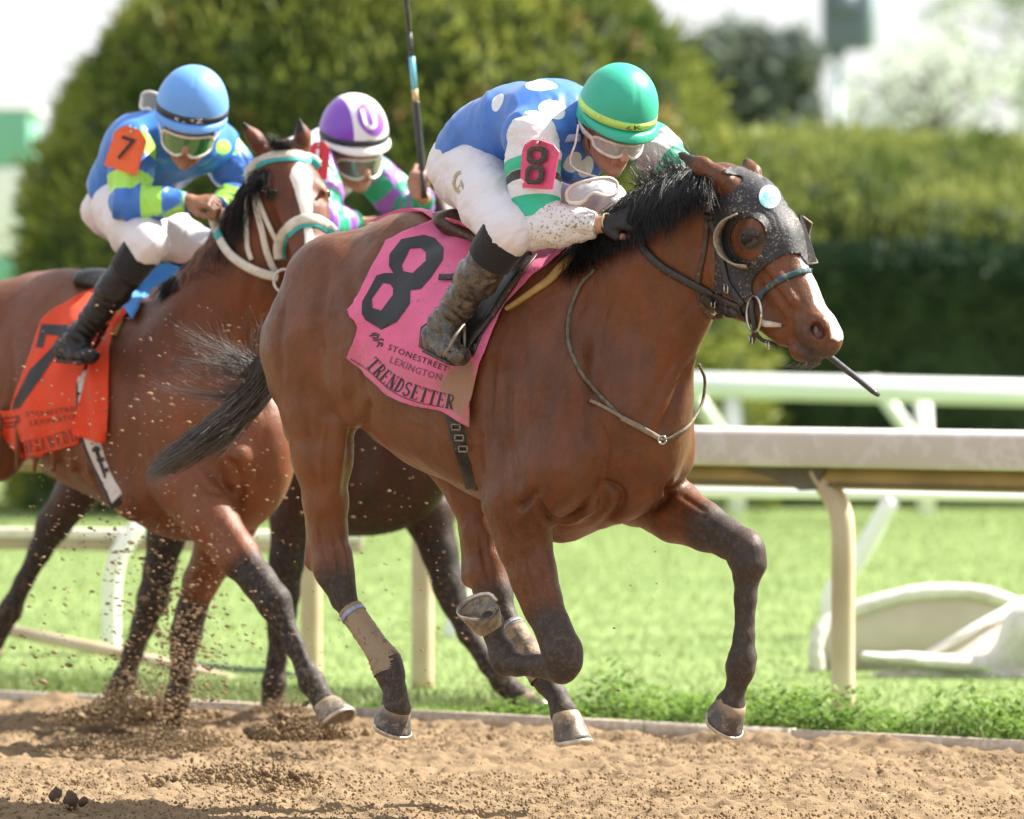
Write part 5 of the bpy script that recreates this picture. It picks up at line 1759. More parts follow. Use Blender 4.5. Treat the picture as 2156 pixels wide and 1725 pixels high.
    # far cup
    pr = [P(1684, 452, -.085), P(1690, 456, -.10), P(1709, 470, -.135), P(1703, 495, -.14), P(1706, 522, -.14), P(1721, 553, -.14), P(1698, 557, -.095), P(1690, 520, -.085)]
    bm = bmesh.new(); vs = [bm.verts.new(v) for v in pr]; fc = bm.faces.new(vs); ex = bmesh.ops.extrude_face_region(bm, geom=[fc])
    bmesh.ops.translate(bm, vec=f.f * -.005, verts=[v for v in ex['geom'] if isinstance(v, bmesh.types.BMVert)])
    bmesh.ops.recalc_face_normals(bm, faces=bm.faces); obj_bm('blinker_cup', bm, M['leather'], hd, False)
    Geo().tube(pr[1:7], .003, 6).build('cup_rim', M['gum'], hd)
    # ---- bridle
    br = empty('bridle', P(1590, 650, .1), 'black leather racing bridle with steel ring bit on the leading horse', 'bridle')
    rb = ribbon_on
    rb('throat_latch', [(1491, 412), (1489, 463), (1482, 530), (1470, 588), (1474, 632), (1490, 660), (1504, 668), (1521, 664)], BV8, .0085, .0035, M['brown_leather'], br, off=.006)
    rb('cheek_piece', [(1494, 463), (1508, 505), (1520, 550), (1530, 592), (1545, 618), (1564, 643)], bh if False else BV8, .010, .004, M['leather'], br, off=.012)
    rb('keeper', [(1484, 455), (1502, 458)], BV8, .011, .006, M['leather'], br, off=.010)
    rb('rein', [(1343, 478), (1347, 503), (1358, 529), (1392, 562), (1428, 584), (1461, 602), (1500, 622), (1530, 638), (1557, 650)], BV8, .0125, .005, M['leather'], br, off=.012, sm=5)
    rb('rein_end', [(1478, 622), (1510, 645), (1538, 658), (1562, 655)], BV8, .017, .006, M['leather'], br, off=.012)
    rb('noseband', [(1597, 632), (1606, 616), (1625, 600), (1650, 585), (1680, 574), (1700, 570), (1709, 572)], BV8, .0085, .005, M['bluegreen'], br, off=.006)
    for (x, y, w_) in ((1537, 608, .012), (1500, 632, .012)):
        c = surf(BV8, x, y, .022)
        g = Geo(); q = [c + f.f * dx * w_ + f.U * dz * w_ for dx, dz in ((-.6, -1), (.6, -1), (.6, 1), (-.6, 1), (-.6, -1))]
        g.tube(q, .0022, 6); g.build('buckle', M['steel'], br)
    rc = P(1588, 661, .085)
    ring = [rc + (f.f * .93 + f.L * .35) * math.cos(a) * .047 + f.U * math.sin(a) * .052 for a in np.linspace(0, 2 * math.pi, 33)]
    Geo().tube(ring, .0042, 8).build('bit_ring', M['steel'], br)
    Geo().tube([P(1602, 678, .085), P(1612, 682, .082), P(1645, 685, .055)], [.009, .010, .006], 10).build('bit_mouthpiece', M['bit_white'], br)
    g = Geo(); strap(g, [P(1583, 629, .07), P(1584, 660, .075), P(1590, 695, .07), P(1583, 722, .06)], .006, .009); g.build('ring_strap', M['leather'], br)
    g = Geo(); strap(g, [P(1586, 695, .07), P(1603, 715, .05), P(1622, 722, .03), P(1640, 731, .01)], .009, .006); g.build('chin_strap', M['leather'], br)
    for x, y in ((1581, 715), (1616, 727)):
        c = P(x, y, .07)
        Geo().tube([c + f.f * dx * .010 + f.U * dz * .012 for dx, dz in ((-.6, -1), (.6, -1), (.6, 1), (-.6, 1), (-.6, -1))], .0025, 6).build('buckle', M['steel'], br)
M['purple_flap'] = mat('maroon_leather', (.10, .02, .05), .45, var=.4, vscale=30, bump=.3)
M['steel_muddy'] = mat('muddy_steel', (.30, .25, .2), .5, metal=.6, var=.4, vscale=60)
tack8()

def hair8():
    f = H8; P = f
    # mane
    crest = [(1502, 364), (1470, 364), (1430, 372), (1390, 386), (1350, 408), (1310, 436), (1270, 476), (1225, 528)]
    c = catmull([Vector((x, y, 0)) for x, y in crest], 10)
    paths = []; rr = []
    for k in range(4600):
        i = RNG.integers(0, len(c)); q = c[i] + Vector((RNG.normal() * 6, RNG.normal() * 6, 0)); t = i / len(c)
        ln = (70 + 50 * math.sin(math.pi * min(1, t * 1.1))) * (.6 + .6 * RNG.random())
        sp = RNG.normal() * 14
        a = P(q.x, q.y + 4, -.005 + RNG.normal() * .01)
        b1 = P(q.x - 18 + sp * .3, q.y - 12 + ln * .15 + RNG.normal() * 5, .05)
        b2 = P(q.x - 30 + sp, q.y + ln * .45, .13)
        e = P(q.x - 36 + sp * 1.6, q.y + ln * .9, .135 + .02 * t + RNG.random() * .02)
        paths.append([tuple(a), tuple(b1), tuple(b2), tuple(e)]); rr.append(.0011 + .001 * RNG.random())
    # wisps flying up
    for k in range(380):
        i = RNG.integers(int(len(c) * .15), int(len(c) * .6)); q = c[i]; t = i / len(c)
        ln = (18 + 62 * RNG.random() ** 1.5) * (.6 + .6 * math.sin(i * .9) ** 2); sx = -14 - 34 * RNG.random()
        a = P(q.x, q.y, 0); b1 = P(q.x + 3, q.y - ln * .45, .01); b2 = P(q.x + sx * .4, q.y - ln * .8, .02); e = P(q.x + sx + RNG.normal() * 8, q.y - ln + RNG.normal() * 8, .02)
        paths.append([tuple(a), tuple(b1), tuple(b2), tuple(e)]); rr.append(.0006 + .0005 * RNG.random())
    strands('mane', None, paths, rr, 3, M['black_hair'], R8, 7)
    b = Body()
    cp = [P(p.x + 2, p.y + 22, .0) for p in c[::8]]
    for a, d in zip(cp[:-1], cp[1:]): b.seg(a, d, (.028, .05), (.028, .05), .03, tuple(f.L))
    V, Q = b.mesh(.012); mesh_np('mane_base', V, Q, M['black_hair'], R8)
    # tail
    paths = []; rr = []
    D0 = 19.15
    for k in range(3000):
        v = RNG.random(); u = RNG.random()
        y0 = 705 + 115 * v; x0 = 585 - 6 * abs(v - .5)
        spread = RNG.normal() * 1.25 + .5 * math.sin(k * .37)
        tipx = 480 - 175 * u ** .9 ; tipy = 905 + 95 * u + spread * 17 * (1 - .5 * u)
        a = W(x0, y0, D0 + RNG.normal() * .03); b1 = W(548 + RNG.normal() * 5, y0 + 55, D0 - .03); b2 = W(505 + RNG.normal() * 9, 885 + spread * 15, D0 + RNG.normal() * .04); e = W(tipx, tipy, D0 + RNG.normal() * .06)
        paths.append([tuple(a), tuple(b1), tuple(b2), tuple(e)]); rr.append(.0010 + .0011 * RNG.random())
    strands('tail', None, paths, rr, 3, M['tail_hair'], R8, 9)
    paths = []; rr = []
    lock = []
    for k in range(40):
        ang = RNG.random(); bx = 520 + 40 * RNG.random(); by = 770 + 75 * RNG.random()
        ln = 60 + 150 * RNG.random(); th = R(168 + RNG.normal() * 13 + (40 * (ang - .5) if ang > .5 else -35 * ang))
        ex = bx + ln * math.cos(th); ey = by - ln * math.sin(th) * .9 - 6
        if ang > .8: ex = bx - 20 + 25 * RNG.normal(); ey = by - 60 - 50 * RNG.random()
        lock.append((bx, by, ex, ey, RNG.normal() * .04, RNG.normal() * 26))
    for bx, by, ex, ey, dd, cv in lock:
        for j in range(int(8 + 14 * RNG.random())):
            o = RNG.normal(size=8)
            a = W(572, by - 20 + o[0] * 5, D0); b1 = W(bx + o[1] * 6, by + o[2] * 6, D0 + dd * .5)
            b2 = W((bx + ex) / 2 + o[3] * 8, (by + ey) / 2 + cv + o[4] * 8, D0 + dd); e = W(ex + o[5] * 13, ey + o[6] * 12, D0 + dd + o[7] * .01)
            paths.append([tuple(a), tuple(b1), tuple(b2), tuple(e)]); rr.append(.0006 + .0005 * RNG.random())
    strands('tail_wisps', None, paths, rr, 3, M['grey_hair'], R8, 11)
    # chin whiskers
    paths = []
    for k in range(60):
        x = 1670 + 60 * RNG.random(); y = 768 + RNG.random() * 8 - abs(x - 1700) * .1; ln = 10 + 26 * RNG.random()
        a = P(x, y - 6, RNG.normal() * .015); e = P(x - ln * .9, y + ln * .45 * RNG.random(), RNG.normal() * .02)
        paths.append([tuple(a), tuple(a.lerp(e, .3) + Vector((0, 0, -.004))), tuple(a.lerp(e, .7) + Vector((0, 0, -.004))), tuple(e)])
    strands('whiskers', None, paths, [.0006] * 60, 3, M['grey_hair'], R8, 5)
M['tail_hair'] = mat('tail_hair', (.035, .031, .030), .45, spec=.5, attrs=(), var=.6, vscale=9, var2=(.10, .09, .085), dirt=.4, dirtcol=(.25, .2, .15), dscale=40, dthr=.5)
hair8()

def wraps8():
    f = H8; P = f
    def wrap(ch, rad):
        c = catmull(ch, 12); n = len(c)
        rr = []
        for i in range(n):
            t = i / (n - 1) * (len(rad) - 1); k = min(int(t), len(rad) - 2); r = rad[k] + (rad[k + 1] - rad[k]) * (t - k)
            rr.append(r * (1 + .03 * ((i * .22) % 1)) + .001 * math.sin(i * 2.3))
        w = Geo().tube(c, rr, 22, False).build('leg_wrap', M['wrap'], R8)
        return w, c, rr
    w, c, rr = wrap([P(737, 1283, .133), P(752, 1305, .13), P(790, 1360, .125), P(812, 1394, .12), P(819, 1417, .12)], [.040, .0385, .0395, .050, .048])
    Geo().tube([c[5], c[9]], .0425, 20, False).build('tape', M['tape'], w)
    w, c, rr = wrap([P(1076, 1320, -.137), P(1088, 1335, -.135), P(1118, 1380, -.13), P(1136, 1406, -.13), P(1147, 1430, -.13)], [.041, .039, .0395, .049, .046])
    Geo().tube([c[4], c[7]], .0425, 20, False).build('tape', M['tape'], w)
wraps8()

# ------------------------------------------------------------------ riders
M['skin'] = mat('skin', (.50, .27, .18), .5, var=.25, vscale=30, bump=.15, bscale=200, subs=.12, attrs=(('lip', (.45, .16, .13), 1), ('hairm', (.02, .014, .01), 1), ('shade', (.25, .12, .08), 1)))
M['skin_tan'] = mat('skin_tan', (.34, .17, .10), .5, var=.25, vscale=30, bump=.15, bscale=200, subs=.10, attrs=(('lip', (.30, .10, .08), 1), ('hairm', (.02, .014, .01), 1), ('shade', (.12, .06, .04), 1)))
M['breeches'] = mat('white_breeches', (.76, .73, .78), .6, var=.06, vscale=12, bump=.25, bscale=90, dirt=.5, dirtcol=(.42, .35, .28), dscale=120, dthr=.70, transl=.10)
M['boot'] = mat('muddy_boot', (.035, .033, .036), .3, var=.5, vscale=26, bump=.6, bscale=36, stretch=(1, 1, 2.2), dirt=.62, dirtcol=(.115, .088, .058), dscale=48, dthr=.50, coat=.4)
M['boot_clean'] = mat('black_boot', (.014, .014, .018), .34, var=.4, vscale=26, bump=.4, bscale=30, spec=.4)
M['black_knit'] = mat('black_knit', (.012, .012, .016), .85, var=.3, vscale=50, bump=.5, bscale=160, sheen=.2)
M['glove'] = mat('black_glove', (.010, .010, .012), .6, bump=.4, bscale=120)
M['goggle_frame'] = mat('goggle_frame', (.72, .69, .62), .3, var=.3, vscale=60, coat=.4)
def lens_mat(name, tint, metal=0.0, rough=.06, alpha=.8):
    m, nt, p = node_mat(name)
    p.inputs['Base Color'].default_value = rgb(tint); p.inputs['Roughness'].default_value = rough; p.inputs['Metallic'].default_value = metal
    p.inputs['Specular IOR Level'].default_value = .8; p.inputs['Coat Weight'].default_value = 1; p.inputs['Coat Roughness'].default_value = .03
    t = nt.nodes.new('ShaderNodeBsdfTransparent'); ms = nt.nodes.new('ShaderNodeMixShader'); ms.inputs[0].default_value = alpha
    lk(nt, t.outputs[0], ms.inputs[1]); lk(nt, p.outputs[0], ms.inputs[2])
    lk(nt, ms.outputs[0], [n for n in nt.nodes if n.type == 'OUTPUT_MATERIAL'][0].inputs[0])
    return m
M['lens_dark'] = lens_mat('lens_dark', (.05, .045, .04), 0, .08, .8)
M['lens_clear'] = lens_mat('lens_clear', (.70, .71, .68), .0, .05, .42)
M['lens_green'] = lens_mat('lens_green', (.03, .16, .04), .0, .12, .96)
M['lens_silver'] = lens_mat('lens_silver', (.16, .16, .14), .3, .15, .92)

def headframe(f, u):
    f = Vector(f).normalized(); u = Vector(u); u = (u - f * u.dot(f)).normalized(); r = f.cross(u).normalized()
    return f, u, r

def head_prims(b, c, f, u, r, neck, sc=1.0):
    c = Vector(c)
    def p(a, bb, cc): return c + f * a * sc + u * bb * sc + r * cc * sc
    rt = tuple(r)
    b.seg(p(-.03, .01, 0), p(.03, .01, 0), (.088 * sc, .074 * sc), (.086 * sc, .073 * sc), .02, rt)
    b.seg(p(.03, -.02, 0), p(.035, -.075, 0), (.062 * sc, .060 * sc), (.052 * sc, .050 * sc), .02, rt)
    b.seg(p(.03, -.08, 0), p(.068, -.113, 0), (.045 * sc, .046 * sc), (.024 * sc, .026 * sc), .02, rt)
    for s in (1, -1):
        b.seg(p(-.005, -.065, .05 * s), p(.055, -.108, .024 * s), .024 * sc, .018 * sc, .02, rt)
        b.ball(p(.064, -.048, .040 * s), .023 * sc, .02, rt)
        b.seg(p(.088, -.006, .012 * s), p(.075, -.004, .045 * s), .011 * sc, .010 * sc, .014, rt)
        b.ball(p(.104, -.056, .012 * s), .0095 * sc, .008, rt)
        b.seg(p(-.012, -.0, .080 * s), p(-.006, -.04, .076 * s), (.022 * sc, .008 * sc), (.014 * sc, .008 * sc), .006, rt)
        b.ball(p(.088, -.028, .031 * s), .012 * sc, .012, rt, '-')
    b.seg(p(.094, -.008, 0), p(.124, -.054, 0), .010 * sc, .0135 * sc, .008, rt)
    b.seg(p(.100, -.060, 0), p(.096, -.074, 0), .010 * sc, .012 * sc, .010, rt)
    b.seg(p(.093, -.078, -.018), p(.093, -.078, .018), .0085 * sc, .0085 * sc, .008, rt)
    b.seg(p(.090, -.091, -.015), p(.090, -.091, .015), .009 * sc, .009 * sc, .008, rt)
    b.seg(p(.104, -.0845, -.022), p(.104, -.0845, .022), .003 * sc, .003 * sc, .004, rt, '-')
    b.ball(p(.084, -.115, 0), .020 * sc, .014, rt)
    b.seg(p(-.03, -.05, 0), neck, (.062 * sc, .056 * sc), (.066, .062), .03, rt)

def hand_prims(b, wrist, d, n, curl=1.0, size=1.0, side=1, k=.004):
    """closed hand: d along the back of the hand, n = out of the back of the hand; fingers curl to -n"""
    wrist = Vector(wrist); d = Vector(d).normalized(); n = Vector(n); n = (n - d * n.dot(d)).normalized(); s = d.cross(n).normalized() * side
    def p(a, bb, c): return wrist + d * a * size + s * bb * size + n * c * size
    b.seg(wrist, p(.075, 0, 0), (.018 * size, .026 * size), (.015 * size, .040 * size), .012, tuple(s))
    tips = []
    for i, (off, L1, L2, L3) in enumerate(((.030, .036, .026, .020), (.010, .040, .028, .021), (-.010, .037, .026, .020), (-.029, .030, .021, .018))):
        r = .0095 - .0006 * i
        a = p(.078, off, .002); 
        b1 = p(.078 + L1 * .72, off * 1.05, -.004 - L1 * .55 * curl); b2 = p(.078 + L1 * .62 - .004 * curl, off, -.010 - (L1 * .5 + L2 * .9) * curl)
        b3 = p(.070 + L1 * .25, off * .95, -.012 - (L1 * .5 + L2 * .95) * curl)
        b.seg(p(.045, off * .9, .0), a, .011 * size, .0105 * size, .006)
        b.seg(a, b1, .0103 * size, r * size, k); b.seg(b1, b2, r * size, r * .93 * size, k); b.seg(b2, b3, r * .93 * size, r * .8 * size, k)
        tips.append(b3)
    t0 = p(.015, .026, -.006); t1 = p(.045, .046, -.022); t2 = p(.072, .044, -.034); t3 = p(.092, .036, -.040)
    b.seg(t0, t1, .016 * size, .0135 * size, .008); b.seg(t1, t2, .0125 * size, .011 * size, k); b.seg(t2, t3, .011 * size, .0085 * size, k)
    return t2, t3

def limb_attr(V, pts):
    """length along a chain in metres and angle round it"""
    best = np.full(len(V), 1e9); u = np.zeros(len(V)); acc = 0
    for a, b2 in zip(pts[:-1], pts[1:]):
        d, t = segd(V, a, b2); L = (Vector(b2) - Vector(a)).length
        m = d < best; best[m] = d[m]; u[m] = (acc + t * L)[m]; acc += L
    return u, best

def wrinkle(amp, scale, seed, dirn=None):
    def f(V, N):
        P = V.copy()
        if dirn is not None:
            dv = np.array(dirn, float); dv /= np.linalg.norm(dv)
            P = P + (P @ dv)[:, None] * dv * 1.6
        w = fbm(P + .03 * np.stack([fbm(P, 6, 2, seed + 3)] * 3, 1), scale, 3, seed)
        return amp * (1 - 2.2 * np.abs(w))
    return f

def helmet(parent, c, f, u, r, m_shell, m_band, m_visor, attrs=None, rx=.125, ry=.112, H=.145, bandw=.022, brim=.055, tilt=.0):
    """silk covered skull cap: shell of gores with seams, soft peak, ribbon band"""
    c = Vector(c)
    n = 64; rings = 22
    V = []; 
    for i in range(rings + 1):
        ph = (i / rings) * math.pi / 2
        for k in range(n):
            a = 2 * math.pi * k / n
            seam = 1 - .010 * max(0, 1 - abs(((a * 6 / (2 * math.pi)) % 1) - .5) * -1 - .5 if False else 0)
            g = abs(((a * 3 / math.pi + .5) % 1) - .5)
            seam = 1 - .024 * max(0, 1 - g / .03) + .004 * math.sin(k * .7 + i * .5)
            V.append(tuple(c + (f * math.cos(a) * rx + r * math.sin(a) * ry) * math.cos(ph) ** .93 * seam + u * H * math.sin(ph)))
    V = np.array(V)
    low = []
    for j in (1, 2, 3):
        for k in range(n):
            a = 2 * math.pi * k / n
            back = .5 - .5 * math.cos(a)
            low.append(tuple(c + (f * math.cos(a) * rx + r * math.sin(a) * ry) * (1 - .012 * j) - u * (.012 * j + .006 * j * back)))
    V = np.concatenate([V, np.array(low)])
    Q = []
    for i in range(rings):
        for k in range(n): Q.append((i * n + k, i * n + (k + 1) % n, (i + 1) * n + (k + 1) % n, (i + 1) * n + k))
    o = (rings + 1) * n
    prev = 0
    for j in range(3):
        cur = o + j * n
        for k in range(n): Q.append((cur + k, cur + (k + 1) % n, prev + (k + 1) % n, prev + k))
        prev = cur
    at = attrs(V, c, f, u, r) if attrs else None
    sh = mesh_np('helmet', V, np.array(Q), m_shell, parent, attrs=at)
    B = []
    for j, (zz, rr) in enumerate(((.0, 1.012), (.0 + bandw, 1.010), (bandw, 1.002), (.0, 1.002))):
        for k in range(n):
            a = 2 * math.pi * k / n
            cph = math.sqrt(max(0, 1 - (max(zz, 0) / H) ** 2)) ** .93
            B.append(tuple(c + (f * math.cos(a) * rx + r * math.sin(a) * ry) * rr * cph + u * (zz - .004)))
    QB = [(j * n + k, j * n + (k + 1) % n, ((j + 1) % 4) * n + (k + 1) % n, ((j + 1) % 4) * n + k) for j in range(4) for k in range(n)]
    mesh_np('band', B, np.array(QB), m_band, sh)
    # peak
    PV = []; m = 25
    for j, (q, dz) in enumerate(((1.0, .0), (1.0 + brim * .5 / rx, -.010), (1.0 + brim / rx, -.026), (1.0 + brim / rx, -.031), (1.0 + brim * .5 / rx, -.016), (.99, -.012))):
        for k in range(m):
            a = R(-82 + 164 * k / (m - 1)); e = math.cos(a * 90 / 84) ** .6 if math.cos(a * 90 / 84) > 0 else 0
            qq = 1.0 + (q - 1.0) * e
            PV.append(tuple(c + (f * math.cos(a) * rx * qq + r * math.sin(a) * ry * qq) + u * (dz * (e if q > 1 else 1) - .006)))
    PQ = [(j * m + k, j * m + k + 1, ((j + 1) % 6) * m + k + 1, ((j + 1) % 6) * m + k) for j in range(6) for k in range(m - 1)]
    mesh_np('peak', PV, np.array(PQ), m_visor, sh)
    return sh, V, Q

def goggles(parent, c, f, u, r, m_lens, m_frame, sc=1.0, lift=-.004, w=.078, h=.030, strap=True, hr=.118, wide=1.0, mask=True):
    """wrap round goggles: frame tube, curved lens, strap to the helmet"""
    c = Vector(c)
    def p(a, t):   # a angle across the face, t height
        rr = .112
        return c + (f * math.cos(a) * rr * 1.02 + r * math.sin(a) * rr * .80) * sc + u * (t + lift) * sc + f * .006
    n = 24; amax = R(68) * wide
    top = []; bot = []
    for k in range(n + 1):
        s = k / n * 2 - 1; a = s * amax
        hh = (1 - abs(s) ** 4) ** .5 if abs(s) < 1 else 0
        nose = .018 * math.exp(-(s / .16) ** 2)
        top.append(p(a, -.022 + h * .55 * hh + .0)); bot.append(p(a, -.030 - h * .75 * hh * (1 - .25 * abs(s)) + nose))
    V = [tuple(v) for v in top] + [tuple((a + b2) / 2 + f * .006) for a, b2 in zip(top, bot)] + [tuple(v) for v in bot]
    Q = [(j * (n + 1) + k, j * (n + 1) + k + 1, (j + 1) * (n + 1) + k + 1, (j + 1) * (n + 1) + k) for j in range(2) for k in range(n)]
    g = empty('goggles', c, None); COL.objects.unlink(g); put_empty(g, parent)
    mesh_np('lens', V, np.array(Q), m_lens, g)
    ringp = top + bot[::-1][1:-1] + [top[0]]
    Geo().tube(ringp, .0058, 8, False).build('goggle_frame', m_frame, g)
    if strap:
        pts = [p(amax, -.026)] 
        for k in range(1, 20):
            a = amax + (2 * math.pi - 2 * amax) * k / 20
            pts.append(c + (f * math.cos(a) * hr + r * math.sin(a) * hr * .9) + u * (-.024 + .030 * math.sin(math.pi * k / 20)))
        pts.append(p(-amax, -.026))
        Geo().tube(pts, (.0025, .009), 6, False, flat=tuple(u)).build('goggle_strap', m_frame, g)
    return g

def put_empty(o, parent):
    return put(o, parent)

def boot_build(root, knee, ankle, toe, heel_back, m_boot, top_r, m_knee=None, seed=1, lat=(1, 0, 0), kneept=None):
    b = Body()
    k = Vector(knee); a = Vector(ankle); t = Vector(toe); hb = Vector(heel_back)
    b.chain([(k, top_r), (k.lerp(a, .35), top_r * 1.0), (k.lerp(a, .7), top_r * .76), (a, .042)], .02)
    b.seg(a, a.lerp(hb, .7), .042, .034, .02)
    foot = (t - hb).normalized()
    b.seg(hb + foot * .03, t - foot * .03, (.032, .032), (.028, .040), .025, lat)
    b.seg(a, t.lerp(hb, .45), .040, .032, .02)
    V, Q = b.mesh(.0055, disp=(lambda V, N: wrinkle(.003, 13, seed, tuple(a - k))(V, N) + .005 * np.sin(((V - np.array(k)) @ np.array((a - k).normalized())) * 190 + 3 * vnoise(V, 16, 3)) * np.clip((((V - np.array(k)) @ np.array((a - k).normalized())) / (a - k).length - .45) * 3, 0, 1) * np.clip(1.25 - np.linalg.norm(V - np.array(a), axis=1) / .13, 0, 1)), smooth=1)
    o = mesh_np('boot', V, Q, m_boot, root)
    # sole
    s = (t - hb); n = s.normalized(); up = (a - (hb + t) / 2); up = (up - n * up.dot(n)).normalized()
    g = Body(); g.seg(hb - up * .028 + n * .02, t - up * .024 - n * .03, (.010, .030), (.008, .038), .01, lat)
    V, Q = g.mesh(.006); mesh_np('boot_sole', V, Q, M['leather'], o)
    return o

M['silk_blue'] = mat('silk_blue', (.055, .19, .62), .42, var=.12, vscale=7, attrs=(('dots', (.74, .80, .84)),), bump=.12, bscale=160, transl=.12, sheen=.1, dirt=.25, dirtcol=(.2, .16, .12), dscale=120, dthr=.72)
M['sleeve8'] = mat('sleeve_white', (.76, .76, .79), .5, var=.05, vscale=9, attrs=(('g1', (.03, .50, .30)), ('g2', (.03, .50, .30)), ('k1', (.03, .035, .045))), bump=.2, bscale=120, transl=.12, dirt=.95, dirtcol=(.24, .18, .12), dscale=110, dthr=.60, mask='mud')
M['helm_green'] = mat('helmet_green', (.025, .42, .28), .45, var=.12, vscale=9, bump=.15, bscale=70, coat=.08, dirt=.25, dscale=120, dthr=.74)
M['band_lime'] = mat('band_lime', (.42, .72, .16), .5, dirt=.4, dirtcol=(.3, .3, .1), dscale=80, dthr=.62)
M['band_dark'] = mat('band_dark', (.02, .022, .03), .45)
M['plate_pink'] = mat('armband_pink', (.75, .07, .22), .55, var=.15, vscale=40, dirt=.6, dirtcol=(.25, .12, .08), dscale=70, dthr=.60)
M['rough_black'] = mat('rough_black', (.02, .019, .018), .9, var=.8, vscale=180, var2=(.10, .09, .08), bump=.8, bscale=200)
M['whip_grey'] = mat('whip_padded', (.06, .065, .075), .4, var=.6, vscale=70, stretch=(1, 1, 3), bump=.3)
M['pinkish'] = mat('pink_vest', (.72, .50, .54), .6, var=.2, vscale=9, bump=.2)

def rider8():
    f = H8; P = f; Lh = tuple(f.L)
    root = empty('person', P(1000, 480, 0), 'jockey in blue silks with white dots and green helmet on the leading horse', 'person')
    hf, hu, hr = headframe((.34, -.79, -.50), (.24, -.43, .87))
    hc = P(1293, 261, 0.0)
    neck = P(1228, 280, 0.0)
    b = Body()
    head_prims(b, hc, hf, hu, hr, neck)
    # trunk under the clothes
    tr = [(P(995, 350, 0), (.105, .135)), (P(1035, 305, 0), (.105, .125)), (P(1095, 280, 0), (.115, .145)), (P(1165, 258, 0), (.085, .14)), (P(1212, 262, 0), (.06, .075))]
    b.chain(tr, .05, Lh)
    shN, elN, wrN = P(1122, 296, .20), P(1128, 478, .25), P(1268, 473, .15)
    shF, elF, wrF = P(1310, 262, -.19), P(1452, 372, -.27), P(1372, 440, -.10)
    for s_, e_, w_ in ((shN, elN, wrN), (shF, elF, wrF)):
        b.chain([(s_, .056), (s_.lerp(e_, .5), .046), (e_, .038)], .03); b.chain([(e_, .040), (e_.lerp(w_, .4), .038), (w_, .026)], .02)
    b.seg(P(1165, 262, .08), shN, .065, .05, .04); b.seg(P(1190, 258, -.06), shF, .065, .05, .04)
    hipN, knN, anN = P(1004, 372, .13), P(1068, 492, .33), P(938, 682, .35)
    hipF, knF, anF = P(1010, 372, -.13), P(1272, 432, -.30), P(1180, 620, -.34)
    for h_, k_, a_ in ((hipN, knN, anN), (hipF, knF, anF)):
        b.chain([(h_, .095), (h_.lerp(k_, .5), .080), (k_, .056)], .04); b.chain([(k_, .048), (k_.lerp(a_, .35), .045), (a_, .026)], .02)
    toe = P(980, 757, .38); heel = P(903, 716, .36)
    toeF, heelF = P(1215, 690, -.36), P(1145, 655, -.33)
    b.seg(anN, anN.lerp(toe, .5), .018, .010, .01); b.seg(anF, anF.lerp(toeF, .5), .018, .010, .01)
    hd = (P(1345, 455, .13) - wrN)
    t2, t3 = hand_prims(b, wrN + hd.normalized() * .015, hd, -f.n * Vector((0, 0, 0)) + Vector((-.35, -.6, .7)), 1.0, .95, 1)
    hand_prims(b, wrF, P(1400, 480, -.08) - wrF, Vector((.3, .1, .9)), 1.0, .95, -1)
    V, Q = b.mesh(.0042, smooth=1)
    d0 = np.linalg.norm(V - np.array(hc), axis=1)
    loc = V - np.array(hc); lf, lu, lr = loc @ np.array(hf), loc @ np.array(hu), loc @ np.array(hr)
    hair = np.clip((-lf * .9 + .008 + lu * .3) / .015, 0, 1) * (d0 < .13) * (lu > -.065) * (np.abs(lr) < .0795)
    lip = np.clip(1 - np.abs(lu + .087) / .011, 0, 1) * np.clip(1 - np.abs(lr) / .026, 0, 1) * (lf > .075) * 1.3
    mesh_np('body', V, Q, M['skin'], root, attrs=dict(lip=np.clip(lip, 0, 1), hairm=hair, shade=0 * hair))
    for s in (1, -1): eyeball(root, hc + hf * .080 - hu * .028 + hr * .031 * s, .0115, M['eye'])
    # ---- silks: trunk
    c = Body()
    c.chain([(P(1008, 328, 0), (.120, .150)), (P(1040, 300, 0), (.125, .152)), (P(1095, 280, 0), (.140, .170)), (P(1165, 258, 0), (.118, .185)), (P(1212, 255, 0), (.080, .11))], .05, Lh)
    c.seg(P(1150, 262, .07), P(1118, 288, .175), .10, .088, .05); c.seg(P(1175, 265, .06), P(1150, 300, .15), .085, .075, .04); c.seg(P(1190, 255, -.06), P(1290, 262, -.16), .09, .07, .05)
    c.seg(P(1150, 300, 0), P(1215, 340, 0), (.09, .12), (.07, .09), .05, Lh)
    c.seg(P(1010, 345, .05), P(1065, 375, .06), (.06, .06), (.045, .06), .05)
    c.seg(P(1190, 255, 0), P(1235, 278, 0), .092, .082, .03)
    pel = P(960, 352, 0); dv = (P(1000, 300, 0) - P(950, 370, 0)).normalized()
    cut1 = (tuple(P(985, 345, 0)), tuple(-(P(1060, 340, 0) - P(960, 352, 0)).normalized() + Vector((0, 0, -.25))))
    V, Q = c.mesh(.0055, cut=[cut1, (tuple(P(1252, 296, 0)), tuple((P(1250, 300, 0) - P(1180, 262, 0)).normalized()))], disp=lambda V, N: wrinkle(.0045, 5.5, 3, (1, 0, .3))(V, N) + .0015 * fbm(V, 16, 2, 8), smooth=2)
    dots = np.full(len(V), -1.0)
    px, py = to_px(V); s, l, z = f.loc(V)
    bvt = bvh_of(V, Q)
    for (x, y, rr, ax) in ((1163, 229, .042, 1), (1048, 214, .040, .5), (1140, 178, .048, 1), (985, 262, .0, 1), (1207, 342, .034, 1), (1235, 352, .034, 1), (1150, 415, .03, 1)):
        h, nr, _, _ = bvt.ray_cast(EYE, ray(x, y))
        if h is None or rr == 0: continue
        dd = V - np.array(h)
        dots = np.maximum(dots, rr - np.linalg.norm(dd * np.array([1 / ax, 1, 1]), axis=1))
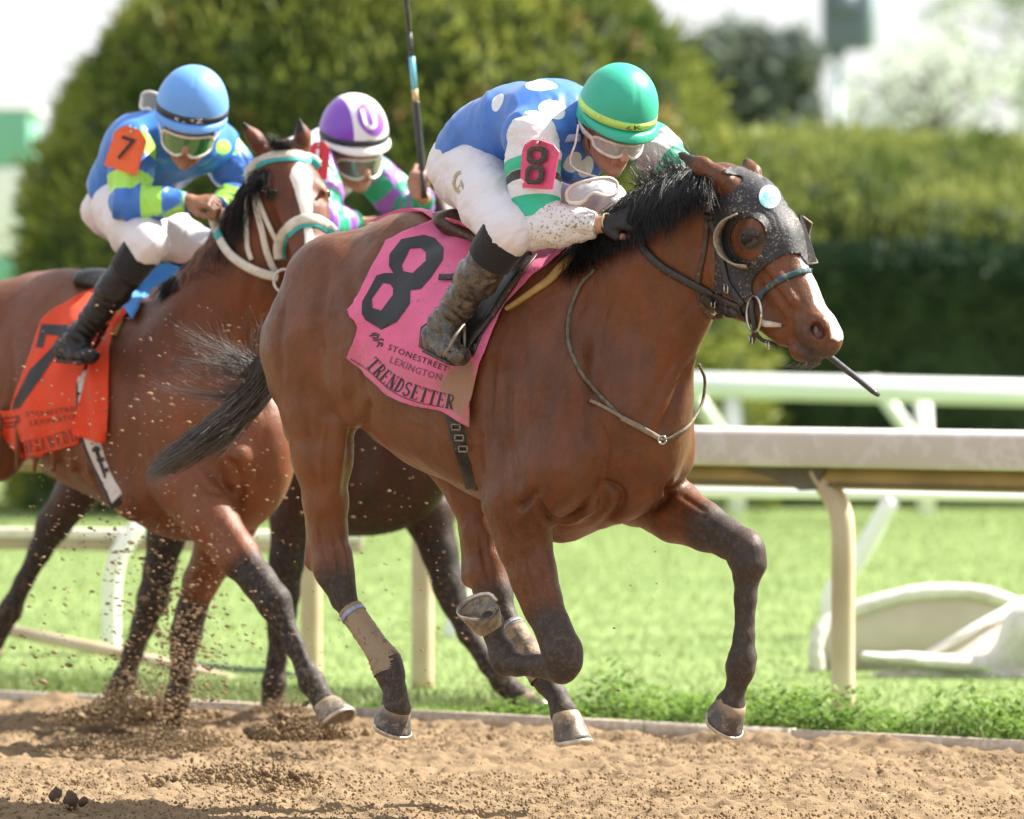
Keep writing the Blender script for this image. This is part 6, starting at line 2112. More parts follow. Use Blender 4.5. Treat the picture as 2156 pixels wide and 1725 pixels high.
    for (q, lt, rr) in ((-.1, -.14, .04),):
        dd = V - np.array(f.T(q, 2.13, lt)); dots = np.maximum(dots, rr - np.linalg.norm(dd[:, :2], axis=1) - (z < 2.0) * 1)
    mesh_np('silks', V, Q, M['silk_blue'], root, attrs=dict(dots=dots))
    # collar bow / scarf
    g = Geo(); strap(g, [P(1150, 318, .19), P(1165, 300, .16), P(1195, 292, .12), P(1222, 290, .08)], .004, .012); g.build('collar', M['silk_blue'], root)
    # ---- sleeves
    def sleeve(s_, e_, w_, near):
        c = Body(); m1 = s_.lerp(e_, .5)
        if near:
            c.chain([(s_ + Vector((0, 0, .01)), .074), (s_.lerp(e_, .3), .077), (s_.lerp(e_, .6), .070), (e_, .063)], .03)
            c.chain([(e_ + Vector((-.004, 0, -.002)), .066), (e_.lerp(w_, .35), .056), (e_.lerp(w_, .7), .046), (w_, .036)], .025)
        else:
            c.chain([(s_, .07), (m1, .066), (e_, .052)], .03); c.chain([(e_, .052), (e_.lerp(w_, .5), .046), (w_, .032)], .025)
        wd = (w_ - e_).normalized(); sd = (s_ - e_).normalized()
        w1 = wrinkle(.0048, 8, 7 + near, tuple(Vector((.3, 0, 1)))); w2 = wrinkle(.0016, 20, 3, (.3, 0, 1)); wr = lambda V, N: w1(V, N) + w2(V, N)
        V, Q = c.mesh(.005, cut=[(tuple(w_ - wd * .008), tuple(wd)), ], disp=lambda V, N: wr(V, N), smooth=1)
        u, _ = limb_attr(V, [s_, e_, w_])
        L1 = (e_ - s_).length
        g1 = .5 * .034 - np.abs(u - (.285 * L1 / .26 if near else .10)) ; 
        px, py = to_px(V)
        if near:
            # bands placed by distance down the upper arm
            g1 = .020 - np.abs(u - L1 * .34); g2 = .034 - np.abs(u - L1 * .83); k1 = .014 - np.abs(u - L1 * .47)
        else:
            g1 = .026 - np.abs(u - L1 * .35); g2 = .030 - np.abs(u - L1 * .80); k1 = -np.ones(len(V))
        mesh_np('sleeve', V, Q, M['sleeve8'], root, attrs=dict(g1=g1, g2=g2, k1=k1, mud=np.clip((u - L1 * .78) / .10, .12, 1)))
    sleeve(shN, elN, wrN - (wrN - elN).normalized() * .01, 1)
    sleeve(shF, elF, wrF, 0)
    # ---- breeches
    c = Body()
    c.chain([(P(992, 350, 0), (.118, .145)), (P(1030, 325, 0), (.112, .135))], .05, Lh)
    c.seg(P(988, 362, .06), P(992, 374, .08), .108, .104, .05)
    for h_, k_ in ((hipN, knN), (hipF, knF)):
        c.chain([(h_, .102), (h_.lerp(k_, .5), .089), (h_.lerp(k_, .85), .072), (k_, .064)], .045)
    c.seg(knN, knN.lerp(anN, .12), .07, .064, .03); c.seg(knF, knF.lerp(anF, .3), .07, .06, .03)
    V, Q = c.mesh(.0055, disp=lambda V, N: wrinkle(.0032, 6, 13, (.8, 0, -.6))(V, N) + wrinkle(.0016, 15, 5, (.5, 0, -.8))(V, N), smooth=2)
    br = mesh_np('breeches', V, Q, M['breeches'], root)
    bvb = bvh_of(V, Q)
    # gold monogram on the thigh
    Vt, Tt = text_tris('A')
    drape_tris('thigh_monogram', Vt, Tt, lambda u, v: (962 + u * 20 + v * 3, 398 - v * 30 + u * 2), bvb, .004, M['gold_print'], root)
    st = [(arc(0, 0, 1, 1, 100, 260, 10), .35)]
    Vt, Tt = stroke_tris(st, 0, 1, 1); drape_tris('thigh_crest', np.array([(a, b2, 0) for a, b2 in Vt]), np.array(Tt), lambda u, v: (972 + u * 17, 384 - v * 22), bvb, .004, M['gold_print'], root)
    # ---- boots and knee bands
    kd = (anN - knN).normalized()
    boot_build(root, knN + kd * .075, anN, toe, heel, M['boot'], .062, seed=4, lat=Lh)
    c = Body(); c.seg(knN + kd * -.02, knN + kd * .105, .079, .070, .01)
    V, Q = c.mesh(.006, cut=[(tuple(knN + kd * .108), tuple(kd)), (tuple(knN + kd * .018), tuple(-kd + Vector((.25, 0, 0))))], disp=wrinkle(.0015, 12, 3)); mesh_np('boot_top', V, Q, M['black_knit'], root)
    kdF = (anF - knF).normalized()
    boot_build(root, knF + kdF * .09, anF, toeF, heelF, M['boot'], .058, seed=5, lat=Lh)
    # stirrup
    # ---- glove
    g = Body()
    hand_prims(g, wrN + hd.normalized() * .015, hd, Vector((-.35, -.6, .7)), 1.0, .95, 1)
    g.p = g.p[:-3] + [g.p[-3]]
    V, Q = g.mesh(.004, inflate=.0035); gl = mesh_np('glove', V, Q, M['glove'], root)
    c0 = wrN + hd.normalized() * .02; n_ = hd.normalized(); a_ = n_.orthogonal().normalized(); b_ = n_.cross(a_)
    Geo().tube([c0 + a_ * math.cos(t) * .029 + b_ * math.sin(t) * .029 for t in np.linspace(0, 2 * math.pi, 25)], .003, 6, False).build('glove_cuff', M['gold_print'], gl)
    st = Body(); hand_prims(st, wrF, P(1400, 480, -.08) - wrF, Vector((.3, .1, .9)), 1.0, .95, -1)
    V, Q = st.mesh(.004, inflate=.0035); mesh_np('glove', V, Q, M['glove'], root)
    # ---- helmet
    base = hc + hu * .046 - hf * .004
    sh, HV, HQ = helmet(root, base, hf, hu, hr, M['helm_green'], M['band_lime'], M['helm_green'], rx=.126, ry=.119, H=.142, bandw=.024, brim=.024)
    hb = bvh_of(HV, HQ)
    V, T = text_tris('KK', space=1.1)
    K1 = baseline_map([(1318, 297), (1345, 296)], 11, 11, V[:, 0].max(), V[:, 1].max())
    V[:, 0] *= 1
    bm_b = mesh_bvh([o for o in sh.children if o.name.startswith('band')][0])
    dt = baseline_map([(1316, 276), (1352, 273)], 9, 9, V[:, 0].max(), V[:, 1].max())
    drape_tris('band_letters', V, T, dt, bm_b, .002, M['black_print'], sh)
    goggles(root, hc, hf, hu, hr, M['lens_clear'], M['goggle_frame'])
    # dark inner lens
    n = 16; VV = []
    for t_ in (-.012, -.040):
        for k in range(n + 1):
            a = R(-48 + 96 * k / n)
            VV.append(tuple(hc + (hf * math.cos(a) * .109 * 1.02 + hr * math.sin(a) * .109 * .8) + hu * t_ + hf * .004))
    mesh_np('inner_lens', VV, np.array([(k, k + 1, n + 2 + k, n + 1 + k) for k in range(n)]), M['lens_dark'], root)
    # chin strap
    g = Geo(); strap(g, [hc + hr * .078 - hu * .0 - hf * .0, hc + hr * .068 - hu * .07 + hf * .01, hc - hu * .118 + hf * .035 + hr * .03, hc - hu * .125 + hf * .045, hc - hu * .118 + hf * .035 - hr * .03, hc - hr * .068 - hu * .07 + hf * .01, hc - hr * .078], .006, .0025)
    g.build('chin_strap', M['band_dark'], root)
    # ---- goggles hanging at the neck
    gg = empty('hanging_goggles', P(1240, 400, .02), 'spare clear goggles hanging under the leading jockey\'s chin', 'goggles')
    pc = P(1246, 404, .16); f2, u2, r2_ = headframe((.05, -.97, .15), (-.22, 0, .97))
    def gp(a, t): return pc + r2_ * math.sin(a) * .080 + f2 * (math.cos(a) * .03) + u2 * t
    top = [gp(R(-75 + 150 * k / 16), .030 - .022 * abs(k / 8 - 1) ** 3) for k in range(17)]; bot = [gp(R(-75 + 150 * k / 16), -.032 + .022 * abs(k / 8 - 1) ** 3 + .024 * math.exp(-((k - 8) / 2.0) ** 2)) for k in range(17)]
    mesh_np('lens', [tuple(v) for v in top + bot], np.array([(k, k + 1, 18 + k, 17 + k) for k in range(16)]), M['lens_clear'], gg)
    Geo().tube(top + bot[::-1] + [top[0]], .0055, 8, False).build('goggle_frame', M['goggle_frame'], gg)
    Geo().tube(catmull([top[0], P(1205, 352, .15), P(1212, 300, .14), P(1218, 262, .12)], 5), (.0015, .004), 6, True).build('goggle_strap', M['goggle_frame'], gg)
    # ---- numbered arm plate
    ab = empty('arm_number', P(1126, 350, .33), 'pink number 8 plate strapped on the leading jockey\'s arm', 'number plate')
    ul = [r5(*p) for p in [(352, 815), (392, 420), (430, 345), (540, 285), (640, 300), (740, 345), (782, 420), (728, 838)]]
    A = P(ul[0][0], ul[0][1], .322); 
    def pl(x, y, o=0.0):
        q = P(x, y, .318); return q + f.L * (o - .0018 * ((x - 1126) / 10) ** 2 * .6)
    bm = bmesh.new(); vs = [bm.verts.new(pl(*p)) for p in ul]; fc = bm.faces.new(vs)
    ex = bmesh.ops.extrude_face_region(bm, geom=[fc]); bmesh.ops.translate(bm, vec=f.L * -.004, verts=[v for v in ex['geom'] if isinstance(v, bmesh.types.BMVert)])
    bmesh.ops.recalc_face_normals(bm, faces=bm.faces); obj_bm('plate', bm, M['plate_pink'], ab, False)
    g = Geo()
    def oct8(cx, cy, w, h, th, sk):
        o = [(-w, -h * .6), (-w * .55, -h), (w * .55, -h), (w, -h * .6), (w, h * .6), (w * .55, h), (-w * .55, h), (-w, h * .6)]
        i = [(x * (1 - th / w), y * (1 - th / h)) for x, y in o]
        f_ = lambda p: pl(cx + p[0] - sk * p[1], cy + p[1], .003)
        V = [tuple(f_(p)) for p in o] + [tuple(f_(p)) for p in i] + [tuple(f_(p) - f.L * .003) for p in o] + [tuple(f_(p) - f.L * .003) for p in i]
        Q = []
        for k in range(8):
            k2 = (k + 1) % 8
            Q += [(k, k2, 8 + k2, 8 + k), (k, 16 + k, 16 + k2, k2), (8 + k, 8 + k2, 24 + k2, 24 + k)]
        g.add(V, Q)
    c1 = r5(582, 460); c2 = r5(556, 675)
    oct8(c1[0], c1[1], 20, 18.5, 9.5, .06); oct8(c2[0], c2[1], 20, 20, 9.5, .06)
    g.build('number', M['rough_black'], ab, False)
    c_ = pl(*r5(598, 320)) ; Geo().tube([c_ - f.L * .001, c_ + f.L * .004], .005, 10).build('rivet', M['steel'], ab)
    u_ = (elN - shN).normalized(); cc = shN.lerp(elN, .47); a_ = u_.orthogonal().normalized(); b_ = u_.cross(a_)
    # ---- whip in the far hand, passing behind the muzzle
    wp = empty('riding_whip', P(1400, 470, -.12), 'dark padded whip slanting down behind the leading horse\'s muzzle', 'whip')
    a_ = P(1372, 452, -.11); tip = P(1850, 833, -.30)
    a2 = a_
    d_ = (tip - a2)
    Geo().tube([a2, a2 + d_ * .38], [.011, .008], 10).build('grip', M['leather'], wp)
    Geo().tube([a2 + d_ * .38, a2 + d_ * .74], [.0065, .006], 10).build('shaft', M['whip_grey'], wp)
    Geo().tube([a2 + d_ * .74, a2 + d_ * .76, a2 + d_ * .98, tip], [(.008, .007), (.0125, .009), (.0125, .009), (.009, .006)], 10).build('popper', M['whip_grey'], wp)
    # ---- stirrup iron under the boot
    si = empty('stirrup', P(950, 745, .38), 'muddy stirrup iron under the leading jockey\'s boot', 'stirrup')
    Geo().tube(catmull([P(976, 684, .36), P(960, 705, .40), P(945, 735, .415), P(936, 752, .40), P(955, 768, .37), P(975, 745, .34), P(978, 700, .34), P(976, 684, .36)], 4), .005, 8).build('iron', M['steel_muddy'], si)
def r5(rx, ry): return (1018.1 + rx * .1909, 239.6 + ry * .1909)
M['gold_print'] = mat('gold_print', (.42, .34, .14), .5, var=.3, vscale=50)
rider8()

# ------------------------------------------------------------------ horse 7 and horse 3
def trunk_prims(b, f, dz, L):
    T = lambda q, z, l=0.0: f.T(q, z + dz, l)
    tr = [(-.62, 1.50, .20, .17), (-.48, 1.50, .29, .235), (-.30, 1.455, .335, .265), (-.1, 1.375, .355, .285), (.15, 1.30, .36, .285), (.36, 1.25, .395, .245), (.52, 1.19, .32, .20)]
    for (a, c) in zip(tr[:-1], tr[1:]):
        b.seg(T(a[0], a[1]), T(c[0], c[1]), (a[2], a[3]), (c[2], c[3]), .06, L)
    b.seg(T(.05, 1.60), T(.42, 1.62), (.07, .06), (.08, .05), .10, L)
    b.seg(T(-.62, 1.62), T(-.30, 1.69), (.10, .10), (.10, .12), .10, L)
    for sg in (1, -1):
        b.seg(T(-.58, 1.60, .14 * sg), T(-.60, 1.38, .155 * sg), (.17, .13), (.18, .125), .07, L)
        b.seg(T(-.60, 1.38, .155 * sg), T(-.52, 1.18, .165 * sg), (.18, .125), (.135, .10), .05, L)
        b.seg(T(.40, 1.55, .13 * sg), T(.47, 1.33, .19 * sg), (.13, .07), (.15, .08), .08, L)
        b.seg(T(.47, 1.33, .19 * sg), T(.50, 1.08, .20 * sg), (.15, .08), (.115, .08), .06, L)
        b.seg(T(.24, 1.35, .20 * sg), T(.30, 1.04, .21 * sg), (.10, .06), (.12, .06), .05, L)
        b.seg(T(.55, 1.10, .12 * sg), T(.52, .98, .11 * sg), (.10, .085), (.07, .06), .022, L)
    for k in range(6):
        q = .13 - k * .1
        b.seg(T(q, 1.32, .265), T(q - .03, 1.10, .25), (.016, .010), (.012, .008), .025, L)

M['bay7'] = coat_mat('bright_bay_coat', (.150, .048, .018), (.085, .027, .012), dirt=.6, rough=.40, dscale=60)
M['brown3'] = coat_mat('dark_brown_coat', (.045, .018, .012), (.028, .012, .009), dirt=.5, rough=.42, dscale=60)
H7 = Frame(262, 21.7, 45)
H3 = Frame(560, 23.0, 32)

def horse7():
    f = H7; P = f; L = tuple(f.L)
    root = empty('racehorse', f.T(0, 0), 'bright bay horse with white blaze and white bridle under orange number 7 cloth', 'horse')
    b = Body()
    trunk_prims(b, f, -.14, L)
    b.chain([(P(395, 1030, .20), (.115, .09)), (P(445, 1095, .19), (.095, .08)), (P(500, 1170, .185), (.075, .065)), (P(545, 1225, .18), (.060, .055)), (P(578, 1268, .175), (.060, .054)), (P(592, 1300, .17), (.047, .044))], .03, L)
    b.chain([(P(592, 1300, .17), (.045, .042)), (P(620, 1360, .165), (.036, .031)), (P(643, 1410, .16), (.035, .031)), (P(657, 1437, .16), (.046, .042)), (P(672, 1460, .16), (.036, .034)), (P(683, 1482, .16), (.046, .044))], .02, L)
    b.seg(P(430, 1090, .20), P(545, 1240, .18), .03, .022, .04, L)
    b.chain([(P(510, 1040, -.17), (.12, .09)), (P(465, 1140, -.17), (.098, .08)), (P(422, 1225, -.17), (.065, .058)), (P(402, 1290, -.17), (.055, .05)), (P(392, 1335, -.17), (.058, .053)), (P(386, 1370, -.17), (.045, .042)), (P(382, 1420, -.17), (.038, .033)), (P(374, 1468, -.17), (.046, .042)), (P(368, 1505, -.17), (.038, .034)), (P(362, 1528, -.17), (.046, .044))], .025, L)
    b.seg(P(500, 965, .12), P(497, 1005, .12), (.07, .06), (.045, .04), .02, L)
    # neck
    b.chain([(P(400, 780, 0), (.27, .15)), (P(465, 680, 0), (.24, .135)), (P(520, 570, 0), (.19, .11)), (P(560, 470, 0), (.14, .09)), (P(590, 385, 0), (.11, .075))], .06, L)
    # head, turned to the camera
    Lh = Vector((-.97, -.24, 0)); Lt = tuple(Lh)
    def q(px, py, D, l=0.0): return W(px, py, D) + Lh * l
    b.seg(P(578, 410, 0), q(600, 350, 21.18), (.10, .075), (.085, .068), .05, Lt)
    b.seg(q(600, 350, 21.18), q(622, 400, 21.12), (.088, .070), (.098, .088), .04, Lt)
    b.seg(q(622, 400, 21.12), q(636, 455, 21.07), (.098, .088), (.088, .078), .03, Lt)
    b.seg(q(636, 455, 21.07), q(652, 545, 20.98), (.088, .078), (.068, .054), .03, Lt)
    b.seg(q(652, 545, 20.98), q(664, 620, 20.92), (.066, .052), (.058, .054), .03, Lt)
    b.seg(q(664, 620, 20.92), q(668, 645, 20.93), (.056, .056), (.045, .05), .02, Lt)
    for sg in (1, -1):
        b.seg(q(612, 450, 21.22, .05 * sg), q(632, 520, 21.16, .045 * sg), (.10, .038), (.08, .032), .03, Lt)
        b.seg(q(632, 520, 21.16, .045 * sg), q(655, 610, 21.02, .03 * sg), (.07, .03), (.04, .03), .03, Lt)
        b.seg(q(634, 420, 21.05, .085 * sg), q(655, 540, 20.95, .052 * sg), .012, .007, .035, Lt)
        b.ball(q(628, 400, 21.06, .078 * sg), (.026, .024), .03, Lt)
        b.seg(q(626, 403, 21.03, .098 * sg), q(631, 402, 21.0, .085 * sg), .009, .008, .010, Lt)
        b.ball(q(629, 414, 21.06, .082 * sg), (.026, .020), .018, Lt)
        b.ball(q(668, 612, 20.9, .04 * sg), (.034, .022), .018, Lt)
    for (bx, by, tx, ty, l) in ((558, 322, 509, 256, 0), (636, 318, 630, 250, 0)):
        m = ((bx + tx) / 2 + (3 if tx < 600 else 4), (by + ty) / 2 + 3)
        b.chain([(W(bx, by, 21.17), (.034, .030)), (W(m[0], m[1], 21.15), (.036, .026)), (W(tx, ty, 21.12), (.005, .005))], .015, (1, 0, 0))
    b.seg(W(542, 300, 21.08), W(517, 268, 21.07), (.022, .012), (.006, .005), .006, (1, 0, 0), '-')
    b.seg(W(636, 300, 21.08), W(631, 262, 21.07), (.020, .012), (.006, .005), .006, (1, 0, 0), '-')
    V, Q = b.mesh(.0085, smooth=1)
    Nn = vnormals(V, Q)
    V = V + Nn * (.0022 * fbm(V, 9, 3, 13))[:, None]
    G = [([(470, 960), (500, 990), (510, 1035), (490, 1080)], .014, -.014), ([(350, 720), (360, 820), (375, 930)], .03, -.010), ([(480, 640), (470, 740), (480, 850)], .03, -.010), ([(410, 1000), (440, 1030), (470, 1040)], .014, -.009),
         ([(300, 760), (310, 880), (330, 1000)], .018, -.008), ([(460, 1100), (520, 1190), (560, 1250)], .010, -.006), ([(430, 720), (420, 820), (440, 920)], .018, .005), ([(560, 900), (550, 980), (530, 1040)], .016, -.009),
         ([(520, 700), (530, 800), (560, 880)], .022, -.008), ([(20, 700), (30, 800), (20, 900)], .025, -.008), ([(612, 480), (622, 540), (640, 590)], .012, -.006), ([(590, 430), (596, 470), (612, 500)], .010, -.005),
         ([(420, 1190), (412, 1250), (400, 1300)], .009, -.005), ([(612, 1330), (632, 1380), (646, 1415)], .006, -.005), ([(540, 560), (520, 640), (500, 700)], .018, -.007)]
    V = V + Nn * relief(V, Nn, bvh_of(V, Q), G)[:, None]; Nn = vnormals(V, Q)
    s, l, z = f.loc(V); px, py = to_px(V)
    def near(a, bb, r, soft):
        d, t = segd(V, a, bb); return np.clip((r + soft - d) / soft, 0, 1)
    dark = np.zeros(len(V))
    for lg in ([P(530, 1215, .18), P(578, 1268, .175), P(657, 1437, .16), P(690, 1500, .16)], [P(402, 1290, -.17), P(392, 1335, -.17), P(374, 1468, -.17), P(362, 1540, -.17)]):
        for a, bb in zip(lg[:-1], lg[1:]): dark = np.maximum(dark, near(a, bb, .06, .07) * .9)
    dark = np.maximum(dark, near(q(664, 625, 20.9), q(668, 650, 20.9), .06, .08) * .6)
    dark = np.maximum(dark, near(W(507, 250, 21.12), W(515, 262, 21.12), .005, .03)); dark = np.maximum(dark, near(W(629, 248, 21.12), W(630, 268, 21.12), .008, .03))
    dark = np.maximum(dark, near(q(626, 410, 21.03, .10), q(629, 412, 21.0, .10), .02, .025) * .85)
    hl = (V - np.array(W(636, 455, 21.0))) @ np.array(Lh)
    front = Nn[:, 1] < -.2
    face = (py > 338) & (py < 640) & (px > 560) & (V[:, 1] < 21.2)
    cl = np.interp(py, [340, 355, 372, 400, 440, 480, 540, 620], [.0, .030, .042, .030, .022, .014, .018, .03])
    cx = np.interp(py, [340, 372, 440, 500, 620], [.0, -.004, -.010, -.012, 0])
    white = np.where(face & front, np.clip(.5 + (cl - np.abs(hl - cx)) / .012, 0, 1), 0)
    dust = np.clip((.95 - z) / .9, 0, 1) * .7 + .05
    body = mesh_np('body', V, Q, M['bay7'], root, attrs=dict(dark=dark, white=white, dust=dust, tan=np.clip((s - .35) / .2, 0, 1) * .25 * (z < 1.3), pink=0 * dark))
    bv = bvh_of(V, Q)
    eyeball(root, q(629, 409, 21.055, .093), .021, M['eye']); eyeball(root, q(629, 409, 21.055, -.093), .021, M['eye'])
    hoof(root, P(685, 1483, .16), P(706, 1520, .16), f.f + Vector((0, 0, .1)), .135, f.L, M['hoof'])
    hoof(root, P(361, 1530, -.17), P(356, 1560, -.17), f.f + Vector((0, 0, -.5)), .13, f.L, M['hoof_dark'], shoe=False)
    # mane
    paths = []; rr = []
    cr = catmull([Vector((x, y, 0)) for x, y in ((570, 345), (545, 375), (515, 420), (480, 475), (440, 530), (400, 570), (370, 590))], 10)
    for k in range(2600):
        i = RNG.integers(0, len(cr)); c = cr[i]; t = i / len(cr)
        ln = (45 + 50 * math.sin(math.pi * t)) * (.5 + .7 * RNG.random()); sp = RNG.normal() * 10
        a = P(c.x + RNG.normal() * 5, c.y + RNG.normal() * 5, 0); b1 = P(c.x - 14 + sp * .4, c.y + ln * .1, .04); b2 = P(c.x - 24 + sp, c.y + ln * .5, .10); e = P(c.x - 24 + sp * 1.5, c.y + ln, .13)
        paths.append([tuple(a), tuple(b1), tuple(b2), tuple(e)]); rr.append(.0013 + .0012 * RNG.random())
    for k in range(260):
        i = RNG.integers(0, int(len(cr) * .6)); c = cr[i]; ln = 20 + 45 * RNG.random()
        a = P(c.x, c.y, 0); e = P(c.x - 25 - ln * .5 + RNG.normal() * 8, c.y - ln * .5 + RNG.normal() * 8, .02)
        paths.append([tuple(a), tuple(P(c.x - 5, c.y - ln * .4, .01)), tuple(P(c.x - 18, c.y - ln * .6, .02)), tuple(e)]); rr.append(.0007)
    for k in range(300):      # forelock
        x = 585 + 32 * RNG.random(); a = W(x, 322 + RNG.normal() * 3, 21.1); e = W(x - 20 + RNG.normal() * 22, 300 + RNG.normal() * 9, 21.04)
        paths.append([tuple(a), tuple(a.lerp(e, .3) + Vector((0, -.02, .02))), tuple(a.lerp(e, .7) + Vector((0, -.02, .02))), tuple(e)]); rr.append(.0009)
    strands('mane', None, paths, rr, 3, M['black_hair'], root, 7)
    bb = Body(); cp = [P(p.x + 4, p.y + 14, 0) for p in cr[::8]]
    for a, d in zip(cp[:-1], cp[1:]): bb.seg(a, d, (.04, .06), (.04, .06), .04, L)
    V, Q = bb.mesh(.014); mesh_np('mane_base', V, Q, M['black_hair'], root)
    return root, bv, q
R7, BV7, Q7 = horse7()

M['orange_cloth'] = mat('orange_cloth', (.80, .062, .012), .7, var=.12, vscale=8, bump=.25, bscale=140, dirt=.4, dirtcol=(.3, .12, .06), dscale=60, dthr=.68, sheen=.2, transl=.12)
M['orange_print'] = mat('dark_print', (.10, .02, .02), .6)
M['towel_blue'] = mat('blue_towel', (.05, .27, .72), .8, var=.15, vscale=12, bump=.3, bscale=140, sheen=.3)
M['girth_white'] = mat('girth_white', (.62, .58, .56), .7, var=.15, vscale=20, bump=.2, dirt=.4, dscale=60, dthr=.6)
M['cream_strap'] = mat('cream_strap', (.66, .63, .55), .5, var=.25, vscale=30, dirt=.3, dscale=90, dthr=.62, bump=.15)
M['teal_lining'] = mat('teal_lining', (.03, .34, .33), .6)

def r7(rx, ry): return (rx * .4167, 600 + ry * .4167)
def r4(rx, ry): return (rx * .4167, 60 + ry * .4167)
def tack7():
    f = H7; P = f
    root = empty('saddle_cloth', f.T(-.1, 1.1, .3), 'orange saddle cloth with black number 7 on the chasing bay horse', 'saddle cloth')
    out = [(180, 618), (120, 650), (88, 679), (60, 760), (25, 862), (-30, 870), (-40, 905), (5, 915), (22, 940), (50, 965), (121, 946), (171, 934), (170, 860), (172, 800), (190, 760), (215, 700), (236, 680), (262, 655), (300, 640), (280, 610), (220, 600)]
    def rip(p2, P_):
        return .006 * np.maximum(fbm(P_, 6.5, 2, 23), -.4) + .003 * fbm(P_, 20, 2, 29) + .006 + .004 * np.sin(p2[:, 0] * .09 + 3 * vnoise(P_, 4, 1))
    cl = drape('cloth', [out], BV7, .010, M['orange_cloth'], root, step=7, thick=.003, ripple=rip, relax=4)
    bv = mesh_bvh(cl)
    s7 = [r7(*p) for p in [(210, 198), (420, 208), (420, 262), (300, 330), (200, 480), (100, 620), (62, 632), (70, 590), (150, 430), (260, 320), (300, 258), (232, 250), (218, 318), (182, 316)]]
    drape('number', [s7], bv, .0022, M['black_print'], root, step=8, relax=0)
    V, T = text_tris('STONESTREET', space=1.1)
    drape_tris('sponsor_name', V, T, baseline_map([(54, 878), (110, 873), (178, 862)], 10, 10, V[:, 0].max(), V[:, 1].max()), bv, .003, M['black_print'], root)
    V, T = text_tris('LEXINGTON', space=1.1)
    drape_tris('sponsor_town', V, T, baseline_map([(64, 897), (110, 890), (172, 880)], 11, 10, V[:, 0].max(), V[:, 1].max()), bv, .003, M['orange_print'], root)
    drape('front_panel', [[(262, 652), (238, 690), (205, 745), (182, 800), (172, 860), (163, 914), (200, 926), (229, 933), (231, 850), (233, 750), (246, 700), (270, 662)]], BV7, .024, M['orange_cloth'], root, step=7, thick=.003, relax=4, ripple=lambda p2, P_: .010 * np.sin(p2[:, 0] * .14 - p2[:, 1] * .01) + .004)
    V, T, w = serif_word('HELLWEDIE')
    drape_tris('horse_name', V, T, baseline_map([(48, 955), (100, 946), (172, 925)], 25, 27, w, 1.0), bv, .003, M['orange_print'], root)
    V, T = stroke_tris([([(2, 882), (20, 880), (40, 877), (32, 890), (8, 892)], 3.5), ([(10, 900), (30, 898), (42, 884)], 3.5)], 0, 1, 1)
    drape_tris('logo', np.array([(a, b, 0) for a, b in V]), np.array(T), lambda u, v: (u, v), bv, .003, M['orange_print'], root)
    tw = empty('rolled_towel', f.T(.3, 1.55), 'bright blue towel padding tucked under the front of the number 7 saddle', 'towel')
    drape('towel', [[(217, 632), (232, 610), (262, 588), (295, 575), (325, 560), (352, 553), (385, 566), (350, 590), (320, 608), (300, 640), (283, 682), (262, 655), (250, 645), (225, 680), (218, 665)]], BV7, .022, M['towel_blue'], tw, step=7, thick=.008, ripple=lambda p2, P_: .008 * fbm(P_, 12, 2, 4))
    ribbon_on('foam_pad', [(262, 648), (252, 668), (243, 690), (236, 706)], BV7, .016, .008, M['foam_yellow'], root, off=.016)
    sd = empty('saddle', f.T(0, 1.55), 'small black racing saddle under the jockey on the number 7 horse', 'saddle')
    b = Body(); b.seg(P(205, 592, 0), P(262, 605, 0), (.045, .10), (.03, .07), .03, tuple(f.L)); b.seg(P(205, 588, 0), P(200, 580, 0), (.03, .11), (.015, .09), .03, tuple(f.L))
    V, Q = b.mesh(.008); mesh_np('seat', V, Q, M['leather'], sd)
    drape('flap', [[(215, 640), (240, 660), (218, 715), (200, 745), (190, 765), (186, 740), (200, 690)]], bv, .006, M['leather'], sd, step=9, thick=.005)
    gi = ribbon_on('girth', [(188, 770), (186, 850), (196, 925), (225, 1000), (252, 1062)], BV7, .050, .004, M['black_knit'], sd, off=.003)
    ribbon_on('girth_webbing', [(180, 780), (179, 850), (192, 920), (222, 1000), (247, 1050)], BV7, .032, .003, M['girth_white'], sd, off=.010)
    for k, (x, y) in enumerate(((196, 948), (205, 970), (214, 992))):
        ribbon_on('girth_mark', [(x - 13, y + 2), (x + 13, y - 3)], BV7, .007, .002, M['black_print'], sd, off=.016)
    ribbon_on('girth_mark', [(200, 940), (210, 970), (222, 1005), (232, 1045)], BV7, .008, .002, M['black_print'], sd, off=.017)
    # bridle
    br = empty('bridle', Q7(640, 480, 20.9, .1), 'cream and teal racing bridle on the white blazed number 7 horse', 'bridle')
    rb = ribbon_on
    rb('brow_band', [r4(*p) for p in [(1250, 730), (1290, 680), (1360, 645), (1440, 635), (1520, 640), (1580, 660), (1612, 690)]], BV7, .0155, .005, M['cream_strap'], br, off=.010)
    rb('brow_lining', [r4(*p) for p in [(1262, 742), (1300, 695), (1365, 662), (1440, 652), (1520, 657), (1578, 677), (1610, 708)]], BV7, .0155, .003, M['teal_lining'], br, off=.006)
    rb('noseband', [r4(*p) for p in [(1408, 1165), (1405, 1100), (1430, 1035), (1480, 985), (1540, 962), (1600, 965), (1650, 990), (1690, 1030)]], BV7, .0165, .005, M['cream_strap'], br, off=.010)
    rb('noseband_lining', [r4(*p) for p in [(1424, 1170), (1420, 1110), (1445, 1052), (1492, 1004), (1545, 982), (1600, 984), (1645, 1008), (1684, 1046)]], BV7, .0165, .003, M['teal_lining'], br, off=.006)
    rb('cheek_piece', [r4(*p) for p in [(1262, 740), (1280, 830), (1300, 930), (1325, 1030), (1345, 1120), (1375, 1200), (1400, 1240)]], BV7, .0115, .004, M['cream_strap'], br, off=.010)
    rb('cheek_piece', [r4(*p) for p in [(1275, 740), (1310, 880), (1360, 1000), (1400, 1080)]], BV7, .0085, .004, M['cream_strap'], br, off=.012)
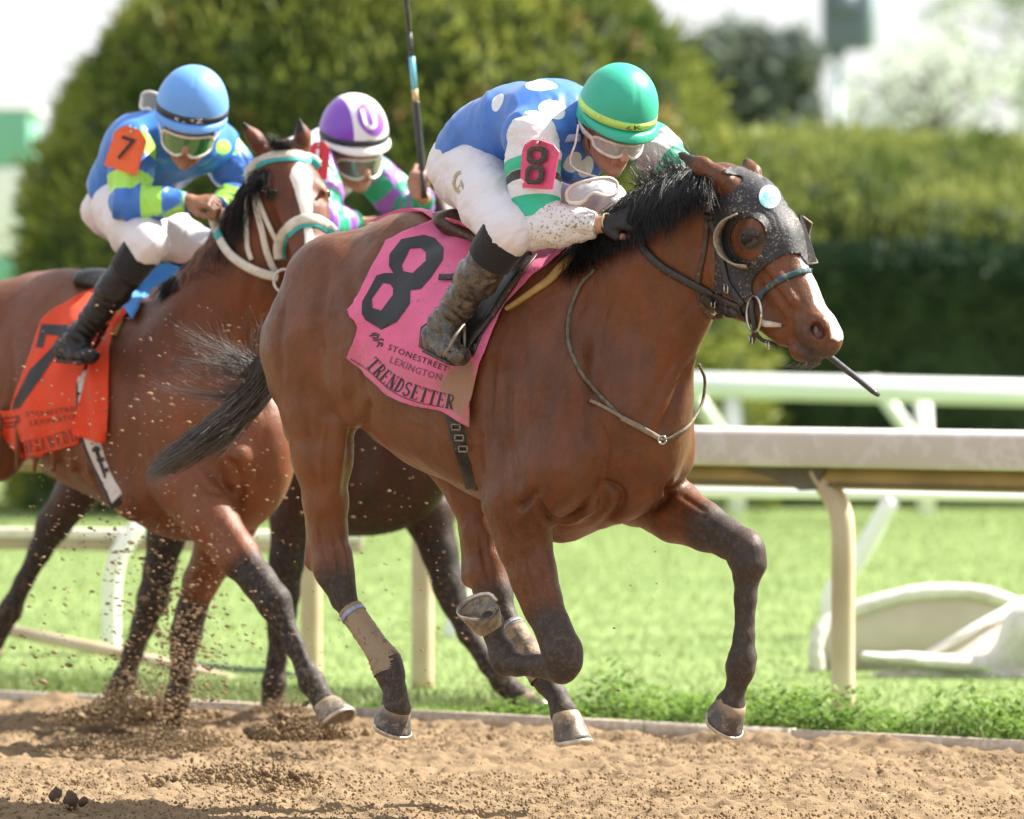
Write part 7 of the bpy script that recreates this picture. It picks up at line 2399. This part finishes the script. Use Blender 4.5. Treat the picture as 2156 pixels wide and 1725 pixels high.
    rb('throat_latch', [r4(*p) for p in [(1250, 730), (1248, 850), (1245, 980), (1250, 1100), (1270, 1170)]], BV7, .009, .004, M['cream_strap'], br, off=.010)
    rb('rein', [r4(*p) for p in [(1065, 920), (1080, 980), (1110, 1065), (1160, 1140), (1240, 1200), (1330, 1240), (1405, 1255)]], BV7, .0155, .006, M['cream_strap'], br, off=.03, sm=5)
    rb('rein_band', [r4(*p) for p in [(1097, 1030), (1108, 1062)]], BV7, .017, .008, M['teal_lining'], br, off=.033)
    rb('rein', [r4(*p) for p in [(1050, 940), (1000, 1000), (945, 1070), (900, 1110)]], BV7, .016, .006, M['cream_strap'], br, off=.06, sm=5)
    rb('rein_band', [r4(*p) for p in [(965, 1050), (940, 1075)]], BV7, .0175, .008, M['teal_lining'], br, off=.063)
    c = Q7(655, 580, 20.93, .075)
    Geo().tube([c + Vector((-.02, -.02, -.02)) + Vector((math.cos(a) * .035, 0, math.sin(a) * .04)) for a in np.linspace(0, 2 * math.pi, 25)], .005, 8).build('bit_ring', M['steel'], br)
tack7()

def horse3():
    f = H3; P = f; L = tuple(f.L)
    root = empty('racehorse', f.T(0, 0), 'dark brown horse mostly hidden between the two bay horses', 'horse')
    b = Body(); trunk_prims(b, f, -.17, L)
    # fores
    b.chain([(P(640, 1000, .19), (.12, .09)), (P(615, 1090, .19), (.085, .075)), (P(604, 1180, .19), (.066, .06)), (P(598, 1250, .185), (.058, .052)), (P(592, 1295, .18), (.056, .052)), (P(588, 1330, .18), (.042, .04)), (P(583, 1390, .18), (.036, .032)), (P(577, 1438, .18), (.045, .042)), (P(572, 1475, .18), (.036, .034)), (P(570, 1498, .18), (.045, .043))], .025, L)
    b.chain([(P(860, 1000, -.17), (.12, .09)), (P(900, 1080, -.17), (.10, .08)), (P(925, 1160, -.17), (.07, .062)), (P(945, 1235, -.17), (.060, .055)), (P(957, 1270, -.17), (.05, .046)), (P(985, 1335, -.165), (.038, .033)), (P(1030, 1400, -.16), (.037, .033)), (P(1060, 1435, -.16), (.046, .042)), (P(1082, 1458, -.16), (.038, .036)), (P(1100, 1472, -.16), (.046, .044))], .025, L)
    # hinds
    b.chain([(P(345, 980, .16), (.13, .1)), (P(352, 1060, .16), (.10, .08)), (P(350, 1130, .155), (.075, .065)), (P(335, 1200, .15), (.060, .055)), (P(322, 1262, .15), (.062, .055)), (P(302, 1315, .145), (.045, .042)), (P(280, 1375, .14), (.038, .034)), (P(262, 1430, .14), (.046, .042)), (P(245, 1462, .14), (.037, .035)), (P(236, 1482, .14), (.045, .043))], .025, L)
    b.chain([(P(210, 960, -.15), (.13, .1)), (P(160, 1040, -.15), (.085, .07)), (P(112, 1105, -.15), (.068, .058)), (P(85, 1160, -.145), (.045, .042)), (P(50, 1225, -.14), (.036, .033)), (P(22, 1285, -.14), (.046, .042)), (P(5, 1318, -.14), (.036, .034)), (P(-12, 1350, -.14), (.045, .043))], .025, L)
    # neck and head behind the leader's quarters
    b.chain([(P(760, 640, 0), (.25, .14)), (P(830, 560, 0), (.19, .11)), (P(885, 500, 0), (.13, .085)), (P(925, 475, 0), (.10, .075))], .06, L)
    b.seg(P(925, 480, 0), P(980, 560, 0), (.09, .08), (.085, .07), .04, L); b.seg(P(980, 560, 0), P(1040, 680, 0), (.08, .06), (.05, .05), .04, L)
    b.chain([(P(930, 462, .05), (.036, .03)), (P(912, 425, .06), (.038, .024)), (P(887, 378, .07), (.004, .004))], .015, L)
    b.chain([(P(945, 458, -.05), (.036, .03)), (P(935, 430, -.06), (.034, .022)), (P(925, 400, -.06), (.004, .004))], .015, L)
    V, Q = b.mesh(.011, smooth=1)
    s, l, z = f.loc(V)
    dark = np.clip((.85 - z) / .25, 0, 1) * .85
    mesh_np('body', V, Q, M['brown3'], root, attrs=dict(dark=dark, white=0 * z, dust=np.clip((.9 - z), 0, 1) * 1.0 + .05, tan=0 * z, pink=0 * z))
    hoof(root, P(570, 1500, .18), P(566, 1535, .18), f.f + Vector((0, 0, -.3)), .13, f.L, M['hoof_dark'], shoe=False)
    hoof(root, P(1102, 1473, -.16), P(1124, 1504, -.16), f.f, .135, f.L, M['hoof_dark'])
    hoof(root, P(235, 1484, .14), P(222, 1515, .14), f.f + Vector((0, 0, -.5)), .13, f.L, M['hoof_dark'], shoe=False)
    hoof(root, P(-13, 1352, -.14), P(-40, 1385, -.14), f.f * .4 + Vector((0, 0, -1)), .13, f.L, M['hoof_dark'])
    paths = []; rr = []
    cr = catmull([Vector((x, y, 0)) for x, y in ((920, 455), (880, 455), (840, 475), (800, 505), (760, 540))], 8)
    for k in range(1100):
        i = RNG.integers(0, len(cr)); c = cr[i]; ln = 18 + 30 * RNG.random()
        up = RNG.random() < .5
        a = P(c.x, c.y, 0); e = P(c.x - 25 + RNG.normal() * 12, c.y + (-ln if up else ln * 1.6), .03 if up else .12)
        paths.append([tuple(a), tuple(a.lerp(e, .3) + Vector((0, -.02, .03))), tuple(a.lerp(e, .7) + Vector((0, -.02, .02))), tuple(e)]); rr.append(.0013)
    strands('mane', None, paths, rr, 3, M['black_hair'], root, 5)
horse3()

# ------------------------------------------------------------------ the two chasing riders
M['silk7'] = mat('silk_cyan_blue', (.045, .22, .68), .35, var=.15, vscale=7, attrs=(('mot', (.42, .86, .12)),), bump=.12, bscale=160, transl=.12, coat=.1)
M['sleeve7'] = mat('sleeve_blue', (.05, .20, .66), .38, var=.1, vscale=7, attrs=(('chk', (.42, .86, .12)),), bump=.12, bscale=160, transl=.12, coat=.1)
M['helm_blue'] = mat('helmet_blue', (.13, .34, .80), .45, var=.10, vscale=9, coat=.08, bump=.15, bscale=70)
M['silk3'] = mat('silk_white', (.76, .75, .80), .4, attrs=(('mot', (.30, .10, .52)),), var=.05, bump=.12, transl=.12)
M['sleeve3'] = mat('sleeve_purple', (.34, .14, .58), .4, attrs=(('chk', (.02, .42, .22)),), bump=.12, transl=.12)
M['helm_white'] = mat('helmet_white_purple', (.76, .74, .80), .35, attrs=(('pur', (.19, .05, .42)),), coat=.3)
M['plate_orange'] = mat('armband_orange', (.80, .13, .035), .5, var=.1, vscale=30)
M['purple'] = mat('purple_print', (.27, .08, .50), .45)
M['red_plate'] = mat('armband_red', (.60, .02, .03), .5)
M['white_print'] = mat('white_print', (.8, .8, .8), .6)

def rider(label, loc, hc, hf, hu, trunk, arms, legs, mats, helm, Lh, hands, gog, seed=1, skin='skin', sc=1.07):
    root = empty('person', loc, label, 'person')
    hf, hu, hr = headframe(hf, hu)
    b = Body()
    head_prims(b, hc, hf, hu, hr, trunk[-1][0], sc)
    b.chain([(p, tuple(q * .82 for q in r_)) for p, r_ in trunk], .05, Lh)
    for (s_, e_, w_) in arms:
        b.chain([(s_, .056), (s_.lerp(e_, .5), .046), (e_, .038)], .03); b.chain([(e_, .040), (e_.lerp(w_, .4), .036), (w_, .026)], .02)
        b.seg(trunk[-2][0], s_, .07, .056, .05)
    for (h_, k_, a_, t_, hb_) in legs:
        b.chain([(h_, .09), (k_, .055)], .04); b.chain([(k_, .046), (a_, .026)], .02)
    for (w_, d_, n_, sd) in hands:
        hand_prims(b, w_, d_, n_, 1.0, .98, sd, k=.003)
    V, Q = b.mesh(.005, smooth=1)
    loc_ = V - np.array(hc); lf, lu, lr = loc_ @ np.array(hf), loc_ @ np.array(hu), loc_ @ np.array(hr)
    d0 = np.linalg.norm(loc_, axis=1)
    hair = np.clip((-lf * .9 + .008 + lu * .3) / .015, 0, 1) * (d0 < .13) * (lu > -.065) * (np.abs(lr) < .0795)
    lip = np.clip(1 - np.abs(lu + .087) / .011, 0, 1) * np.clip(1 - np.abs(lr) / .026, 0, 1) * (lf > .075) * 1.2
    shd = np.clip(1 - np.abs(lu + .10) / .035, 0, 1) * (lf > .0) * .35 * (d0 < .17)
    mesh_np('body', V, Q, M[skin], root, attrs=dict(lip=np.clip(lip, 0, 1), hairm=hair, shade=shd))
    for s in (1, -1): eyeball(root, hc + (hf * .080 - hu * .028 + hr * .031 * s) * sc, .0115, M['eye'])
    c = Body()
    c.chain([(p, r_) for p, r_ in trunk], .05, Lh)
    for (s_, e_, w_) in arms: c.seg(trunk[-2][0].lerp(s_, .4), s_, .09, .082, .05)
    tp = trunk[-1][0]; td = (tp - trunk[-2][0]).normalized()
    V, Q = c.mesh(.007, cut=[(tuple(tp + td * .05), tuple(td)), (tuple(trunk[0][0] + (trunk[1][0] - trunk[0][0]).normalized() * .05), tuple(-(trunk[1][0] - trunk[0][0]).normalized()))], disp=lambda V, N: wrinkle(.006, 5.5, seed)(V, N), smooth=2)
    px, py = to_px(V)
    mot = np.full(len(V), -1.0)
    if mats.get('motif'):
        for (x, y, r_) in mats['motif']: mot = np.maximum(mot, (r_ - np.hypot(px - x, py - y)) / 600)
    silks = mesh_np('silks', V, Q, mats['silk'], root, attrs=dict(mot=mot))
    for i, (s_, e_, w_) in enumerate(arms):
        c = Body()
        c.chain([(s_, .078), (s_.lerp(e_, .5), .074), (e_, .062)], .03); c.chain([(e_, .064), (e_.lerp(w_, .5), .052), (w_, .037)], .025)
        wd = (w_ - e_).normalized()
        V, Q = c.mesh(.006, cut=[(tuple(w_ - wd * .01), tuple(wd))], disp=wrinkle(.005, 9, seed + 5 + i, tuple(wd)), smooth=1)
        u, _ = limb_attr(V, [s_, e_, w_])
        ax = (e_ - s_).normalized(); q = V - np.array(s_); ref = Vector((0, -1, 0)) - ax * ax.dot(Vector((0, -1, 0))); ref.normalize(); r2v = ax.cross(ref)
        ang = np.arctan2(q @ np.array(r2v), q @ np.array(ref) + .02)
        k = np.sin((u - mats.get('ph', 0)) / mats['per'] * math.pi) * np.sin(ang * mats['na'] + mats.get('pa', .5))
        mesh_np('sleeve', V, Q, mats['sleeve'], root, attrs=dict(chk=k * .03))
    c = Body(); c.seg(trunk[0][0], trunk[1][0].lerp(trunk[0][0], .4), tuple(q * .98 for q in trunk[0][1]), tuple(q * .95 for q in trunk[1][1]), .05, Lh)
    for (h_, k_, a_, t_, hb_) in legs:
        c.chain([(h_, .108), (h_.lerp(k_, .5), .094), (k_, .068)], .05); c.seg(k_, k_.lerp(a_, .12), .066, .062, .03)
    V, Q = c.mesh(.0075, disp=lambda V, N: wrinkle(.006, 6, seed + 9)(V, N) + wrinkle(.0025, 16, 5)(V, N), smooth=1); mesh_np('breeches', V, Q, M['breeches'], root)
    for (h_, k_, a_, t_, hb_) in legs:
        kd = (a_ - k_).normalized()
        boot_build(root, k_ + kd * .10, a_, t_, hb_, M['boot_clean'], .060, seed=seed, lat=Lh)
        c = Body(); c.seg(k_ + kd * -.01, k_ + kd * .13, .078, .066, .01)
        V, Q = c.mesh(.008, cut=[(tuple(k_ + kd * .135), tuple(kd)), (tuple(k_ + kd * .03), tuple(-kd))], disp=wrinkle(.002, 12, 3)); mesh_np('boot_top', V, Q, M['black_knit'], root)
    base = hc + (hu * .048 - hf * .004) * sc
    sh, HV, HQ = helmet(root, base, hf, hu, hr, helm[0], helm[1], helm[2], attrs=helm[3] if len(helm) > 3 else None, rx=.126 * sc, ry=.119 * sc, H=.142 * sc, bandw=.022, brim=.018)
    goggles(root, hc, hf, hu, hr, gog[0], gog[1], h=.050, sc=sc, lift=-.012)
    g = Geo(); strap(g, [hc + hr * .078, hc + hr * .068 - hu * .07 + hf * .01, hc - hu * .120 + hf * .035 + hr * .03, hc - hu * .127 + hf * .045, hc - hu * .120 + hf * .035 - hr * .03, hc - hr * .068 - hu * .07 + hf * .01, hc - hr * .078], .006, .0025)
    g.build('chin_strap', M['band_dark'], root)
    return root, sh, bvh_of(HV, HQ), silks

def riders_behind():
    f = H7; P = f; L = tuple(f.L)
    hc = W(400, 257, 21.15)
    tr = [(P(248, 440, 0), (.115, .145)), (P(272, 388, 0), (.122, .15)), (P(315, 325, 0), (.145, .17)), (P(385, 300, 0), (.12, .18)), (P(398, 300, .02), (.075, .10))]
    armN = (P(285, 302, .20), P(268, 428, .30), P(398, 424, .16)); armF = (P(455, 305, -.19), P(520, 400, -.26), P(455, 440, -.08))
    legN = (P(258, 440, .13), P(310, 515, .30), P(168, 708, .35), P(198, 750, .37), P(124, 742, .35))
    legF = (P(262, 450, -.13), P(420, 520, -.30), P(330, 690, -.34), P(370, 730, -.35), P(300, 715, -.33))
    hd = (P(440, 425, .13) - armN[2])
    root, sh, hb, sk = rider('jockey in blue and lime silks with sky blue helmet on the number 7 horse', P(240, 500, 0), hc, (-.03, -.91, -.40), (.14, -.40, .90), tr, [armN, armF], [legN, legF],
          dict(silk=M['silk7'], sleeve=M['sleeve7'], per=.075, na=1.0, pa=1.2, motif=[(438, 380, 15), (452, 398, 12), (470, 310, 16)]), (M['helm_blue'], M['band_dark'], M['helm_blue']), L, [(armN[2] + hd.normalized() * .005, hd, Vector((-.2, -.5, .8)), 1), (armF[2], Vector((.2, -.3, -.2)), Vector((0, -.3, 1)), -1)], (M['lens_green'], M['goggle_frame']), seed=31, skin='skin_tan')
    band = mesh_bvh([o for o in sh.children if o.name.startswith('band')][0])
    V, T = text_tris('SAEZ', space=1.15)
    drape_tris('band_letters', V, T, baseline_map([(366, 256), (396, 261), (428, 259)], 9, 9, V[:, 0].max(), V[:, 1].max()), band, .002, M['white_print'], sh)
    def plate(label, cen, Lv, w, h, mt, char, tilt=0.0, cm=None, cs=.12):
        ab = empty('arm_number', cen, label, 'number plate')
        n = Vector(Lv).normalized(); up = Vector((0, 0, 1)); up = (up - n * up.dot(n)).normalized(); rt = up.cross(n).normalized()
        u2 = (up * math.cos(tilt) + rt * math.sin(tilt)); r2_ = (rt * math.cos(tilt) - up * math.sin(tilt))
        def p(x, y, o=0.0): return cen + r2_ * x + u2 * y + n * (o - x * x * 2.2)
        out = [(-w, -h), (w, -h), (w, h * .6), (w * .45, h), (-w * .45, h), (-w, h * .6)]
        bm = bmesh.new(); vs = [bm.verts.new(p(*q)) for q in out]; fc = bm.faces.new(vs); ex = bmesh.ops.extrude_face_region(bm, geom=[fc])
        bmesh.ops.translate(bm, vec=n * -.004, verts=[v for v in ex['geom'] if isinstance(v, bmesh.types.BMVert)]); bmesh.ops.recalc_face_normals(bm, faces=bm.faces)
        obj_bm('plate', bm, mt, ab, False)
        V, T = text_tris(char); V[:, 0] -= V[:, 0].max() / 2; V[:, 1] -= V[:, 1].max() / 2
        mesh_np('number', [tuple(p(v[0] * cs, v[1] * cs, .004)) for v in V], T, cm or M['black_print'], ab, False)
        Geo().tube([p(0, h * .8, 0), p(0, h * .8, .004)], .005, 8).build('rivet', M['steel'], ab)
    plate('orange number 7 plate on the arm of the blue and lime jockey', armN[0].lerp(armN[1], .22) + Vector((-.018, -.140, .022)), Vector((-.25, -.95, .05)), .062, .078, M['plate_orange'], '7', .30)
    hg = empty('hanging_goggles', P(318, 222, .05), 'spare clear goggles pushed back behind the sky blue helmet', 'goggles')
    pc = W(322, 218, 21.55)
    gu = Vector((.25, 0, .97)); gr = Vector((.90, -.35, -.23)); gf = Vector((-.3, -.9, .1))
    top = [pc + gr * math.sin(R(-70 + 140 * k / 14)) * .050 + gf * math.cos(R(-80 + 160 * k / 14)) * .03 + gu * (.036 - .018 * abs(k / 7 - 1) ** 2) for k in range(15)]
    bot = [pc + gr * math.sin(R(-70 + 140 * k / 14)) * .046 + gf * math.cos(R(-80 + 160 * k / 14)) * .03 - gu * (.034 - .020 * abs(k / 7 - 1) ** 2 - .012 * math.exp(-((k - 7) / 1.6) ** 2)) for k in range(15)]
    mesh_np('lens', [tuple(v) for v in top + bot], np.array([(k, k + 1, 16 + k, 15 + k) for k in range(14)]), M['lens_silver'], hg)
    Geo().tube(top + bot[::-1] + [top[0]], .006, 8, False).build('goggle_frame', M['goggle_frame'], hg)
    # ---- rider 3
    f = H3; P = f; L = tuple(f.L)
    D = 22.35
    hc = W(744, 311, D)
    tr = [(P(560, 470, 0), (.125, .15)), (P(600, 420, 0), (.13, .155)), (P(650, 370, 0), (.14, .17)), (P(700, 340, 0), (.12, .18)), (P(722, 340, 0), (.075, .10))]
    armN = (W(668, 350, 22.2), W(682, 470, 22.0), W(752, 468, 22.15)); armF = (W(790, 372, 22.6), W(868, 450, 22.65), W(893, 416, 22.3))
    legN = (P(560, 470, .13), P(660, 560, .33), P(540, 740, .35), P(580, 780, .37), P(500, 765, .35)); legF = (P(590, 470, -.13), P(700, 540, -.30), P(640, 700, -.34), P(680, 740, -.35), P(610, 730, -.33))
    wd = Vector((.15, -.15, .98)).normalized()
    purf = lambda V, c, f_, u_, r_: dict(pur=np.where(True, ((V - np.array(c)) @ np.array(r_)) * 1.0 - .052 - .0 * V[:, 0], 0))
    root, sh, hb, sk = rider('jockey in white, purple and green silks with purple and white helmet raising a whip', P(600, 520, 0), hc, (.42, -.84, -.34), (.06, -.34, .92), tr, [armN, armF], [legN, legF],
          dict(silk=M['silk3'], sleeve=M['sleeve3'], per=.062, na=1.5, pa=.4, motif=[(715, 430, 22), (738, 418, 14), (700, 448, 18)]), (M['helm_white'], M['band_dark'], M['offwhite'], purf), L,
          [(armN[2], Vector((1, -.2, -.1)), Vector((0, -.5, .8)), 1), (W(880, 412, 22.25), wd, Vector((-.25, -.95, 0)), -1)], (M['lens_silver'], M['goggle_frame']), seed=51)
    ce = [(802, 249)]
    th = np.linspace(0, 2 * math.pi, 33)[:-1]
    def el(a, b_): return [(780 + a * math.cos(t) * 1 + b_ * .28 * math.sin(t), 252 + b_ * math.sin(t)) for t in th]
    st = [(arc(0, -8, 11, 13, 180, 360, 10), 8.5)]
    drape('crest_ring', [el(27, 35)], hb, .002, M['purple'], sh, step=6, relax=0)
    V, T = stroke_tris([([(-11, 20), (-11, -6)] + arc(0, -6, 11, 13, 180, 360, 10) + [(11, -6), (11, 20)], 8.5)], 0, 1, 1)
    drape_tris('crest_letter', np.array([(a, b_, 0) for a, b_ in V]), np.array(T), lambda u, v: (778 + u * .95 - v * .25, 250 - v * 1.0), hb, .0045, M['white_print'], sh)
    plate('red number plate on the arm of the purple and green jockey', W(668, 338, 22.02), Vector((-.45, -.85, .2)), .045, .07, M['red_plate'], '1', 0, M['white_print'], .12)
    wp = empty('riding_whip', W(888, 390, 22.2), 'long whip with blue band held upright behind the leading jockey', 'whip')
    d0, d1 = 22.22, 22.05
    def wq(t): return W(893 + (853 - 893) * t + 0, 400 + (-25 - 400) * t, d0 + (d1 - d0) * t)
    Geo().tube([wq(-.04), wq(.0), wq(.10)], [.014, .011, .010], 10).build('grip', M['leather'], wp)
    pts = [wq(.10 + .34 * k / 40) for k in range(41)]
    Geo().tube(pts, [.0125 + .0015 * (k % 2) for k in range(41)], 10).build('wound_handle', M['whip_grey'], wp)
    Geo().tube([wq(.44), wq(.50)], .0115, 10).build('gold_band', M['gold_print2'], wp)
    Geo().tube([wq(.50), wq(.66)], .011, 10).build('blue_band', M['cyan_band'], wp)
    Geo().tube([wq(.66), wq(.78)], .0085, 10).build('shaft', M['whip_grey'], wp)
    Geo().tube([wq(.78), wq(.80), wq(.98), wq(1.0)], [(.010, .008), (.016, .010), (.016, .010), (.010, .008)], 10).build('popper', M['leather'], wp)
M['gold_print2'] = mat('gold_tape', (.62, .45, .22), .5)
M['cyan_band'] = mat('cyan_tape', (.16, .55, .72), .4)
riders_behind()

# ------------------------------------------------------------------ flying dirt
def flying():
    C = []; S = []
    def cloud(n, x0, x1, y0, y1, d0, d1, smin, smax, pw=2.5):
        for _ in range(n):
            px = x0 + (x1 - x0) * RNG.random(); py = y0 + (y1 - y0) * RNG.random() ** .8
            C.append(tuple(W(px, py, d0 + (d1 - d0) * RNG.random()))); S.append(smin + (smax - smin) * RNG.random() ** pw)
    cloud(700, 60, 620, 800, 1480, 20.2, 21.2, .0014, .0045)
    cloud(700, 220, 480, 1080, 1500, 20.6, 21.6, .0018, .0060)
    cloud(450, 330, 420, 1180, 1520, 20.9, 21.6, .0018, .0060)
    cloud(260, 620, 1000, 880, 1440, 19.6, 22.3, .0012, .0038)
    cloud(120, 20, 260, 600, 1150, 20.0, 21.4, .0012, .0045)
    cloud(110, 260, 560, 640, 900, 19.4, 20.6, .0012, .0050)
    cloud(130, 960, 1160, 1380, 1510, 22.3, 22.9, .0014, .0038)
    cloud(14, 640, 700, 790, 1100, 19.2, 19.8, .004, .009, 1)
    cloud(16, 20, 160, 1240, 1470, 20.6, 21.6, .003, .007, 1)
    cloud(8, 1180, 1400, 1150, 1480, 18.0, 18.8, .0015, .003, 1)
    o = rocks('flying_dirt', C, S, M['flying'], stretch=(1.9, 0, -.4), rough=.45, smooth=True)
    tag(o, kind='stuff')
    P = []; Z = []; P2 = []; Z2 = []
    for a in ((250, 1520, 21.9, .30, .055, 3600, .0042), (290, 1500, 21.9, .18, .10, 2400, .0038), (375, 1570, 21.2, .20, .055, 2400, .004), (630, 1555, 20.9, .18, .055, 3200, .0042), (500, 1655, 19.5, .28, .050, 3600, .0045), (250, 1580, 20.8, .3, .03, 1500, .004), (590, 1500, 22.2, .12, .04, 800, .004), (300, 1510, 21.8, .3, .05, 160, .013), (640, 1550, 20.8, .22, .05, 90, .012), (500, 1650, 19.4, .32, .04, 160, .012)):
        c, s = puff(a[0], a[1], a[2], a[3], a[4], a[5], a[6], None)
        P.append(c); Z.append(s)
    P = np.concatenate(P); Z = np.concatenate(Z)
    m = RNG.random(len(P)) < .8
    tag(rocks('kicked_up_dirt', P[m], Z[m], M['clod'], smooth=False, rough=.6), kind='stuff')
    tag(rocks('kicked_up_damp_dirt', P[~m], Z[~m], M['damp'], smooth=True), kind='stuff')
M['flying'] = mat('flying_dirt', (.30, .205, .125), .95, var=.5, vscale=8, spec=.1)
M['damp'] = mat('damp_dirt', (.17, .115, .07), .95, var=.5, vscale=20, spec=.1)
flying()
for (px, py, D, s_) in ((150, 1712, 18.35, .022), (175, 1716, 18.3, .014), (118, 1700, 18.6, .016)):
    c = W(px, py, D); c.z = .03
    o = rocks('dirt_clod', [tuple(c)], [s_ * 1.2], M['dark_clod'], hi=True, smooth=True, rough=.22)
    tag(o, {150: 'dark damp clod, middle of three at the bottom left of the track', 175: 'small dark clod, rightmost of three at the bottom left of the track', 118: 'dark clod, leftmost of three at the bottom left of the track'}[px], 'clod', 'dark clods at the bottom left')
